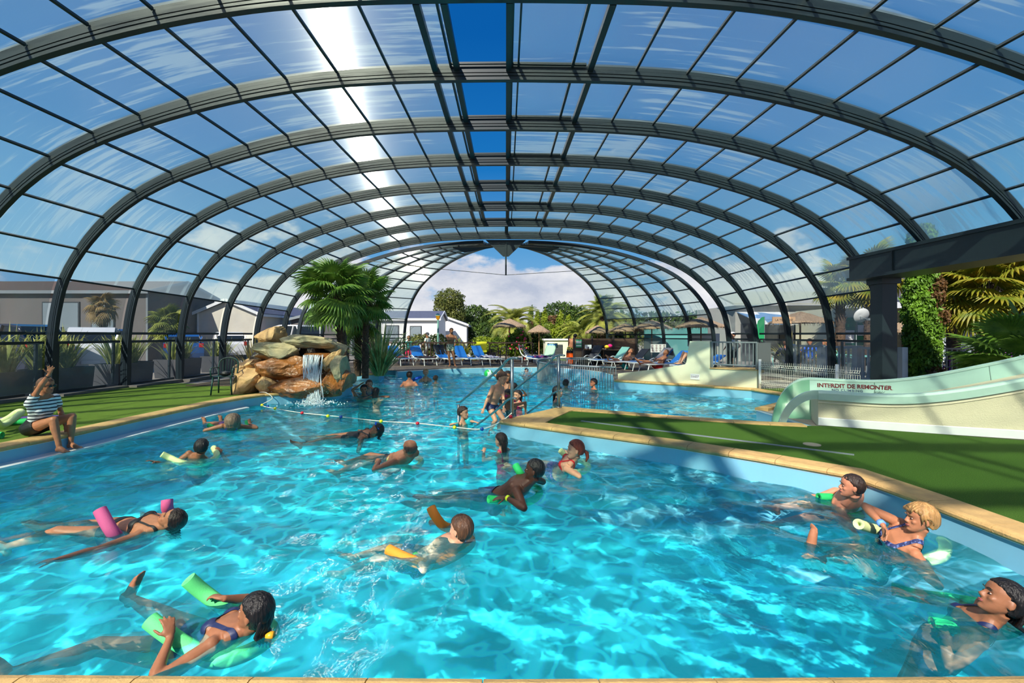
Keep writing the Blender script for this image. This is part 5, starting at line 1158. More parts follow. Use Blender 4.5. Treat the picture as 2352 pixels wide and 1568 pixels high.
# steps under water at the tip
m = MB(); dd = V((dv.x,dv.y,0)).normalized(); rr = V((dd.y,-dd.x,0)); 
for k in range(4):
    c = V((.6,8.75,0)) + dd*(.18+.32*k); z = -.32-.26*k; pts = [c+rr*.75, c-rr*.75, c-rr*.75+dd*.34, c+rr*.75+dd*.34]; m.prism([(q.x,q.y) for q in pts], -1.29, z)
o = m.build('steps', M_floor); tag(o, 'submerged pale steps between the handrails', 'steps', None, 'structure')
# ================================================================ LANE ROPE AND FLOATS
def ball_float(p, col, nm, lab):
    o = MB().ball(p, .036, 12).build('rope_float', mat('float_'+nm, srgb(*col), .35), smooth=True); tag(o, lab, 'float', 'coloured floats on the white rope'); return o
fl = [((632,938),'y'),((615,933),'b'),((602,930),'y'),((694,948),'r'),((753,955),'y'),((783,957),'b'),((875,967),'y'),((959,972),'r'),((1044,981),'y'),((1107,985),'b')]
cd = {'y':((225,215,30),'yellow'),'r':((205,30,50),'red'),'b':((20,80,170),'blue')}
near_what = {0:'third from the rock fountain',1:'second from the rock fountain',2:'nearest the rock fountain',3:'alone in open water beyond the bobbed woman',4:'to the far side of the goggled woman\'s feet',5:'paired beside a yellow one in mid pool',6:'just above the goggled woman\'s head',7:'between goggled woman and armband boy',8:'below the armband boy',9:'under the wading boy by the peninsula tip'}
for k, ((x, y), c) in enumerate(fl): ball_float(G(x, y, WZ+.015), cd[c][0], cd[c][1], '%s ball float on the white rope, %s' % (cd[c][1], near_what[k]))
ball_float(P(1173,957,8.05), cd['r'][0], 'red', 'red ball float resting on the peninsula coping by the post')
mrope = MB(); rp = [(-5.95,11.55,.05),(-6.05,11.75,.05),(-6.25,11.7,.05),(-6.2,11.45,.05),(-6.02,11.42,.04),(-5.85,11.4,-.1)] 
pts = [V(p) for p in rp] + [G(x, y, WZ+.01) for (x, y) in ((602,930),(632,938),(694,948),(783,957),(875,967),(959,972),(1044,981),(1107,985))] + [P(1150,968,8.2), P(1176,948,8.12)]
mrope.tube(catmull(pts, 6), .010, 6); o = mrope.build('rope', mat('white_rope', srgb(215,210,200), .8), smooth=True); tag(o, 'thin white lane rope running across the pool to the handrail post', 'rope')
# ================================================================ ROUND FENCE IN THE POOL
rf = thing('round_fence', 'curved grey barred fence standing in the water round the spa corner', 'fence', (1.3,18.3,WZ))
arc = catmull([(3.62,14.98,0),(2.75,15.5,0),(1.9,16.4,0),(1.4,17.4,0),(1.28,18.5,0),(1.5,19.6,0),(2.1,20.4,0),(3.0,20.95,0),(3.9,21.15,0)], 9)
M_fence = mat('galvanised_grey', srgb(132,140,144), .45, .3)
for zz, nm in ((.42,'top_rail'),(-.42,'low_rail')):
    m = MB(); m.tube([p+V((0,0,zz)) for p in arc], .028, 8); o = m.build(nm, M_fence, rf, True); o.location = -rf.location
tot = sum((arc[i+1]-arc[i]).length for i in range(len(arc)-1)); s_ = 0; nxt = 0; cnt = 0; barmesh = MB().tube([(0,0,-1.0),(0,0,.42)], .013, 6).mesh('bar', M_fence)
for i in range(len(arc)-1):
    L_ = (arc[i+1]-arc[i]).length
    while nxt <= s_+L_ and cnt < 96:
        q = lerp(arc[i], arc[i+1], (nxt-s_)/L_); o = bpy.data.objects.new('bar', barmesh); COL.objects.link(o); o.parent = rf; o.location = q - rf.location; nxt += tot/95; cnt += 1
    s_ += L_
# ================================================================ CREAM RAMP WALL, RAILING, WIRE FENCE
W0 = V((3.72,15.12,0)); W1 = V((6.95,12.6,0)); wd = (W1-W0); WL = wd.length; wd.normalize(); wn_ = V((wd.y,-wd.x,0)); wn_ = wn_ if wn_.y < 0 else -wn_
def wp(u, z, o=0): return W0 + wd*(WL*u) + V((0,0,z)) - wn_*o
M_cream = mat('stained_cream_render', srgb(214,214,186), .85, var=.05, scale=1.4, bump=.25, bscale=50)
rw = thing('ramp_wall', 'cream rendered wall sweeping up in a ramp behind the splash pool', 'wall', W0)
m = MB(); prof = [(0,-.02),(0,.2)] + [(u, .2+.40*(u/.53)**1.15) for u in (.1,.2,.3,.4,.5)] + [(.530,.60),(.537,.66),(.562,1.30),(.702,1.31),(.702,.50),(1.0,.50),(1.0,-.02)]
m.plate([wp(u, z) for u, z in prof], -wn_, .22); o = m.build('wall_body', M_cream, rw); o.location = -W0
m = MB(); m.plate([wp(.702,.50,.22), wp(1,.50,.22), wp(1,.50,1.2), wp(.702,.50,1.2)], (0,0,-1), .12); o = m.build('platform', M_stone, rw); o.location = -W0
m = MB(); m.plate([wp(.702,.50,-.03), wp(1.0,.50,-.03), wp(1.0,.50,.25), wp(.702,.50,.25)], (0,0,1), .03); o = m.build('capping', M_stone, rw); o.location = -W0
m = MB(); c = wp(.60,.24,-.012); m.box((-.13,-.01,-.085),(.13,.01,.085), facing(c, wn_) @ Matrix.Rotation(PI/2,4,'X')); o = m.build('depth_sign', M_white); tag(o, 'small white depth sign fixed on the cream ramp wall', 'sign')
text_mesh('depth_text', '1m07', .10, facing(c+wn_*.014, wn_), mat('sign_grey', srgb(110,80,110), .6), o, label='depth figures'); o.children[0].location = (0,0,0)
rl = thing('railing', 'grey barred railing on top of the cream wall platform', 'railing', wp(.72,.53))
def railrun(par, A, Bp, z0, z1, n, mt, bar=.02, rail=.05, nm='baluster', low=.10):
    m = MB(); m.bar(A+V((0,0,z1)), Bp+V((0,0,z1)), rail, rail*.8); o = m.build('top_rail', mt, par); o.location = -par.location
    m = MB(); m.bar(A+V((0,0,z0+low)), Bp+V((0,0,z0+low)), rail*.8, rail*.7); o = m.build('bottom_rail', mt, par); o.location = -par.location
    me = MB().box((-bar/2,-bar/2,z0+low),(bar/2,bar/2,z1)).mesh(nm, mt)
    for k in range(n+1):
        q = lerp(A, Bp, k/n); o = bpy.data.objects.new(nm, me); COL.objects.link(o); o.parent = par; o.location = V((q.x,q.y,0)) - par.location + V((0,0,0)); o.location.z = -par.location.z
    for q in (A, Bp):
        m = MB(); m.box((q.x-.03,q.y-.03,z0),(q.x+.03,q.y+.03,z1)); o = m.build('fence_post', mt, par); o.location = -par.location
railrun(rl, wp(.712,0,.05), wp(1.0,0,.05), .53, 1.28, 12, M_grey, .022, .05)
m = MB(); a = wp(1.0,0,.05); m.box((a.x,a.y-.05,.52),(a.x+.35,a.y+.02,1.27)); o = m.build('end_panel', mat('grey_boards', srgb(92,96,100), .7), rl); o.location = -rl.location
wf = thing('wire_fence', 'white welded wire fence panel with V folds beside the cream wall', 'fence', (6.98,12.5,0)); A = V((6.98,12.5,0)); Bq = V((7.95,10.2,0)); dn = (Bq-A).normalized(); nn2 = V((dn.y,-dn.x,0))
m = MB(); L_ = (Bq-A).length; nw = int(L_/.05)
M_wire = mat('white_wire', srgb(222,220,206), .5)
for k in range(nw+1):
    q = A + dn*(.04+k*.05); zs = [(0.03,0),(.10,0),(.15,.04),(.20,0),(.58,0),(.63,.04),(.68,0),(.76,0)]
    m.tube([q+nn2*o_+V((0,0,z)) for z, o_ in zs], .004, 4, cap=False)
for z, o_ in ((.10,0),(.15,.04),(.20,0),(.39,0),(.58,0),(.63,.04),(.68,0)): m.tube([A+nn2*o_+V((0,0,z)), Bq+nn2*o_+V((0,0,z))], .005, 4)
o = m.build('wire_mesh', M_wire, wf); o.location = -A
for q, h_ in ((A,.82),(A+dn*2.0,.80)):
    m = MB(); m.tube([q, q+V((0,0,h_))], .035, 12); o = m.build('fence_post', M_white, wf, True); o.location = -A
# white picket fence and grey fence outside on the terrace
pk = thing('picket_fence', 'white railing fence of the cafe terrace seen through the right windows', 'fence', (10.95,17.4,0))
railrun(pk, V((10.95,17.4,0)), V((11.25,12.9,0)), .03, 1.08, 24, M_white, .05, .09, 'picket')
for q in (.0,.33,.66,1.0):
    c = lerp(V((10.95,17.4,0)), V((11.25,12.9,0)), q); m = MB(); m.box((c.x-.08,c.y-.08,0),(c.x+.08,c.y+.08,1.14)); o = m.build('wide_post', M_white, pk); o.location = -pk.location
gf = thing('railing', 'grey terrace railing behind the slide with purple chairs beyond', 'railing', (11.5,13.6,0)); railrun(gf, V((11.5,13.6,0)), V((17.5,13.2,0)), .03, 1.08, 42, M_grey, .03, .06)
# ================================================================ PLASTIC CHAIR, POUCH, NOODLES ON THE GRASS
def plastic_chair(label, m_, loc, rz, group=None, arms=True, name='plastic_chair', cat='chair'):
    c = thing(name, label, cat, loc, rz, group)
    m = MB(); m.rings([[V((x,y,.43+.02*(abs(x)>.2))) for x, y in ((-.22,-.21),(.22,-.21),(.23,.2),(-.23,.2))],[V((x,y,.455)) for x, y in ((-.22,-.21),(.22,-.21),(.23,.2),(-.23,.2))]]); m.build('seat', m_, c)
    m = MB(); out = catmull([(-.21,.19,.44),(-.225,.24,.65),(-.19,.28,.84),(0,.30,.90),(.19,.28,.84),(.225,.24,.65),(.21,.19,.44)],4); m.tube(out, .018, 6)
    for k in range(5):
        x = -.13+.065*k; m.tube(catmull([(x*.8,.20,.45),(x,.245,.65),(x*1.05,.285,.875-.5*x*x*4)],3), .016, 5, flat=.5)
    m.build('backrest', m_, c, True)
    for sx, sy in ((-1,-1),(1,-1),(-1,1),(1,1)):
        m = MB(); m.tube([(sx*.20,sy*.18,.44),(sx*.235,sy*.22+(.03 if sy > 0 else 0),.0)], [.024,.017], 6); m.build('leg', m_, c, True)
    if arms:
        for sx in (-1,1):
            m = MB(); m.tube(catmull([(sx*.22,.24,.66),(sx*.25,.05,.665),(sx*.25,-.19,.65),(sx*.235,-.2,.44)],4), .018, 6, flat=.6); m.build('armrest', m_, c, True)
    return c
M_dgreen = mat('dark_green_plastic', srgb(16,58,52), .35)
cp = G(518,905,.0); plastic_chair('dark green plastic garden chair standing on the grass by the rocks', M_dgreen, (cp.x-.05, cp.y+.05, 0), math.radians(12))
m = MB(); m.ball((cp.x,cp.y-.02,.52), (.14,.10,.065), 12); o = m.build('pouch', M_black, smooth=True); tag(o, 'small black pouch lying on the green garden chair seat', 'bag')
noodle([P(-60,985,6.5), P(-20,962,6.7), (-7.75,7.0,.10), (-7.85,7.35,.22), (-8.05,7.5,.22), (-8.2,7.35,.08), (-8.6,7.0,.05)], F_PALE, 'pale yellow noodle curled over the pile on the grass', .05)
noodle([(-9.4,6.9,.05), (-8.6,7.35,.06), (-8.0,7.55,.06), (-7.5,7.65,.06)], F_EMER, 'emerald noodle at the back of the pile on the grass', .05)
noodle([(-9.3,7.2,.05), (-8.5,7.75,.05), (-7.6,8.0,.05)], F_PURP, 'dark purple noodle behind the pile on the grass', .045)
noodle([(-9.0,5.95,.05), (-7.9,6.35,.05), (-7.25,6.55,.05)], F_EMER, 'emerald noodle lying behind the seated woman', .05)
# ================================================================ PLANTS
L_FAN = leafmat('fan_palm_leaf', srgb(70,112,38), srgb(140,172,72), 2.2, .3, .42)
L_FANR = leafmat('fan_palm_leaf_yellowing', srgb(92,122,38), srgb(184,164,56), 2.0, .35, .4)
L_FLAX = leafmat('flax_leaf', srgb(110,130,66), srgb(196,198,122), 3, .3, .45)
L_TREE = leafmat('broadleaf_dark', srgb(38,62,28), srgb(92,118,46), .9, .25)
L_TREE2 = leafmat('birch_leaf', srgb(66,82,38), srgb(124,128,62), 1.2, .3)
L_HEDGE = leafmat('hedge_leaf', srgb(70,100,30), srgb(160,176,50), 1.1, .3)
L_CYP = leafmat('cypress_leaf', srgb(58,92,26), srgb(122,166,52), 2.5, .2)
L_PHX = leafmat('date_palm_leaf', srgb(92,112,40), srgb(176,180,84), 1.0, .3)
L_BR = leafmat('russet_leaf', srgb(86,64,40), srgb(130,96,60), 1.3, .3)
M_bark = mat('shaggy_bark', srgb(84,66,52), .95, var=.4, scale=12, bump=1, bscale=30)
M_straw = mat('thatch', srgb(150,128,104), .95, var=.35, scale=20, stretch=(1,1,.3), bump=.8, bscale=40)
def fan_frond(R=.55, pet=.55, nseg=32, droop=.35, seed=0, span=300):
    rnd = random.Random(seed); m = MB(); m.tube([(0,0,0),(pet*.6,0,.02),(pet,0,0)], [.014,.010,.009], 5)
    for k in range(nseg):
        a = math.radians(-span/2+span*k/(nseg-1)); L_ = R*(.78+.22*math.cos(a*.55))*rnd.uniform(.93,1.05); d = V((math.cos(a), math.sin(a), 0)); s_ = V((-d.y, d.x, 0)); w = R*math.radians(span)/nseg*.36
        def q(t, ww, lift=0): z = -droop*R*(t**2.2) + .05*R*math.sin(t*3)*abs(math.sin(a)) + lift; return V((pet,0,0)) + d*(L_*t) + s_*ww + V((0,0,z - abs(math.sin(a/2))*.10*R*t))
        vs = [q(.02,0), q(.50,-w,.0), q(.50,0,.022*R/.5), q(.50,w,.0), q(.80,-w*.6), q(.80,0,.015*R/.5), q(.80,w*.6), q(1.0,0,-.04*rnd.random())]
        m.add(vs, [(0,1,2),(0,2,3),(1,4,5,2),(2,5,6,3),(4,7,5),(5,7,6)])
    return m
def fan_palm(label, base, H, R, n, seed, leaf=L_FAN, trunk_r=.10, cat='palm', lean=(0,0), skirt=False, droop=.35, group=None, cr=1.0):
    p = thing('fan_palm', label, cat, base, 0, group); rnd = random.Random(seed)
    m = MB(); pts = []; rs = []
    for k in range(15): t = k/14; pts.append((lean[0]*t*t, lean[1]*t*t, H*t)); rs.append(trunk_r*(1.15-.2*t+.10*rnd.uniform(-1,1)))
    m.tube(pts, rs, 12)
    for k in range(70):
        t = rnd.uniform(.08,1); a = rnd.uniform(0,2*PI); c = V((lean[0]*t*t, lean[1]*t*t, H*t)); d = V((math.cos(a), math.sin(a), 0)); m.tube([c+d*trunk_r*.8, c+d*trunk_r*1.15+V((0,0,.05)), c+d*trunk_r*1.45+V((0,0,.11))], [.022,.018,.006], 4)
    m.build('trunk', M_bark, p)
    meshes = [fan_frond(R, R*1.0*cr, 30, droop*(.7+.3*j), seed+j, 290).mesh('frond', leaf) for j in range(4)]; top = V((lean[0],lean[1],H))
    for k in range(n):
        u = (k+.5)/n; el = math.radians(78-128*u**.85+rnd.uniform(-9,9)); az = k*2.39996+rnd.uniform(-.25,.25)
        o = bpy.data.objects.new('frond', meshes[k%4]); COL.objects.link(o); o.parent = p
        o.location = top+V((0,0,.10-.30*u)); s_ = rnd.uniform(.85,1.12); o.scale = (s_,s_,s_); o.rotation_euler = (rnd.uniform(-.35,.35), -el, az); o.rotation_mode = 'XYZ'
    if skirt:
        m = MB()
        for k in range(60):
            a = rnd.uniform(0,2*PI); d = V((math.cos(a), math.sin(a), 0)); z = rnd.uniform(-.55,.1); m.tube([top+V((0,0,z+.15)), top+d*rnd.uniform(.15,.35)+V((0,0,z)), top+d*rnd.uniform(.25,.42)+V((0,0,z-rnd.uniform(.2,.45)))], [.012,.014,.003], 4)
        m.build('dead_frond_skirt', M_straw, p)
    return p
def blades(m, n, h, spread, seed, w=.035, base_r=.12, droop=.3, arch=1.0):
    rnd = random.Random(seed)
    for k in range(n):
        a = rnd.uniform(0,2*PI); d = V((math.cos(a), math.sin(a), 0)); s_ = V((-d.y,d.x,0)); b = d*base_r*rnd.random(); L_ = h*rnd.uniform(.6,1.1); o_ = rnd.random()**.7*spread; vs = []; st = 6
        for j in range(st+1):
            t = j/st; c = b + d*(o_*L_*t**1.2*arch) + V((0,0,L_*(t - droop*o_*t**3))); ww = w*(1-t**2.5)*(.6+.4*min(1,t*4)); tw = s_*ww; vs += [c-tw, c+V((0,0,-.3*ww)) , c+tw]
        m.add(vs, [(3*j+q,3*j+q+1,3*j+q+4,3*j+q+3) for j in range(st) for q in (0,1)])
    return m
def flax(label, loc, h, n, seed, leaf=L_FLAX, spread=.8, w=.035, name='flax_plant', group=None, base_r=.15, droop=.3):
    o = blades(MB(), n, h, spread, seed, w, base_r, droop).build(name, leaf, loc=loc); return tag(o, label, 'plant', group)
def leafcloud(lobes, n, size, seed, flatten=.0, hang=0):
    """leaf quads scattered through overlapping ellipsoid lobes [(centre, radii)]"""
    rng = np.random.RandomState(seed); wts = np.array([r[0]*r[1]+r[1]*r[2] for c, r in lobes]); wts = wts/wts.sum(); vs = []; 
    for (c, r), w in zip(lobes, wts):
        k = int(n*w); d = rng.normal(size=(k,3)); d /= np.linalg.norm(d,axis=1)[:,None]; rad = .62+.42*rng.rand(k)**.6
        lump = 1+.16*np.sin(d[:,0]*7+seed)*np.sin(d[:,1]*6+1)*np.sin(d[:,2]*8+2)+.08*np.sin(d[:,0]*17)*np.sin(d[:,2]*19)
        P_ = np.array(c)+d*np.array(r)*(rad*lump)[:,None]; a = rng.normal(size=(k,3)); a[:,2] *= (1 if not hang else 2.0); a /= np.linalg.norm(a,axis=1)[:,None]; b = np.cross(a, d+rng.normal(size=(k,3))*.7); b /= np.linalg.norm(b,axis=1)[:,None]
        s_ = (size*(.6+.8*rng.rand(k)))[:,None]; vs.append(np.stack([P_-a*s_, P_-b*s_*.5, P_+a*s_, P_+b*s_*.5],1).reshape(-1,3))
    v = np.concatenate(vs); q = len(v)//4; m = MB(); m.v = v.tolist(); m.f = [(4*i,4*i+1,4*i+2,4*i+3) for i in range(q)]; m.m = [0]*q; return m
def tree(label, base, lobes, n, size, leaf, seed, trunk=(.2,2), cat='tree', name='tree', hang=0, group=None):
    t = thing(name, label, cat, base, 0, group); leafcloud(lobes, n, size, seed, hang=hang).build('foliage', leaf, t)
    m = MB(); m.tube([(0,0,-.1),(0.05,0,trunk[1]*.5),(0,.05,trunk[1])], [trunk[0],trunk[0]*.8,trunk[0]*.5], 8)
    for k in range(4): a = k*1.7; m.tube([(0,.03,trunk[1]*.8),(math.cos(a)*trunk[1]*.25,math.sin(a)*trunk[1]*.25,trunk[1]*1.25)], [trunk[0]*.4,trunk[0]*.12], 5)
    m.build('trunk', M_bark, t); return t
# ---- palm bed beside the fountain
pb = MB().prism([(-5.95,14.6),(-5.95,17.38),(-4.9,17.38),(-4.95,18.4),(-5.5,19.1),(-5.85,19.8),(-6.6,20.3),(-9.3,20.3),(-9.3,13.2),(-6.3,13.2)], -.03, .02).build('floor', mat('bed_soil', srgb(74,62,50), 1, var=.4, scale=6, bump=.6, bscale=20)); tag(pb, 'dark gravel planting bed under the palms', 'bed', None, 'structure')
def gp_(px, Y): return ((px-1162)/F*Y, Y, 0)
fan_palm('tall bushy fan palm with the widest crown, right behind the rock fountain', gp_(791,14.2), 2.8, .62, 38, 3, trunk_r=.13, lean=(-.25,-.1))
fan_palm('slim fan palm with shaggy grey trunk, nearest the flax clump', gp_(839,15.6), 2.75, .52, 26, 5, trunk_r=.10, lean=(.05,0), skirt=True)
fan_palm('short dark-trunked fan palm squeezed between the two taller palms', gp_(822,16.4), 2.1, .5, 18, 9, trunk_r=.11)
flax('tall spiky flax clump leaning over the water beside the palms', gp_(872,16.6), 2.1, 170, 4, spread=1.25, w=.028, base_r=.22, droop=.30)
flax('spiky flax clump growing behind the left side of the rock fountain', gp_(590,13.4), 1.55, 60, 14, leaf=leafmat('flax_bronze', srgb(92,84,56), srgb(150,140,84), 3, .25), spread=.7, w=.028)
# ---- left planters outside the windows
M_pot = mat('anthracite_planter', srgb(66,68,72), .6, var=.1, scale=3)
for k, (px, Y, wdt, hh, n, lab) in enumerate(((30,10.5,1.6,1.25,110,'grey planter box with flax behind the seated woman'),(185,12.0,1.5,1.25,150,'grey planter box with the bushiest flax, behind the second window'),(360,14.2,1.4,1.2,130,'grey planter box with flax behind the third window'),(455,16.6,1.3,.95,90,'grey planter box with low flax behind the fourth window'),(545,19.0,1.2,.95,80,'grey planter box with flax partly behind the green chair'))):
    x = (px-1162)/F*Y; x = min(x, -11.95)
    p = thing('planter', lab, 'planter', (x,Y,0)); m = MB(); w2 = .36; L2 = wdt/2
    m.add([(-w2,-L2,-.04),(w2,-L2,-.04),(w2,L2,-.04),(-w2,L2,-.04),(-w2-.04,-L2-.04,.62),(w2+.04,-L2-.04,.62),(w2+.04,L2+.04,.62),(-w2-.04,L2+.04,.62),(-w2+.02,-L2+.02,.62),(w2-.02,-L2+.02,.62),(w2-.02,L2-.02,.62),(-w2+.02,L2-.02,.62),(-w2+.02,-L2+.02,.5),(w2-.02,-L2+.02,.5),(w2-.02,L2-.02,.5),(-w2+.02,L2-.02,.5)],
      [(0,1,5,4),(1,2,6,5),(2,3,7,6),(3,0,4,7),(4,5,9,8),(5,6,10,9),(6,7,11,10),(7,4,8,11),(8,9,13,12),(9,10,14,13),(10,11,15,14),(11,8,12,15),(12,13,14,15),(3,2,1,0)]); m.build('planter_box', M_pot, p)
    for q in (-1,1):
        o = blades(MB(), n//2, hh, .75, k*7+q, .034, .16, .35).build('flax_leaves', L_FLAX, p); o.location = (0, q*L2*.45, .5)
ag = thing('agapanthus', 'violet agapanthus flower heads on stems outside the left windows', 'flower', (-11.9,9.6,0)); m = MB(); st = MB(); rnd = random.Random(2)
for (x,y,z) in ((-.1,-.3,1.34),(.0,.15,1.38),(.1,.6,1.32),(-.3,.9,1.1)):
    st.tube([(x*.5,y,0),(x,y,z)], .012, 5)
    for k in range(46):
        d = V((rnd.gauss(0,1),rnd.gauss(0,1),rnd.gauss(.3,1))).normalized(); c = V((x,y,z)); m.tube([c, c+d*.11], [.003,.014], 4)
m.build('flower_heads', mat('violet_petals', srgb(122,110,210), .6), ag); st.build('stems', L_FLAX, ag)
# ---- rock fountain
def boulder(c, r, m_, par, seed, rot=(0,0,0), name='boulder', rough=.28, flat=.5):
    bm = bmesh.new(); bmesh.ops.create_icosphere(bm, subdivisions=4, radius=1.0); R_ = Matrix.Rotation(rot[2],3,'Z') @ Matrix.Rotation(rot[1],3,'Y') @ Matrix.Rotation(rot[0],3,'X')
    rnd = random.Random(seed); planes = [(V((rnd.gauss(0,1),rnd.gauss(0,1),rnd.gauss(0,1))).normalized(), rnd.uniform(.55,.85)) for _ in range(11)]
    for v in bm.verts:
        p = v.co.copy(); p = V((math.copysign(abs(p.x)**.7,p.x), math.copysign(abs(p.y)**.7,p.y), math.copysign(abs(p.z)**.7,p.z)))
        for n_, d_ in planes:
            e = p.dot(n_)-d_
            if e > 0: p -= n_*e*.9
        p += p.normalized()*(.12*noise.noise(p*2.2+V((seed,0,0)))+.05*noise.noise(p*6+V((0,seed,0)))+.02*noise.noise(p*15))
        v.co = R_ @ V((p.x*r[0], p.y*r[1], p.z*r[2]))
    me = bpy.data.meshes.new(name); bm.to_mesh(me); bm.free(); me.materials.append(m_); me.polygons.foreach_set('use_smooth',[False]*len(me.polygons))
    o = bpy.data.objects.new(name, me); COL.objects.link(o); o.parent = par; o.location = V(c)-par.location; return o
RK_G = mat('rock_green_grey', srgb(136,138,112), .8, var=.3, scale=3, bump=.8, bscale=18, var2=srgb(186,168,128))
RK_T = mat('rock_tan', srgb(186,142,92), .8, var=.3, scale=2.5, bump=.9, bscale=14, var2=srgb(214,176,124))
RK_B = mat('rock_wet_brown', srgb(106,66,36), .35, var=.45, scale=2.5, bump=.9, bscale=16, var2=srgb(176,112,54))
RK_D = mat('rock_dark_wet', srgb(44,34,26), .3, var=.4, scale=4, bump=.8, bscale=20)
rk = thing('rock_fountain', 'stacked sandstone rock fountain with a waterfall, at the pool edge', 'fountain', (-5.1,12.4,0))
def rb(px, py, Y, w, h, m_, seed, dy=.5, rot=(0,0,0)): boulder(P(px,py,Y), (w/2/F*Y*1.12, dy, h/2/F*Y*1.18), m_, rk, seed, rot)
rb(716,784,12.3,112,26,RK_G,1,.65,(0,.03,0)); rb(625,777,12.6,62,40,RK_T,2,.5,(0,-.35,.2)); rb(645,806,12.2,100,36,RK_G,3,.55,(0,.08,0)); rb(640,812,12.5,90,30,RK_T,13,.5)
rb(655,850,12.1,112,58,RK_B,4,.6); rb(575,876,11.9,72,66,RK_T,5,.55,(.2,.1,.3)); rb(577,842,12.3,62,34,RK_T,6,.5,(0,.15,0)); rb(690,888,11.75,140,44,RK_B,7,.45,(0,.04,0)); rb(612,884,11.8,50,46,RK_T,8,.4,(0,.4,0))
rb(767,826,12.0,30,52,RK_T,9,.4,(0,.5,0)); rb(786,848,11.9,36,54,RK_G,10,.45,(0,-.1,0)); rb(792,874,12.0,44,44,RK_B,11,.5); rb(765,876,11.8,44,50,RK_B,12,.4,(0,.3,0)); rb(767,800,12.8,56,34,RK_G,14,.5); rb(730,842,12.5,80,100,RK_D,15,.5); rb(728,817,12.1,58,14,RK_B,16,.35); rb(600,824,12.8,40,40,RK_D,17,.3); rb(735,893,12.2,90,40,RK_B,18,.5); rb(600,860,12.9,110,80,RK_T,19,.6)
def foam():
    m = bpy.data.materials.new('falling_water'); m.use_nodes = True; nt = m.node_tree; N = nt.nodes.new; L = nt.links.new; b = nt.nodes['Principled BSDF']; b.inputs['Base Color'].default_value = (.86,.92,.96,1); b.inputs['Roughness'].default_value = .15
    t = N('ShaderNodeBsdfTransparent'); mx = N('ShaderNodeMixShader'); mx.inputs[0].default_value = .55; L(t.outputs[0], mx.inputs[1]); L(b.outputs[0], mx.inputs[2]); L(mx.outputs[0], nt.nodes['Material Output'].inputs[0]); return m
M_foam = foam(); rnd = random.Random(5); m = MB()
for k in range(46):
    a = P(rnd.uniform(700,745), 815, 11.75); x = a.x; y = a.y - .05; z0 = a.z + rnd.uniform(-.02,.01); x2 = lerp(x, P(722 if k%2 else 738,815,11.7).x, .55)+rnd.uniform(-.12,.12); pts = []
    for j in range(9):
        t = j/8; pts.append((lerp(x,x2,t)+.02*math.sin(t*9+k), y-.16*math.sqrt(t)-.02*math.sin(k), lerp(z0, WZ, t**1.15)))
    m.tube(pts, [rnd.uniform(.005,.016)*(1-.35*math.sin(j*1.9+k)) for j in range(9)], 5)
for k in range(330):
    t = rnd.random(); c = V((P(722,815,11.6).x+rnd.gauss(0,.22), 11.55+rnd.gauss(0,.12), lerp(.95,WZ,t**.7))); m.ball(c, rnd.uniform(.004,.011), 4)
for k in range(420):
    a = rnd.uniform(0,2*PI); q = abs(rnd.gauss(0,.35)); c = V((P(728,905,11.5).x+math.cos(a)*q, 11.4+math.sin(a)*q*.8, WZ+.01+abs(rnd.gauss(0,.07))*math.exp(-q*2))); m.ball(c, rnd.uniform(.006,.022), 4)
o = m.build('waterfall', M_foam, smooth=True); tag(o, 'white stranded waterfall spilling from the rocks into the pool', 'waterfall', None, 'stuff')
m = MB()
for k in range(160):
    a = rnd.uniform(0,2*PI); q = abs(rnd.gauss(0,.28)); c = V((P(1209,852,18.7).x+math.cos(a)*q, 18.7+math.sin(a)*.2, WZ+abs(rnd.gauss(0,.16)))); m.ball(c, rnd.uniform(.01,.028), 4)
o = m.build('splash', M_foam, smooth=True); tag(o, 'water splash around the far child', 'splash', None, 'stuff')
# ================================================================ FAR DECK: LOUNGERS AND CLUTTER
M_blues = mat('blue_sling', srgb(24,108,196), .7, var=.05); M_wlg = mat('white_resin', srgb(226,228,232), .4); M_mint = mat('mint_sling', srgb(120,176,170), .7); M_gsl = mat('grey_sling', srgb(84,84,92), .75)
def lounger(label, loc, ang, sling=M_blues, back=52, back_m=None, frame=M_wlg):
    """head end at local -x, foot at +x"""
    l = thing('sun_lounger', label, 'sun lounger', loc, ang, 'sun loungers around the far deck'); W = .31
    m = MB(); m.box((-.35,-W,.33),(1.02,W,.352)); m.build('seat_sling', sling, l)
    m = MB()
    for sy in (-1,1): m.bar((-.38,sy*(W+.01),.335),(1.06,sy*(W+.01),.335),.035,.05)
    m.bar((1.04,-W,.335),(1.04,W,.335),.04,.045); m.build('frame', frame, l)
    b = math.radians(back); m = MB(); c = V((-.37,0,.345)); d = V((-math.cos(b),0,math.sin(b))); e = c+d*.72; nrm = V((math.sin(b),0,math.cos(b)))
    m.plate([c+V((0,-W,0)), c+V((0,W,0)), e+V((0,W-.03,0)), e+V((0,-W+.03,0))], nrm, .022); m.tube([e+V((0,-W+.03,0)), e+V((0,W-.03,0))], .02, 6); m.build('backrest', back_m or sling, l)
    for sy in (-1,1):
        m = MB(); m.tube(catmull([(-.10,sy*(W+.03),.36),(-.36,sy*(W+.05),.47),(-.62,sy*(W+.04),.36),(-.80,sy*(W+.02),.0)],5), [.035]*16, 6, flat=.55); m.build('arm_leg', frame, l, True)
    for x, dx in ((.10,-.12),(.95,.10)):
        for sy in (-1,1):
            m = MB(); m.tube([(x,sy*W,.33),(x+dx,sy*(W+.02),0)], .018, 5); m.build('leg', frame, l)
    return l
hd = math.atan2(-1.45,1.05)
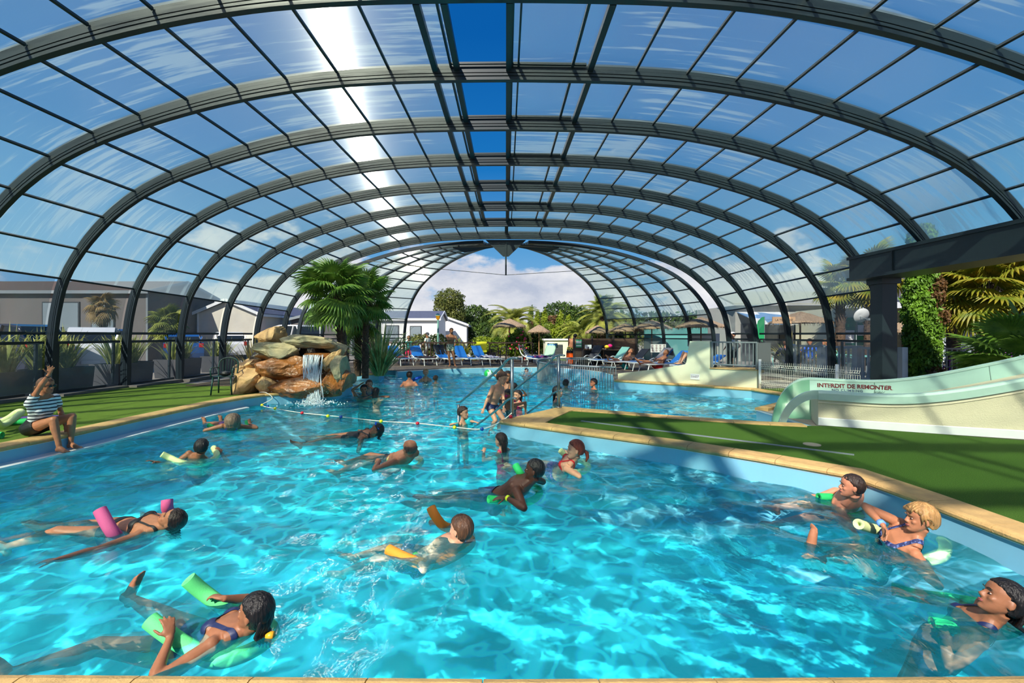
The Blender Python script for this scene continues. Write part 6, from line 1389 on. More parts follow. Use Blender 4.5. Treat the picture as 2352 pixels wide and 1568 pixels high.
LX = [(-5.55,'first blue sun lounger of the left row, next to the flax clump'),(-4.42,'blue sun lounger holding a dark red towel, second of the left row'),(-3.2,'blue sun lounger with a black garment on its back, behind the bearded man'),(-2.2,'empty blue sun lounger just right of the bearded man'),(-1.28,'blue sun lounger under the yellow towel, nearest the dark armchairs')]
for x, lab in LX: lounger(lab, (x+.2, 22.7, 0), hd)
def towel(label, pts, th, m_, name='towel', cat='towel', smooth=True):
    """draped cloth along a list of (left,right) point pairs"""
    m = MB(); n = 6; rows = []
    for i, (a, b) in enumerate(pts): rows.append([lerp(V(a),V(b),k/n)+V((0,0,.015*math.sin(k*2.3+i*1.7)+th)) for k in range(n+1)])
    up = [[p+V((0,0,.018)) for p in r_] for r_ in rows]; base = len(m.v)
    for r_ in up + [[p for p in q] for q in rows]: m.v += [tuple(p) for p in r_]
    R_ = len(rows); w = n+1
    for i in range(R_-1):
        for k in range(n):
            a = i*w+k; m.f.append((a,a+1,a+w+1,a+w)); m.m.append(0); b = (R_+i)*w+k; m.f.append((b+w,b+w+1,b+1,b)); m.m.append(0)
    for i in range(R_-1):
        for k in (0,n): a = i*w+k; b = (R_+i)*w+k; m.f.append((a,a+w,b+w,b)); m.m.append(0)
    o = m.build(name, m_, smooth=smooth); return tag(o, label, cat)
def on_l(loc, ang, pts):
    M_ = T(V(loc)) @ Rz(ang); return [(M_ @ V((x,-.30,z)), M_ @ V((x,.30,z))) for x, z in pts]
towel('dark red and black towel bunched on the second blue lounger', on_l((-4.22,22.7,0), hd, [(-.3,.36),(0,.41),(.3,.37),(.6,.40),(.9,.37),(1.08,.28)]), .01, clothmat('dark_red_towel', srgb(62,20,26), srgb(28,24,30), 5))
towel('small red patterned cloth on the first blue lounger', on_l((-5.35,22.7,0), hd, [(.1,.355),(.3,.41),(.5,.36)]), .01, clothmat('red_cloth_pattern', srgb(170,30,34), srgb(40,30,34), 14))
towel('black garment hung over the third lounger backrest', on_l((-3.0,22.7,0), hd, [(-.83,.62),(-.80,.95),(-.62,.68),(-.45,.46)]), .01, C_BLACK)
towel('pale patterned towel crumpled on the fifth blue lounger', on_l((-1.08,22.7,0), hd, [(.0,.36),(.2,.45),(.45,.38),(.7,.43),(.9,.36)]), .01, clothmat('pale_print', srgb(200,192,204), srgb(110,108,140), 18))
m = MB(); a = P(1094,785,24.0); b_ = P(1118,785,24.0); c = P(1118,808,23.95); d = P(1095,808,23.95); m.plate([a,b_,c,d],(0,1,0),.02); m.plate([a+V((0,.02,0)),b_+V((0,.02,0)),b_+V((0,.10,.0)),a+V((0,.10,0))],(0,0,1),.015)
o = m.build('towel', mat('yellow_towel', srgb(226,218,52), .9, bump=.3)); tag(o, 'bright yellow towel hung over the dark fence', 'towel')
ld = [((1.95,23.0), math.atan2(-1.3,-1.0), M_blues, 'blue sun lounger draped with a pale green towel', 60, None),((3.95,22.2), math.atan2(-.8,-1.2), M_gsl, 'grey sun lounger with raised back near the orange bin', 52, M_gsl),((4.9,21.2), math.atan2(-.5,-1.2), M_blues, 'sun lounger with a mint backrest beside the man in turquoise shorts', 50, M_mint),
      ((5.35,19.9), math.atan2(-.35,-1.2), M_blues, 'blue sun lounger under the man in turquoise shorts', 45, M_black),((6.15,19.3), math.atan2(-.3,-1.2), M_blues, 'blue sun lounger draped with a grey towel between the two sunbathers', 45, None),((6.45,18.3), math.atan2(-.3,-1.2), M_blues, 'blue sun lounger under the man in red shorts', 42, None),((7.35,17.3), math.atan2(-.3,-1.2), M_blues, 'blue sun lounger behind the ramp wall with only knees showing', 30, None)]
for (x,y), a, sl_, lab, bk, bm_ in ld: lounger(lab, (x,y,0), a, sl_, bk, bm_)
towel('pale green towel over the lounger backrest by the bag', on_l((1.95,23.0,0), ld[0][1], [(-.80,.80),(-.78,1.02),(-.62,.84),(-.40,.46),(-.1,.37)]), .01, mat('green_towel', srgb(150,190,160), .95, bump=.4))
towel('blue and red towel bunched on the seat below the green towel', on_l((1.95,23.0,0), ld[0][1], [(.1,.36),(.4,.43),(.7,.36)]), .01, clothmat('blue_red_print', srgb(40,60,170), srgb(190,60,90), 10))
towel('grey towel covering the lounger back between the sunbathers', on_l((6.15,19.3,0), ld[4][1], [(-.90,.60),(-.86,.90),(-.6,.66),(-.3,.37),(.2,.36)]), .012, mat('grey_towel', srgb(150,146,156), .95, bump=.4))
towel('black cloth on the back of the grey lounger', on_l((3.95,22.2,0), ld[1][1], [(-.84,.80),(-.80,.93),(-.62,.72),(-.5,.58)]), .015, C_BLACK)
l = thing('sun_lounger', 'white slatted sun lounger with blue straps folded by the glass gate', 'sun lounger', (1.25,24.1,0), math.atan2(-.4,.9), 'sun loungers around the far deck')
m = MB(); m.tube(catmull([(-.5,.3,.95),(-.35,.3,.5),(0,.3,.3),(.6,.3,.33)],4), .03, 6); m.tube(catmull([(-.5,-.3,.95),(-.35,-.3,.5),(0,-.3,.3),(.6,-.3,.33)],4), .03, 6)
for k in range(9): t = k/8; a = lerp(V((-.5,0,.93)), V((.0,0,.32)), t); m.bar(a+V((0,-.3,0)), a+V((0,.3,0)), .04, .02)
for sx in (-.3,.5): m.tube([(sx,-.3,.3),(sx,-.32,0)], .02, 5); m.tube([(sx,.3,.3),(sx,.32,0)], .02, 5)
m.build('frame', M_wlg, l); m = MB(); m.box((-.1,-.28,.33),(.6,.28,.36)); m.build('strap', M_blues, l)
# sunbathers
def recliner(lab, skin, hair, hp, pel, ft, wear, **k):
    return person(lab, skin, hair, hp, (-.75,-.25,-.15), (.55,.1,.85), pel=pel, fwd=(-.7,-.1,.7), vox=.012, faces=True, s=1.0, hs=1.08, wear=wear, feet=ft, **k)
recliner('sunbather in turquoise shorts and sunglasses reading a phone on a lounger', S_TAN, ('short', H_BROWN), P(1449,806,19.9), P(1440,828,19.9), {'L':dict(t=P(1404,829,19.6), h=(0,0,1), toe=(-.5,0,.8)), 'R':dict(t=P(1408,826,19.9), h=(0,0,1), toe=(-.5,0,.8))}, [('swim_shorts', C_TURQ, 'trunks', .55, .08)],
    hands={'L':dict(t=P(1436,820,19.5), h=(.3,-1,-.3)), 'R':dict(t=P(1434,818,19.8), h=(.3,.8,-.3))})
recliner('sunbather in red shorts sitting up on the lounger by the ramp wall', S_TAN, ('short', H_BROWN), P(1530,809,18.3), P(1519,832,18.2), {'L':dict(t=P(1472,834,18.0), h=(0,0,1), toe=(-.5,0,.8)), 'R':dict(t=P(1476,831,18.3), h=(0,0,1), toe=(-.5,0,.8))}, [('swim_shorts', C_RED, 'trunks', .5, .08)],
    hands={'L':dict(t=P(1508,826,18.0), h=(.3,-1,-.3)), 'R':dict(t=P(1506,824,18.3), h=(.3,.8,-.3))})
person('sunbather lying behind the ramp wall with bent knees raised', S_FAIR, ('short', H_BROWN), V((7.75,17.5,.52)), (0,0,1), (1,.1,.2), pel=V((7.05,17.35,.46)), fwd=(0,0,1), vox=.014, faces=False, wear=[('swim_shorts', C_NAVY, 'trunks', .4, .08)], feet={'L':dict(t=V((6.6,17.15,.44)), h=(-.1,.01,1), toe=(-1,0,0), up=(0,0,1)), 'R':dict(t=V((6.62,17.4,.44)), h=(-.1,.01,1), toe=(-1,0,0), up=(0,0,1))})
# dark armchairs, bin, bag, sign, shelf
M_brownp = mat('dark_brown_resin', srgb(46,38,40), .5)
plastic_chair('dark brown resin armchair facing away beside the parasol pole', M_brownp, (-.15,23.1,0), math.radians(200)); plastic_chair('dark brown resin armchair behind the first one beside the parasol pole', M_brownp, (-.55,23.9,0), math.radians(170))
bn = thing('litter_bin', 'bright orange slatted litter bin with black lid', 'bin', (3.24,22.85,0)); m = MB(); m.tube([(0,0,.05),(0,0,.58)], .19, 20)
for k in range(16): a = 2*PI*k/16; m.box((-.008,-.02,.05),(.012,.02,.58), T(.195*math.cos(a),.195*math.sin(a),0) @ Rz(a))
m.build('bin_body', mat('orange_metal', srgb(240,96,20), .4), bn); m = MB(); m.tube([(0,0,.58),(0,0,.66),(0,0,.70)], [.205,.205,.16], 20); m.build('bin_lid', M_black, bn); m = MB(); m.tube([(0,0,0),(0,0,.06)], .15, 16); m.build('bin_foot', M_black, bn)
m = MB(); c = G(1205,828.5); m.rings([[c+V((x*.17,y*.1,z)) for x, y in ((-1,-1),(1,-1),(1.05,1),(-1,1))] for z in (0,.02)] + [[c+V((x*.15+.02,y*.08,.24)) for x, y in ((-1,-1),(1,-1),(1,1),(-1,1))],[c+V((x*.10,y*.03,.36)) for x, y in ((-1,-1),(1,-1),(1,1),(-1,1))]]); bg_ = m.build('shopping_bag', mat('white_plastic', srgb(236,236,232), .5)); tag(bg_, 'white plastic shopping bag with a red print on the far deck', 'bag')
m = MB(); m.box((c.x-.09,c.y-.115,.09),(c.x+.04,c.y-.105,.23)); o = m.build('print', mat('red_print', srgb(214,50,40), .6), bg_)
sg = thing('notice_board', 'green and white notice board on a dark timber post', 'sign', (3.62,22.5,0)); m = MB(); m.box((-.30,-.03,0),(-.2,.07,1.36)); m.box((.12,-.03,0),(.2,.07,1.2)); m.build('post', M_brownp, sg); m = MB()
for k in range(7): m.box((-.2,0,.05+k*.125),(.12,.03,.165+k*.125))
m.build('slat_panel', mat('dark_slats', srgb(66,52,46), .8, var=.2), sg); m = MB(); m.box((-.17,-.05,.86),(.12,-.03,1.25)); bd = m.build('board', mat('sign_green', srgb(40,160,110), .5), sg); m = MB()
for z0, z1 in ((1.06,1.19),(.92,.99)): m.box((-.15,-.056,z0),(.10,-.05,z1))
m.build('white_field', M_white, bd)
sh = thing('shoe_shelf', 'low dark timber shelving for shoes below the plank screen', 'shelf', (4.9,23.0,0)); m = MB()
for z in (.08,.40,.70): m.box((-.95,-.18,z),(.95,.18,z+.03))
for x in (-.95,-.02,.93): m.box((x,-.18,0),(x+.03,.18,.72))
m.build('shelf_boards', mat('shelf_wood', srgb(92,70,52), .8, var=.2), sh); m = MB(); m.box((-.95,.18,0),(.95,.2,.72)); m.build('back_panel', M_black, sh)
for k, (px, py, col, nm) in enumerate(((1394,796,(236,196,40),'yellow'),(1401,794,(236,30,130),'hot pink'),)):
    m = MB(); m.ball(P(px,py,22.9), (.13,.09,.09), 10); o = m.build('swim_bag', mat('bag_'+nm.replace(' ','_'), srgb(*col), .6), smooth=True); tag(o, '%s rolled swim bag on top of the shoe shelf' % nm, 'bag')
for k, px in enumerate((1345,1352,1360,1368,1377,1385)):
    a = P(px,798,22.95); m = MB(); m.ball((a.x,22.92,.765), (.045,.11,.035), 8); m.ball((a.x+.11,22.92,.765), (.045,.11,.035), 8); o = m.build('sandals', mat('sandal_%d' % (k%3), srgb(*((160,120,90),(90,80,80),(196,170,150))[k%3]), .8), smooth=True); tag(o, 'pair of small sandals set out on the shelf top', 'sandals', 'sandals on the shelf top')
m = MB(); m.box((4.35,22.85,.43),(4.62,23.05,.50)); m.ball((4.7,22.92,.47),(.09,.08,.05),8); o = m.build('shoes', C_TURQ); tag(o, 'turquoise slip-on shoes on the middle shelf', 'shoes')
pb_ = MB().box((4.0,23.02,.75),(4.33,23.05,.98)).build('poster', mat('poster_white', srgb(214,222,232), .6)); tag(pb_, 'small white poster standing on the shelf top', 'poster')
o = MB().box((4.13,23.01,.78),(4.2,23.02,.88)).build('print', C_NAVY, pb_)
sc_ = thing('plank_screen', 'dark brown horizontal plank screen behind the shoe shelf', 'screen', (5.4,25.6,0)); m = MB()
for k in range(8): m.box((-1.9,-.02,.05+k*.155),(1.9,.02,.19+k*.155))
m.build('planks', mat('brown_planks', srgb(84,62,52), .8, var=.2, scale=6), sc_); m = MB()
for x in (-1.9,-.6,.6,1.85): m.box((x,-.06,0),(x+.09,.06,1.42))
m.build('screen_post', M_brownp, sc_)
lw_ = thing('low_hut', 'low cream outbuilding with a dark slatted hatch beyond the deck', 'building', (3.3,29.5,0)); m = MB(); m.box((-.75,0,0),(.75,1.5,1.12)); m.build('hut_wall', M_cream, lw_); m = MB(); m.box((-.85,-.1,1.12),(.85,1.6,1.22)); m.build('hut_roof', M_white, lw_)
m = MB(); m.box((-.42,-.03,.12),(.38,0,.85)); 
for k in range(7): m.box((-.42,-.05,.14+k*.1),(.38,-.03,.2+k*.1))
m.build('hatch', mat('hatch_dark', srgb(58,64,66), .6), lw_); m = MB(); m.box((-.62,-.05,.75),(-.2,-.035,1.02)); m.build('notice', M_white, lw_)
flat('floor', [(2.0,26.3),(6.5,26.3),(6.5,29.4),(2.0,29.4)], .0, M_turf, 'green lawn strip before the cream outbuilding', .03)
# dark picket fence along the far deck
df_ = thing('deck_fence', 'dark brown timber picket fence along the back of the far deck', 'fence', (-8.0,24.2,0)); M_tim = mat('dark_timber', srgb(58,38,32), .8, var=.2)
railrun(df_, V((-8.0,24.2,0)), V((-3.2,24.2,0)), 0, 1.06, 30, M_tim, .06, .09, 'picket')
df2 = thing('deck_fence', 'dark brown timber rail with wide gaps behind the yellow towel', 'fence', (-3.2,24.2,0)); railrun(df2, V((-3.15,24.2,0)), V((1.4,24.2,0)), 0, 1.06, 10, M_tim, .05, .09, 'upright')
# parasols
def parasol(label, loc, r, h, seed=0):
    p = thing('thatched_parasol', label, 'parasol', loc, 0, 'thatched parasols'); m = MB(); m.tube([(0,0,0),(0,0,h)], .035, 8); m.build('pole', mat('wood_pole', srgb(150,112,80), .8), p)
    rnd = random.Random(seed); m = MB(); n = 28; rings = []
    for k, (q, z) in enumerate(((.02,.42),(.35,.30),(.7,.14),(1.0,.0),(1.02,-.08),(.9,-.02),(.1,.30))): rings.append([(q*r*math.cos(2*PI*j/n)*rnd.uniform(.97,1.03), q*r*math.sin(2*PI*j/n)*rnd.uniform(.97,1.03), h+z+rnd.uniform(-.02,.02)) for j in range(n)])
    m.rings(rings)
    for j in range(110): a = rnd.uniform(0,2*PI); q = r*rnd.uniform(.95,1.03); m.tube([(q*math.cos(a),q*math.sin(a),h-.03),(q*1.03*math.cos(a),q*1.03*math.sin(a),h-rnd.uniform(.12,.22))], [.012,.003], 3)
    m.build('thatch_canopy', M_straw, p); return p
for px, py, Y, r, lab in ((1170,748,27,.95,'thatched parasol standing closest to the middle of the end opening'),(1238,760,31,.75,'thatched parasol half hidden by the date palm fronds'),(1372,762,29,.75,'thatched parasol before the right end rib'),(1437,758,27,1.0,'thatched parasol behind the second dome window'),(1497,752,26,1.1,'thatched parasol behind the third dome window'),(1610,748,22.5,1.15,'wide thatched parasol behind the ramp wall'),(1838,738,20,1.2,'ragged thatched parasol beside the wooden name sign'),(2075,760,20,1.1,'thatched parasol to the left of the cypress'),(2180,762,21,1.1,'thatched parasol to the right of the cypress')):
    c = P(px,py,Y); parasol(lab, (c.x, Y, 0), r, c.z, px)
# lamp post
lp = thing('street_lamp', 'green lamp post with an amber lantern in front of the white mobile home', 'lamp', (-4.18,28,0)); m = MB(); m.tube([(0,0,0),(0,0,2.42)], [.07,.05], 10); m.build('lamp_pole', mat('verdigris_paint', srgb(120,168,158), .5), lp, True)
m = MB(); m.rings([[(x*s_,y*s_,z) for x, y in ((-1,-1),(1,-1),(1,1),(-1,1))] for s_, z in ((.08,2.42),(.13,2.66))]); m.build('lantern', mat('amber_glass', srgb(214,140,24), .3), lp); m = MB(); m.rings([[(x*s_,y*s_,z) for x, y in ((-1,-1),(1,-1),(1,1),(-1,1))] for s_, z in ((.15,2.66),(.14,2.70),(.05,2.80))]); m.build('lantern_cap', mat('verdigris_paint', (0,0,0)), lp)
# prohibition sign board
sb = thing('rule_board', 'white board of round prohibition symbols behind the sunbathers', 'sign', P(1512,808,21.2)); m = MB(); m.box((-.36,-.01,-.02),(.36,.01,.36)); m.build('board', M_white, sb)
for r_ in range(3):
    for c_ in range(4):
        m = MB(); x, z = -.27+.18*c_, .06+.115*r_; m.tube([(x+.04*math.cos(a*PI/6),-.014,z+.04*math.sin(a*PI/6)) for a in range(13)], .006, 4); m.bar((x-.028,-.014,z+.028),(x+.028,-.014,z-.028),.008,.004); m.ball((x,-.012,z),(.014,.003,.02),6); m.build('symbol', mat('symbol_maroon', srgb(110,30,60), .6), sb)
m = MB(); m.box((-.33,.01,-.75),(-.28,.04,.36)); m.box((.28,.01,-.75),(.33,.04,.36)); m.build('stand_leg', M_grey, sb)
# ================================================================ BEYOND: HOMES, TREES, CARS, TERRACE
def siding(name, col, sc=3.4):
    m = bpy.data.materials.new(name); m.use_nodes = True; nt = m.node_tree; N = nt.nodes.new; L = nt.links.new; b = nt.nodes['Principled BSDF']; b.inputs['Roughness'].default_value = .7
    tc = N('ShaderNodeTexCoord'); w = N('ShaderNodeTexWave'); w.bands_direction = 'Z'; w.wave_profile = 'SAW'; w.inputs['Scale'].default_value = sc; L(tc.outputs['Object'], w.inputs['Vector']); r = N('ShaderNodeValToRGB'); L(w.outputs[1], r.inputs[0]); r.color_ramp.elements[0].color = tuple(c*.72 for c in col)+(1,); r.color_ramp.elements[1].position = .14; r.color_ramp.elements[1].color = tuple(col)+(1,); L(r.outputs[0], b.inputs['Base Color']); return m
def tiles(name, col):
    m = bpy.data.materials.new(name); m.use_nodes = True; nt = m.node_tree; N = nt.nodes.new; L = nt.links.new; b = nt.nodes['Principled BSDF']; b.inputs['Roughness'].default_value = .7
    tc = N('ShaderNodeTexCoord'); w = N('ShaderNodeTexBrick'); w.inputs['Scale'].default_value = 3; w.inputs['Color1'].default_value = tuple(col)+(1,); w.inputs['Color2'].default_value = tuple(c*.8 for c in col)+(1,); w.inputs['Mortar'].default_value = tuple(c*.4 for c in col)+(1,); L(tc.outputs['Object'], w.inputs['Vector']); L(w.outputs[0], b.inputs['Base Color']); return m
M_sid = siding('white_siding', srgb(232,232,228)); M_sidg = siding('grey_siding', srgb(96,92,90)); M_sidb = siding('beige_siding', srgb(208,200,184)); M_tile = tiles('slate_grey_tiles', srgb(92,98,122)); M_win = mat('window_glass', srgb(120,132,138), .15); M_frame = mat('dark_frame', srgb(50,54,58), .5)
def home(label, x0, x1, y0, y1, zw, zr, axis='x', wall=M_sid, wins=(), roofm=M_tile, name='mobile_home', trim=None):
    """gabled box; axis = ridge direction; wins = (face, u0, u1, z0, z1): face f front (camera side) or r/l side"""
    h = thing(name, label, 'building', ((x0+x1)/2, y0, 0)); m = MB(); cx = (x0+x1)/2; cy = (y0+y1)/2; off = -h.location; e = .25
    if axis == 'x':
        prof = [(y0,0),(y1,0),(y1,zw),(cy,zr-.05),(y0,zw)]; m.rings([[V((x0,y,z)) for y, z in prof],[V((x1,y,z)) for y, z in prof]])
        r_ = MB(); r_.plate([(x0-e,y0-e,zw-.08),(x1+e,y0-e,zw-.08),(x1+e,cy,zr),(x0-e,cy,zr)],(0,-.2,1),.09); r_.plate([(x0-e,cy,zr),(x1+e,cy,zr),(x1+e,y1+e,zw-.08),(x0-e,y1+e,zw-.08)],(0,.2,1),.09)
        t_ = MB(); t_.box((x0-e,y0-e-.03,zw-.18),(x1+e,y0-e,zw+.0)); 
        for x in (x0-e-.02,x1+e-.02): t_.bar((x,y0-e,zw-.05),(x,cy,zr+.03),.05,.16); t_.bar((x,y1+e,zw-.05),(x,cy,zr+.03),.05,.16)
        for x in (x0,x1): t_.box((x-.05,y0-.03,0),(x+.05,y0+.02,zw))
    else:
        prof = [(x0,0),(x1,0),(x1,zw),(cx,zr-.05),(x0,zw)]; m.rings([[V((x,y0,z)) for x, z in prof],[V((x,y1,z)) for x, z in prof]])
        r_ = MB(); r_.plate([(x0-e,y0-e,zw-.08),(cx,y0-e,zr),(cx,y1+e,zr),(x0-e,y1+e,zw-.08)],(-.2,0,1),.09); r_.plate([(cx,y0-e,zr),(x1+e,y0-e,zw-.08),(x1+e,y1+e,zw-.08),(cx,y1+e,zr)],(.2,0,1),.09)
        t_ = MB(); t_.bar((x0-e,y0-e-.02,zw-.05),(cx,y0-e-.02,zr+.03),.05,.18); t_.bar((cx,y0-e-.02,zr+.03),(x1+e,y0-e-.02,zw-.05),.05,.18); t_.box((x1+e-.02,y0-e,zw-.2),(x1+e+.02,y1+e,zw-.04))
        for x in (x0,x1): t_.box((x-.05,y0-.03,0),(x+.05,y0+.02,zw))
    for o_, nm, mt in ((m,'home_wall',wall),(r_,'home_roof',roofm),(t_,'trim_board',trim or M_white)):
        o = o_.build(nm, mt, h); o.location = off
    for f_, u0, u1, z0, z1 in wins:
        fr = MB(); gl = MB()
        if f_ == 'f': fr.box((u0-.07,y0-.05,z0-.07),(u1+.07,y0+.01,z1+.07)); gl.box((u0,y0-.065,z0),(u1,y0-.04,z1))
        else:
            x = x1 if f_ == 'r' else x0; s_ = 1 if f_ == 'r' else -1; fr.box((min(x,x+s_*.05),u0-.07,z0-.07),(max(x,x+s_*.05),u1+.07,z1+.07)); gl.box((min(x+s_*.04,x+s_*.065),u0,z0),(max(x+s_*.04,x+s_*.065),u1,z1))
        o = fr.build('window', M_frame, h); o.location = off; g_ = gl.build('pane', M_win, o)
    return h
home('white mobile home with slate roof and one tall window behind the lamp post', -10.35,-5.65,38,42.6,2.85,3.5,'x', wins=(('f',-7.95,-7.1,.95,2.15),('f',-10.0,-9.0,1.0,2.2)))
home('white mobile home with a sloping gable and a row of side windows', -7.7,-3.85,44,57,2.45,3.15,'y', wins=tuple(('r',46+k*2.2,46.9+k*2.2,.7,2.1) for k in range(5)))
home('tiny white cabin half lost among the shrubs', -2.75,-2.1,60,63,2.0,2.3,'y')
home('dark grey mobile home behind the parked cars', -33,-20.5,26,32,4.0,4.8,'x', wall=M_sidg, wins=(('f',-26.4,-24.4,1.7,3.3),('f',-23.6,-22.4,1.7,3.2),('f',-31,-29,1.7,3.2)), roofm=mat('brown_roof', srgb(84,70,62), .9), trim=M_grey)
home('sunlit beige mobile home gable seen through the left windows', -20.3,-16.4,30,40,2.9,3.75,'y', wall=M_sidb)
home('grey mobile home with narrow windows behind the beige gable', -15.6,-11.2,33,37,2.6,3.1,'y', wall=M_sidg, trim=M_grey, wins=(('f',-14.2,-13.7,1.0,2.2),('f',-12.2,-11.7,1.0,2.2)))
home('white mobile home between grey one and palms, far left', -24.5,-20.5,42,50,3.2,3.9,'y')
# trees
def ph_frond(L_=2.0, seed=0):
    rnd = random.Random(seed); m = MB(); n = 34; pts = [V((L_*t, 0, .55*L_*t - .75*L_*t**2.4)) for t in [k/12 for k in range(13)]]; m.tube(pts, [.03*(1-.8*k/12) for k in range(13)], 5)
    for k in range(n):
        t = .14+.86*k/n; i = min(11, int(t*12)); c = lerp(pts[i], pts[i+1], t*12-i); d = (pts[i+1]-pts[i]).normalized(); ll = .42*L_*math.sin(PI*(.12+.8*t))**.7*.55
        for s_ in (-1,1):
            e = (d*.55+V((0,s_,0))*.8+V((0,0,.25))).normalized(); tip = c+e*ll+V((0,0,-.25*ll)); w = d*.022; m.add([c-w, c+e*ll*.5+V((0,0,.03))-w*.9, tip, c+e*ll*.5+V((0,0,.03))+w*.9, c+w], [(0,1,2,3,4)])
    return m
def phoenix(label, base, H, R, n, seed, tr=.28, leaf=L_PHX):
    p = thing('date_palm', label, 'palm', base); m = MB(); m.tube([(0,0,0),(0,0,H*.5),(0,0,H)], [tr*1.1,tr,tr*.9], 10); rnd = random.Random(seed)
    for k in range(60): a = k*2.4; z = H*(k/60); m.box((-.05,-.08,-.05),(.09,.08,.1), T(tr*math.cos(a),tr*math.sin(a),z) @ Rz(a))
    m.build('trunk', M_bark, p); ms = [ph_frond(R, seed+j).mesh('frond', leaf) for j in range(3)]
    for k in range(n):
        u = (k+.5)/n; o = bpy.data.objects.new('frond', ms[k%3]); COL.objects.link(o); o.parent = p; o.location = (0,0,H+.1-.2*u); o.rotation_euler = (0, -math.radians(48-85*u+rnd.uniform(-8,8)), k*2.39996+rnd.uniform(-.2,.2)); s_ = rnd.uniform(.85,1.1); o.scale = (s_,s_,s_)
    return p
phoenix('large yellow-green date palm behind the middle parasol', ((1178-1162)/F*34,34,0), 2.3, 2.2, 44, 3)
phoenix('date palm with arching fronds against the right end rib', ((1392-1162)/F*31,31,0), 2.5, 2.2, 40, 8)
phoenix('smaller date palm with low arching fronds before the clipped hedge', ((1335-1162)/F*33,33,0), 1.5, 1.8, 34, 12)
fan_palm('spiky cordyline above the right end rib', ((1383-1162)/F*30,30,0), 3.4, .42, 30, 31, leaf=L_PHX, trunk_r=.12)
tree('tall weeping birch rising above the white mobile homes', ((1032-1162)/F*60,60,0), [((0,0,6.0),(1.9,1.7,1.5)),((-.8,0,4.6),(1.3,1.2,1.9)),((.9,0,4.4),(1.3,1.2,2.0)),((.6,0,3.2),(1.3,1.2,1.6))], 9000, .13, L_TREE2, 4, (.25,5), hang=1)
tree('broad dark oak to the right of the weeping birch', ((1092-1162)/F*66,66,0), [((0,0,3.8),(2.3,2,1.9)),((-1.8,0,3.0),(1.8,1.6,1.9)),((2.0,0,3.1),(1.8,1.6,1.7)),((3.2,0,2.2),(1.4,1.4,1.6))], 9000, .17, L_TREE, 6)
tree('low dark tree left of the weeping birch behind the slate roof', ((972-1162)/F*70,70,0), [((0,0,3.4),(2.2,2,1.4)),((2,0,3.2),(1.8,1.6,1.4))], 3000, .17, L_TREE, 61)
tree('rounded dark oak crown on the right of the opening', ((1296-1162)/F*62,62,0), [((-.6,0,4.0),(2.4,2,1.9)),((1.6,0,3.7),(2.0,1.8,1.7)),((-2.6,0,3.0),(1.5,1.5,1.5)),((3.6,0,3.2),(1.8,1.6,1.5))], 9000, .17, L_TREE, 8)
tree('russet brown shrubby tree in front of the rounded oak', ((1268-1162)/F*50,50,0), [((0,0,2.3),(1.6,1.2,1.3)),((-1.8,0,2.0),(1.0,1,1.2))], 3200, .13, L_BR, 9)
for px, Y, h_, lab in ((1250,44,3.9,'slim upright pear tree between the date palm and the hedge'),(1286,40,3.6,'slim upright tree rising out of the clipped hedge'),(1219,50,4.6,'thin pointed poplar behind the date palm'),(1233,48,4.0,'second thin poplar near the pointed one'),(1304,42,3.3,'upright laurel at the right end of the hedge')):
    tree(lab, ((px-1162)/F*Y,Y,0), [((0,0,h_*.55),(.32,.3,h_*.42)),((.1,0,h_*.82),(.2,.2,h_*.2))], 1100, .10, L_HEDGE if px != 1219 else L_TREE, px, (.06,h_*.5))
def hedge(label, x0, x1, y, z, d, n, leaf, seed, size=.09, name='hedge', cat='hedge'):
    k = max(2, int((x1-x0)/.9)); lob = [((x0+(x1-x0)*(i+.5)/k-(x0+x1)/2,0,z*.5),((x1-x0)/k*.75,d,z*.55)) for i in range(k)]
    o = leafcloud(lob, n, size, seed).build(name, leaf, loc=((x0+x1)/2,y,0)); return tag(o, label, cat)
hedge('bright clipped hedge behind the cream outbuilding', 3.0, 5.8, 37, 2.35, .6, 9000, L_HEDGE, 3)
hedge('dark shrubbery between the middle date palm and the clipped hedge', .6, 3.4, 36, 1.9, .8, 6000, L_TREE, 4)
hedge('green shrubbery behind the plank screen', 5.4, 9.0, 32, 1.9, .8, 7000, L_TREE, 5)
hedge('dark bushes beside the white cabin', -3.9, -.4, 47, 2.6, 1.2, 7000, L_TREE, 6, .12)
hedge('tangled green bushes below the date palm crown', -2.2, 1.2, 33, 1.3, .7, 5000, L_HEDGE, 7)
hedge('white-flowering shrub in front of the lamp post', -6.1, -3.9, 29.5, 1.45, .5, 2400, L_TREE2, 8)
hedge('leafy plants along the outside of the right dome wing', 9.2, 13.5, 30, 2.2, .8, 6000, L_TREE2, 9)
hedge('long dark tree line closing the horizon behind the mobile homes', -60, -8, 85, 5.0, 3, 9000, L_TREE, 10, .5, 'tree_line', 'trees')
hedge('long dark tree line closing the horizon on the right', 10, 75, 80, 5.2, 3, 9000, L_TREE, 11, .5, 'tree_line', 'trees')
ol = thing('oleander', 'oleander bush with pink flowers beneath the middle parasol', 'bush', (.45,25.6,0)); leafcloud([((0,0,.9),(.5,.45,.65)),((.3,0,1.3),(.35,.35,.5))], 1800, .10, 3).build('foliage', L_HEDGE, ol); m = MB(); rnd = random.Random(9)
for k in range(26): m.ball((rnd.uniform(-.4,.7),-.42+rnd.uniform(-.08,.1),rnd.uniform(.6,1.8)), .05, 6)
m.build('blossoms', mat('pink_blossom', srgb(226,60,100), .6), ol)
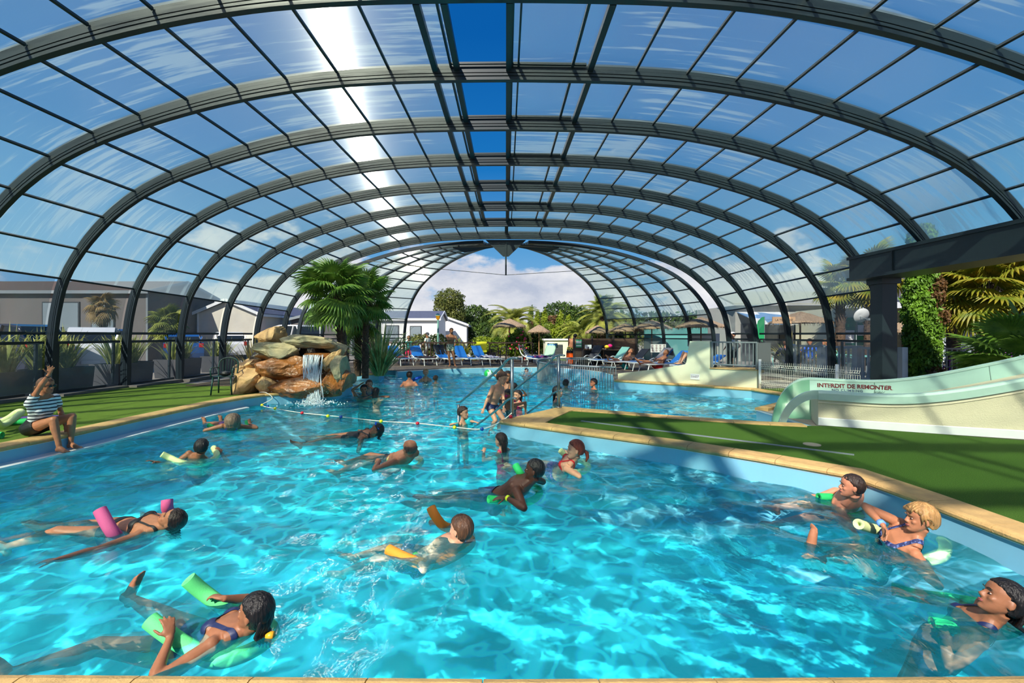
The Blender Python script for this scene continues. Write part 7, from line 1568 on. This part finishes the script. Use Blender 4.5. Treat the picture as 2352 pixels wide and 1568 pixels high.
for px, Y, h_, n_, lab, lf_ in ((1062,27,1.15,90,'yellowish spiky agave clump right of the standing man',leafmat('agave_leaf', srgb(140,140,40), srgb(210,196,60), 2, .3)),(1045,30,1.6,70,'green yucca clump behind the standing man',L_PHX),(1090,26.5,.7,50,'low spiky plant behind the fourth blue lounger',L_HEDGE)):
    flax(lab, ((px-1162)/F*Y,Y,0), h_, n_, px, lf_, spread=.9, w=.04, name='spiky_plant')
pt_ = thing('planter', 'square grey planter with small green plant beside the dark armchairs', 'planter', ((1129-1162)/F*24.8,24.8,0)); m = MB(); m.rings([[(x*s_,y*s_,z) for x, y in ((-1,-1),(1,-1),(1,1),(-1,1))] for s_, z in ((.22,0),(.27,.55),(.24,.55),(.23,.48))]); m.build('planter_box', M_pot, pt_); leafcloud([((0,0,.6),(.25,.25,.2))], 400, .05, 2).build('foliage', L_HEDGE, pt_)
# cars
def car(label, loc, ang, col, L_=4.2, H=1.5, kind='hatch', metal=0):
    c = thing('car', label, 'car', loc, ang); W = .86; b = MB(); x0, x1 = -L_/2, L_/2
    body = [(x0,.35),(x0+.05,.75),(x0+.25,.92),(x0+1.1,1.0),(x1-.15,1.02),(x1,.85),(x1+.02,.5),(x1-.05,.28),(x0+.1,.25)]
    ws = {0:.97}; rings = [[V((x,s_*W*k,z*H/1.5)) for x, z in body] for s_, k in ((-1,.90),(-1,1.0),(1,1.0),(1,.90))]
    ins = [(.0,.04),(.0,.0)]
    ring0 = [V((x*.985,-W*.93,z*H/1.5)) for x, z in body]; ring1 = [V((x,-W,z*H/1.5*.995)) for x, z in body]; ring2 = [V((x,W,z*H/1.5*.995)) for x, z in body]; ring3 = [V((x*.985,W*.93,z*H/1.5)) for x, z in body]; b.rings([ring0,ring1,ring2,ring3])
    rb_ = x1-.35 if kind != 'sedan' else x1-1.0; roof_ = [(x0+1.0,.98),(x0+1.75,1.44),(x0+2.3,1.5),(rb_-.35,1.48),(rb_,1.30 if kind == 'hatch' else 1.42),(x1-.12,1.0)]
    gh = MB(); gh.rings([[V((x,s_*W*(.90 if z < 1.1 else .74),z*H/1.5)) for x, z in roof_] for s_ in (-1,1)])
    pr = [(x,z+.012) for x, z in roof_[1:5]]; rf_ = MB(); rf_.rings([[V((x,s_*W*.76,z*H/1.5)) for x, z in pr]+[V((x,s_*W*.76,(z-.05)*H/1.5)) for x, z in pr[::-1]] for s_ in (-1,1)])
    for s_ in (-1,1):
        for (xa,za),(xb,zb) in (((x0+1.0,.98),(x0+1.75,1.44)),((rb_,roof_[4][1]),(x1-.12,1.0)),((x0+2.4,1.0),(x0+2.45,1.47)),((rb_-.6,1.0),(rb_-.55,1.46))): rf_.bar((xa,s_*W*.905,za*H/1.5),(xb,s_*W*.765,zb*H/1.5),.07,.05)
    pm = mat('car_paint_'+str(col[0])+'_'+str(col[2]), srgb(*col), .22, metal, coat=.5)
    bb = b.build('car_body', pm, c); gh.build('windows', mat('car_glass', srgb(30,38,44), .08), c); rf_.build('roof', pm, c)
    for x in (x0+.8,x1-.75):
        for s_ in (-1,1): w = MB(); w.tube([(x,s_*(W-.12),.31),(x,s_*(W+.03),.31)], .31, 18); w.tube([(x,s_*(W+.03),.31),(x,s_*(W+.04),.31)], .2, 14, mi=1); w.build('wheel', [M_black, M_grey], c)
    for s_ in (-1,1): tl = MB(); tl.box((x1-.12,s_*(W-.12)-.1,.78*H/1.5),(x1+.025,s_*(W-.12)+.1,.98*H/1.5)); tl.build('tail_light', mat('red_lens', srgb(190,20,24), .2), c)
    tr_ = MB(); tr_.box((x1+.0,-.26,.42),(x1+.03,.26,.53)); tr_.build('number_plate', M_white, c)
    return c
car('large dark navy estate car with a silver roof line behind the seated woman', (-17.4,15.0,0), .05, (34,42,66), 4.6, 1.85, 'van')
car('silver hatchback with red tail light parked behind the second window', (-16.6,18.4,0), -.9, (214,217,220), 4.1, 1.78)
car('dark blue estate car beside the silver hatchback', (-18.6,21.3,0), -.9, (38,46,70), 4.4, 1.75, 'van')
car('small deep blue car behind the fourth window', (-17.7,25.0,0), -.95, (30,74,130), 3.9, 1.6)
car('white hatchback with red tail light in front of the beige home', (-17.2,28.2,0), -.95, (226,226,226), 4.0, 1.65)
car('white van parked beyond the rock fountain', (-13.9,29.3,0), -.6, (232,232,230), 4.8, 2.1, 'van')
fan_palm('spiky cordyline palm outside the third left window', ((385-1162)/F*24,24,0), 2.1, .5, 30, 41, leaf=L_PHX, trunk_r=.14, droop=.5)
fan_palm('brownish drooping cordyline outside the first left window', ((235-1162)/F*23,23,0), 2.9, .40, 20, 42, leaf=leafmat('cordyline_brown', srgb(120,100,62), srgb(176,150,96), 2, .3), trunk_r=.15, droop=.8)
# terrace buildings
def block(label, name, x0, x1, y0, y1, z, wall, extra=None):
    h = thing(name, label, 'building', ((x0+x1)/2, y0, 0)); m = MB(); m.box((x0,y0,0),(x1,y1,z)); o = m.build('building_wall', wall, h); o.location = -h.location; return h
M_corr = mat('corrugated_panel', srgb(176,176,168), .6, var=.05, scale=2, bump=1.0, bscale=12, stretch=(6,.1,.1))
h = block('pale corrugated cafe building beyond the terrace', 'cafe_building', 12.6, 18.2, 25, 30, 3.1, M_corr)
m = MB(); m.plate([(12.3,24.6,3.1),(18.6,24.6,3.1),(18.6,27.5,4.0),(12.3,27.5,4.0)],(0,-.2,1),.1); o = m.build('building_roof', M_corr, h); o.location = -h.location
m = MB(); m.box((12.9,24.9,0),(14.2,25,2.1)); m.box((15.0,24.9,.9),(17.0,25,2.0)); o = m.build('window', M_frame, h); o.location = -h.location
m = MB(); m.plate([(12.7,23.4,2.25),(15.0,23.4,2.25),(15.0,25,2.7),(12.7,25,2.7)],(0,-.3,1),.04); m.box((12.7,23.38,2.02),(15.0,23.42,2.25)); o = m.build('awning', clothmat('awning_stripe', srgb(224,228,232), srgb(110,150,190), .9, 'noise'), h); o.location = -h.location; o['label'] = 'blue and white striped awning'
h = block('cream building wall with green menu panel by the satellite dish', 'bar_building', 15.6, 18.7, 21.5, 24.5, 2.75, M_cream)
for nm, bx, mt in (('menu_panel',((15.7,21.42,1.0),(17.2,21.5,2.3)),mat('menu_green', srgb(40,128,96), .5)),('poster',((15.8,21.40,1.1),(16.4,21.42,1.7)),M_white),('poster',((16.55,21.40,1.45),(16.95,21.42,1.95)),M_white),('dark_doorway',((17.5,21.44,0),(18.3,21.5,2.0)),M_frame)):
    o = MB().box(*bx).build(nm, mt, h); o.location = -h.location
h = block('long dark restaurant building with slate roof behind the palms', 'restaurant_building', 18.8, 36, 20, 28, 2.35, mat('dark_wall', srgb(62,58,56), .8))
m = MB(); m.plate([(17.6,18.6,2.55),(36.5,18.6,2.55),(36.5,21.5,3.2),(17.6,21.5,3.2)],(0,-.2,1),.1); o = m.build('lower_roof', mat('zinc_roof', srgb(96,102,122), .5), h); o.location = -h.location
m = MB(); m.plate([(17.6,21.4,3.2),(36.5,21.4,3.2),(36.5,25,6.0),(21.5,25,6.0)],(0,-.6,1),.1); o = m.build('upper_roof', mat('slate_roof', srgb(72,68,72), .8, var=.15, scale=8), h); o.location = -h.location
m = MB()
for x in (17.9,19.6,21.6,23.8,26.0): m.box((x-.1,18.75,0),(x+.1,18.95,2.5))
o = m.build('veranda_posts', mat('weathered_post', srgb(150,150,148), .8), h); o.location = -h.location
for x0_ in (18.1,19.9,22.0,24.2):
    o = MB().box((x0_,19.9,.3),(x0_+1.2,19.97,2.0)).build('window', M_win, h); o.location = -h.location
    g_ = MB()
    for k in range(3): g_.box((x0_+k*.4+.18,19.86,.3),(x0_+k*.4+.21,19.9,2.0)); g_.box((x0_,19.86,.5+k*.55),(x0_+1.2,19.9,.54+k*.55))
    o2 = g_.build('glazing_bar', M_white, o)
o = MB().box((8.4,27.5,0),(12.2,27.7,1.9)).build('screen_wall', mat('teal_panel', srgb(84,150,146), .7)); tag(o, 'turquoise screen wall outside the right dome wing', 'wall')
o = MB().box((9.3,23.2,.9),(10.9,23.3,1.55)).build('cabinet', M_white); o = tag(o, 'white panel cabinet behind the dome windows', 'cabinet')
# satellite dish, name sign, flag, notices
sd = thing('satellite_dish', 'white satellite dish on a bracket by the cream building', 'dish', P(1978,724,17.0)); m = MB(); rings = []
Rm = Matrix.Rotation(math.radians(-70),3,'X') 
for q, z in ((.01,.0),(.12,.012),(.2,.035),(.28,.07),(.28,.085),(.01,.015)): rings.append([Rm @ V((q*math.cos(2*PI*k/24), q*math.sin(2*PI*k/24), -z+.07)) for k in range(24)])
m.rings(rings); m.build('dish_bowl', M_white, sd, True); m = MB(); m.tube([(0,.05,-.05),(.02,-.35,-.18)], .012, 6); m.box((-.03,-.38,-.2),(.05,-.3,-.12)); m.build('feed_arm', M_grey, sd); m = MB(); m.tube([(0,.1,0),(.2,.5,-.4),(.2,.5,-2.2)], .02, 6); m.build('mast', M_grey, sd)
a = P(1800,735,19.2); o = MB().box((-.48,-.02,-.14),(.48,.02,.14)).build('name_sign', mat('light_wood', srgb(196,158,120), .7), loc=a); tag(o, 'pale wooden name sign hung under the parasol thatch', 'sign')
t = text_mesh('sign_text', 'LA TERRASSE', .13, facing((0,-.025,0), (0,-1,0)), M_brownp, o); t.location = (0,0,0)
fg = thing('feather_flag', 'tall green feather flag standing by the terrace plants', 'flag', (11.6,20.4,0)); m = MB(); m.tube([(0,0,0),(0,0,2.3)], .015, 6); m.build('flag_pole', M_grey, fg); m = MB(); m.plate([(0,0,1.1),(0,0,2.3),(-.12,0,2.28),(-.30,0,2.1),(-.38,0,1.8),(-.34,0,1.5),(-.2,0,1.25)],(0,1,0),.01); m.build('flag_cloth', mat('flag_green', srgb(20,140,84), .6), fg)
o = MB().box((-.2,-.01,-.14),(.2,.01,.14)).build('notice', M_white, loc=P(2290,781,17)); tag(o, 'white notice with a red no-entry disc near the right edge', 'sign'); MB().box((-.02,.01,-1.27),(.02,.04,.1)).build('stake', M_grey, o); d_ = MB().tube([(0.02,-.018,-.02),(0.02,-.012,-.02)], .07, 16).build('red_disc', C_RED, o); MB().box((-.03,-.022,-.032),(.07,-.018,-.008)).build('white_bar', M_white, o)
o = MB().box((-.13,-.01,-.12),(.13,.01,.12)).build('notice', M_white, loc=P(2047,783,13.55)); tag(o, 'small square notice beside the steel post', 'sign'); MB().box((-.015,.01,-1.3),(.015,.035,.1)).build('stake', M_grey, o); MB().box((-.09,-.015,.0),(.09,-.01,.06)).build('red_print', C_RED, o)
flax('large yucca clump on the terrace behind the wire fence', (11.4,18.2,0), 1.6, 110, 5, leafmat('yucca_leaf', srgb(110,120,60), srgb(190,180,100), 2.4, .3), spread=1.1, w=.035, name='yucca', droop=.45)
flax('yellow-green spiky plant just outside the windows near the yucca', (11.6,16.6,0), 1.2, 70, 6, L_HEDGE, spread=.9, w=.03, name='yucca', droop=.3)
fan_palm('trunk of a fan palm behind the white railing, crown hidden above', ((1930-1162)/F*19,19,0), 3.6, .6, 24, 51, leaf=L_FANR, trunk_r=.16)
# cypress, palms and spiky clump at the right
cy = thing('cypress', 'tall narrow bright green cypress with brown patches beside the post', 'tree', ((2114-1162)/F*12.9,12.9,0)); lob = [((.02*k%.1,.0,.25+.36*k),(.46-.02*abs(k-4)-.02*max(0,k-6),.42,.40)) for k in range(12)]
leafcloud(lob, 26000, .05, 77, hang=1).build('foliage', L_CYP, cy); m = MB(); m.tube([(0,0,0),(0,0,4.1)], [.2,.1], 8); m.build('trunk', M_bark, cy); leafcloud([((.15,-.33,2.7),(.20,.2,.45)),((.30,-.25,2.0),(.22,.2,.3)),((.05,-.42,.35),(.3,.15,.25))], 1500, .05, 78, hang=1).build('dead_patch', L_BR, cy)
fan_palm('big fan palm with yellowing fronds at the right edge, nearest the slide', ((2262-1162)/F*12.5,12.5,0), 2.85, .74, 40, 21, leaf=L_FANR, trunk_r=.19, skirt=True, droop=.3, lean=(.1,0))
fan_palm('fan palm with a hairy trunk between cypress and the bigger palm', ((2190-1162)/F*14.6,14.6,0), 2.95, .60, 32, 22, leaf=L_FANR, trunk_r=.17, droop=.3)
fan_palm('background fan palm crown peeking below the girder by the post', ((1995-1162)/F*18.5,18.5,0), 3.9, .75, 26, 23, leaf=L_FANR, trunk_r=.15)
fan_palm('young fan palm behind the slide at the lower right edge', ((2372-1162)/F*9.2,9.2,0), .9, .62, 34, 24, leaf=L_FAN, trunk_r=.12, droop=.1, cr=1.2)
flax('small bright green shrub between the two right palm trunks', ((2222-1162)/F*15.6,15.6,0), .9, 60, 25, L_HEDGE, spread=.9, name='shrub')
# terrace furniture and people
M_tq = mat('turquoise_resin', srgb(122,190,182), .45); M_pu = mat('purple_resin', srgb(128,30,140), .4)
src = plastic_chair('turquoise resin armchair on the cafe terrace', M_tq, (12.0,16.2,.03), 1.2, 'turquoise armchairs on the terrace', name='terrace_chair')
for k, (x, y, a) in enumerate(((11.6,18.6,-.6),(12.6,17.6,2.4),(12.9,15.2,.4),(13.2,18.9,3.4),(11.9,14.6,4.2),(12.5,19.8,.9),(13.9,16.7,5.0),(11.75,20.6,2.0),(14.2,14.9,1.8))):
    c = copy_tree(src); c.location = (x,y,.03); c.rotation_euler = (0,0,a)
src = plastic_chair('purple resin armchair behind the grey terrace railing', M_pu, (14.2,14.4,.03), 2.8, 'purple armchairs behind the railing', name='terrace_chair')
for x, y, a in ((15.1,15.0,3.3),(15.9,14.5,2.6),(16.9,15.1,3.6),(14.75,14.3,3.0),(12.65,14.35,3.1)):
    c = copy_tree(src); c.location = (x,y,.03); c.rotation_euler = (0,0,a)
for x, y, lab in ((12.3,17.0,'square turquoise table among turquoise armchairs'),(12.6,15.9,'turquoise table nearest the white railing'),(15.5,15.6,'square table behind the purple chairs')):
    t = thing('terrace_table', lab, 'table', (x,y,.03)); MB().box((-.38,-.38,.70),(.38,.38,.735)).build('table_top', M_tq, t); m = MB(); m.tube([(0,0,0),(0,0,.7)], .03, 8); m.box((-.25,-.03,0),(.25,.03,.03)); m.box((-.03,-.25,0),(.03,.25,.03)); m.build('table_leg', M_grey, t)
p = person('man in a white cap and pale shirt standing outside the right windows', S_FAIR, ('short', H_BROWN), P(1683,769,20.8), (-.9,-.3,0), s=1.0, hs=1.1, vox=.014, faces=False, wear=[('shirt', C_WHITE, 'tee', .02, .5), ('shorts', C_BLACK, 'trunks', .8, .08)])
cpm = MB(); cpm.ball(p.Hm @ (V((0,0,.19))*p.hs), V((.09,.105,.06))*p.hs, 12, p.Hm3); cpm.ball(p.Hm @ (V((0,.11,.175))*p.hs), V((.06,.06,.01))*p.hs, 8, p.Hm3); p.child(cpm, 'cap', C_WHITE)
def seated(lab, skin, hair, x, y, face, wear, hz=1.22):
    f = V((math.cos(face), math.sin(face), 0)); r_ = f.cross(V((0,0,1))); hp = V((x,y,hz))
    return person(lab, skin, hair, hp, f, (0,0,1), pel=hp-f*.05+V((0,0,-.72)), fwd=f, s=1.0, hs=1.05, vox=.014, faces=False, wear=wear, feet={'R':dict(t=hp+f*.48+r_*.1+V((0,0,-1.12)), h=tuple(f+V((0,0,1))), toe=tuple(f), up=(0,0,1)), 'L':dict(t=hp+f*.48-r_*.1+V((0,0,-1.12)), h=tuple(f+V((0,0,1))), toe=tuple(f), up=(0,0,1))})
seated('person in a royal blue top sitting behind the white railing', S_TAN, ('short', H_BLACK), 11.75, 17.6, -2.0, [('shirt', C_BLUE, 'tee', .0, .5), ('shorts', C_NAVY, 'trunks', .7, .05)])
seated('person in a dark violet top bent over a terrace table', S_TAN, ('short', H_BROWN), 11.25, 18.3, 1.2, [('shirt', clothmat('violet_cloth', srgb(70,66,110)), 'tee', .0, .8), ('shorts', C_NAVY, 'trunks', .7, .05)], 1.15)
seated('fair-haired person in beige sitting near the fan palm trunk', S_TAN, ('short', H_BLOND), 12.75, 18.2, 3.4, [('shirt', clothmat('beige_cloth', srgb(180,150,120)), 'tee', .0, .5), ('shorts', C_WHITE, 'trunks', .7, .05)], 1.18)
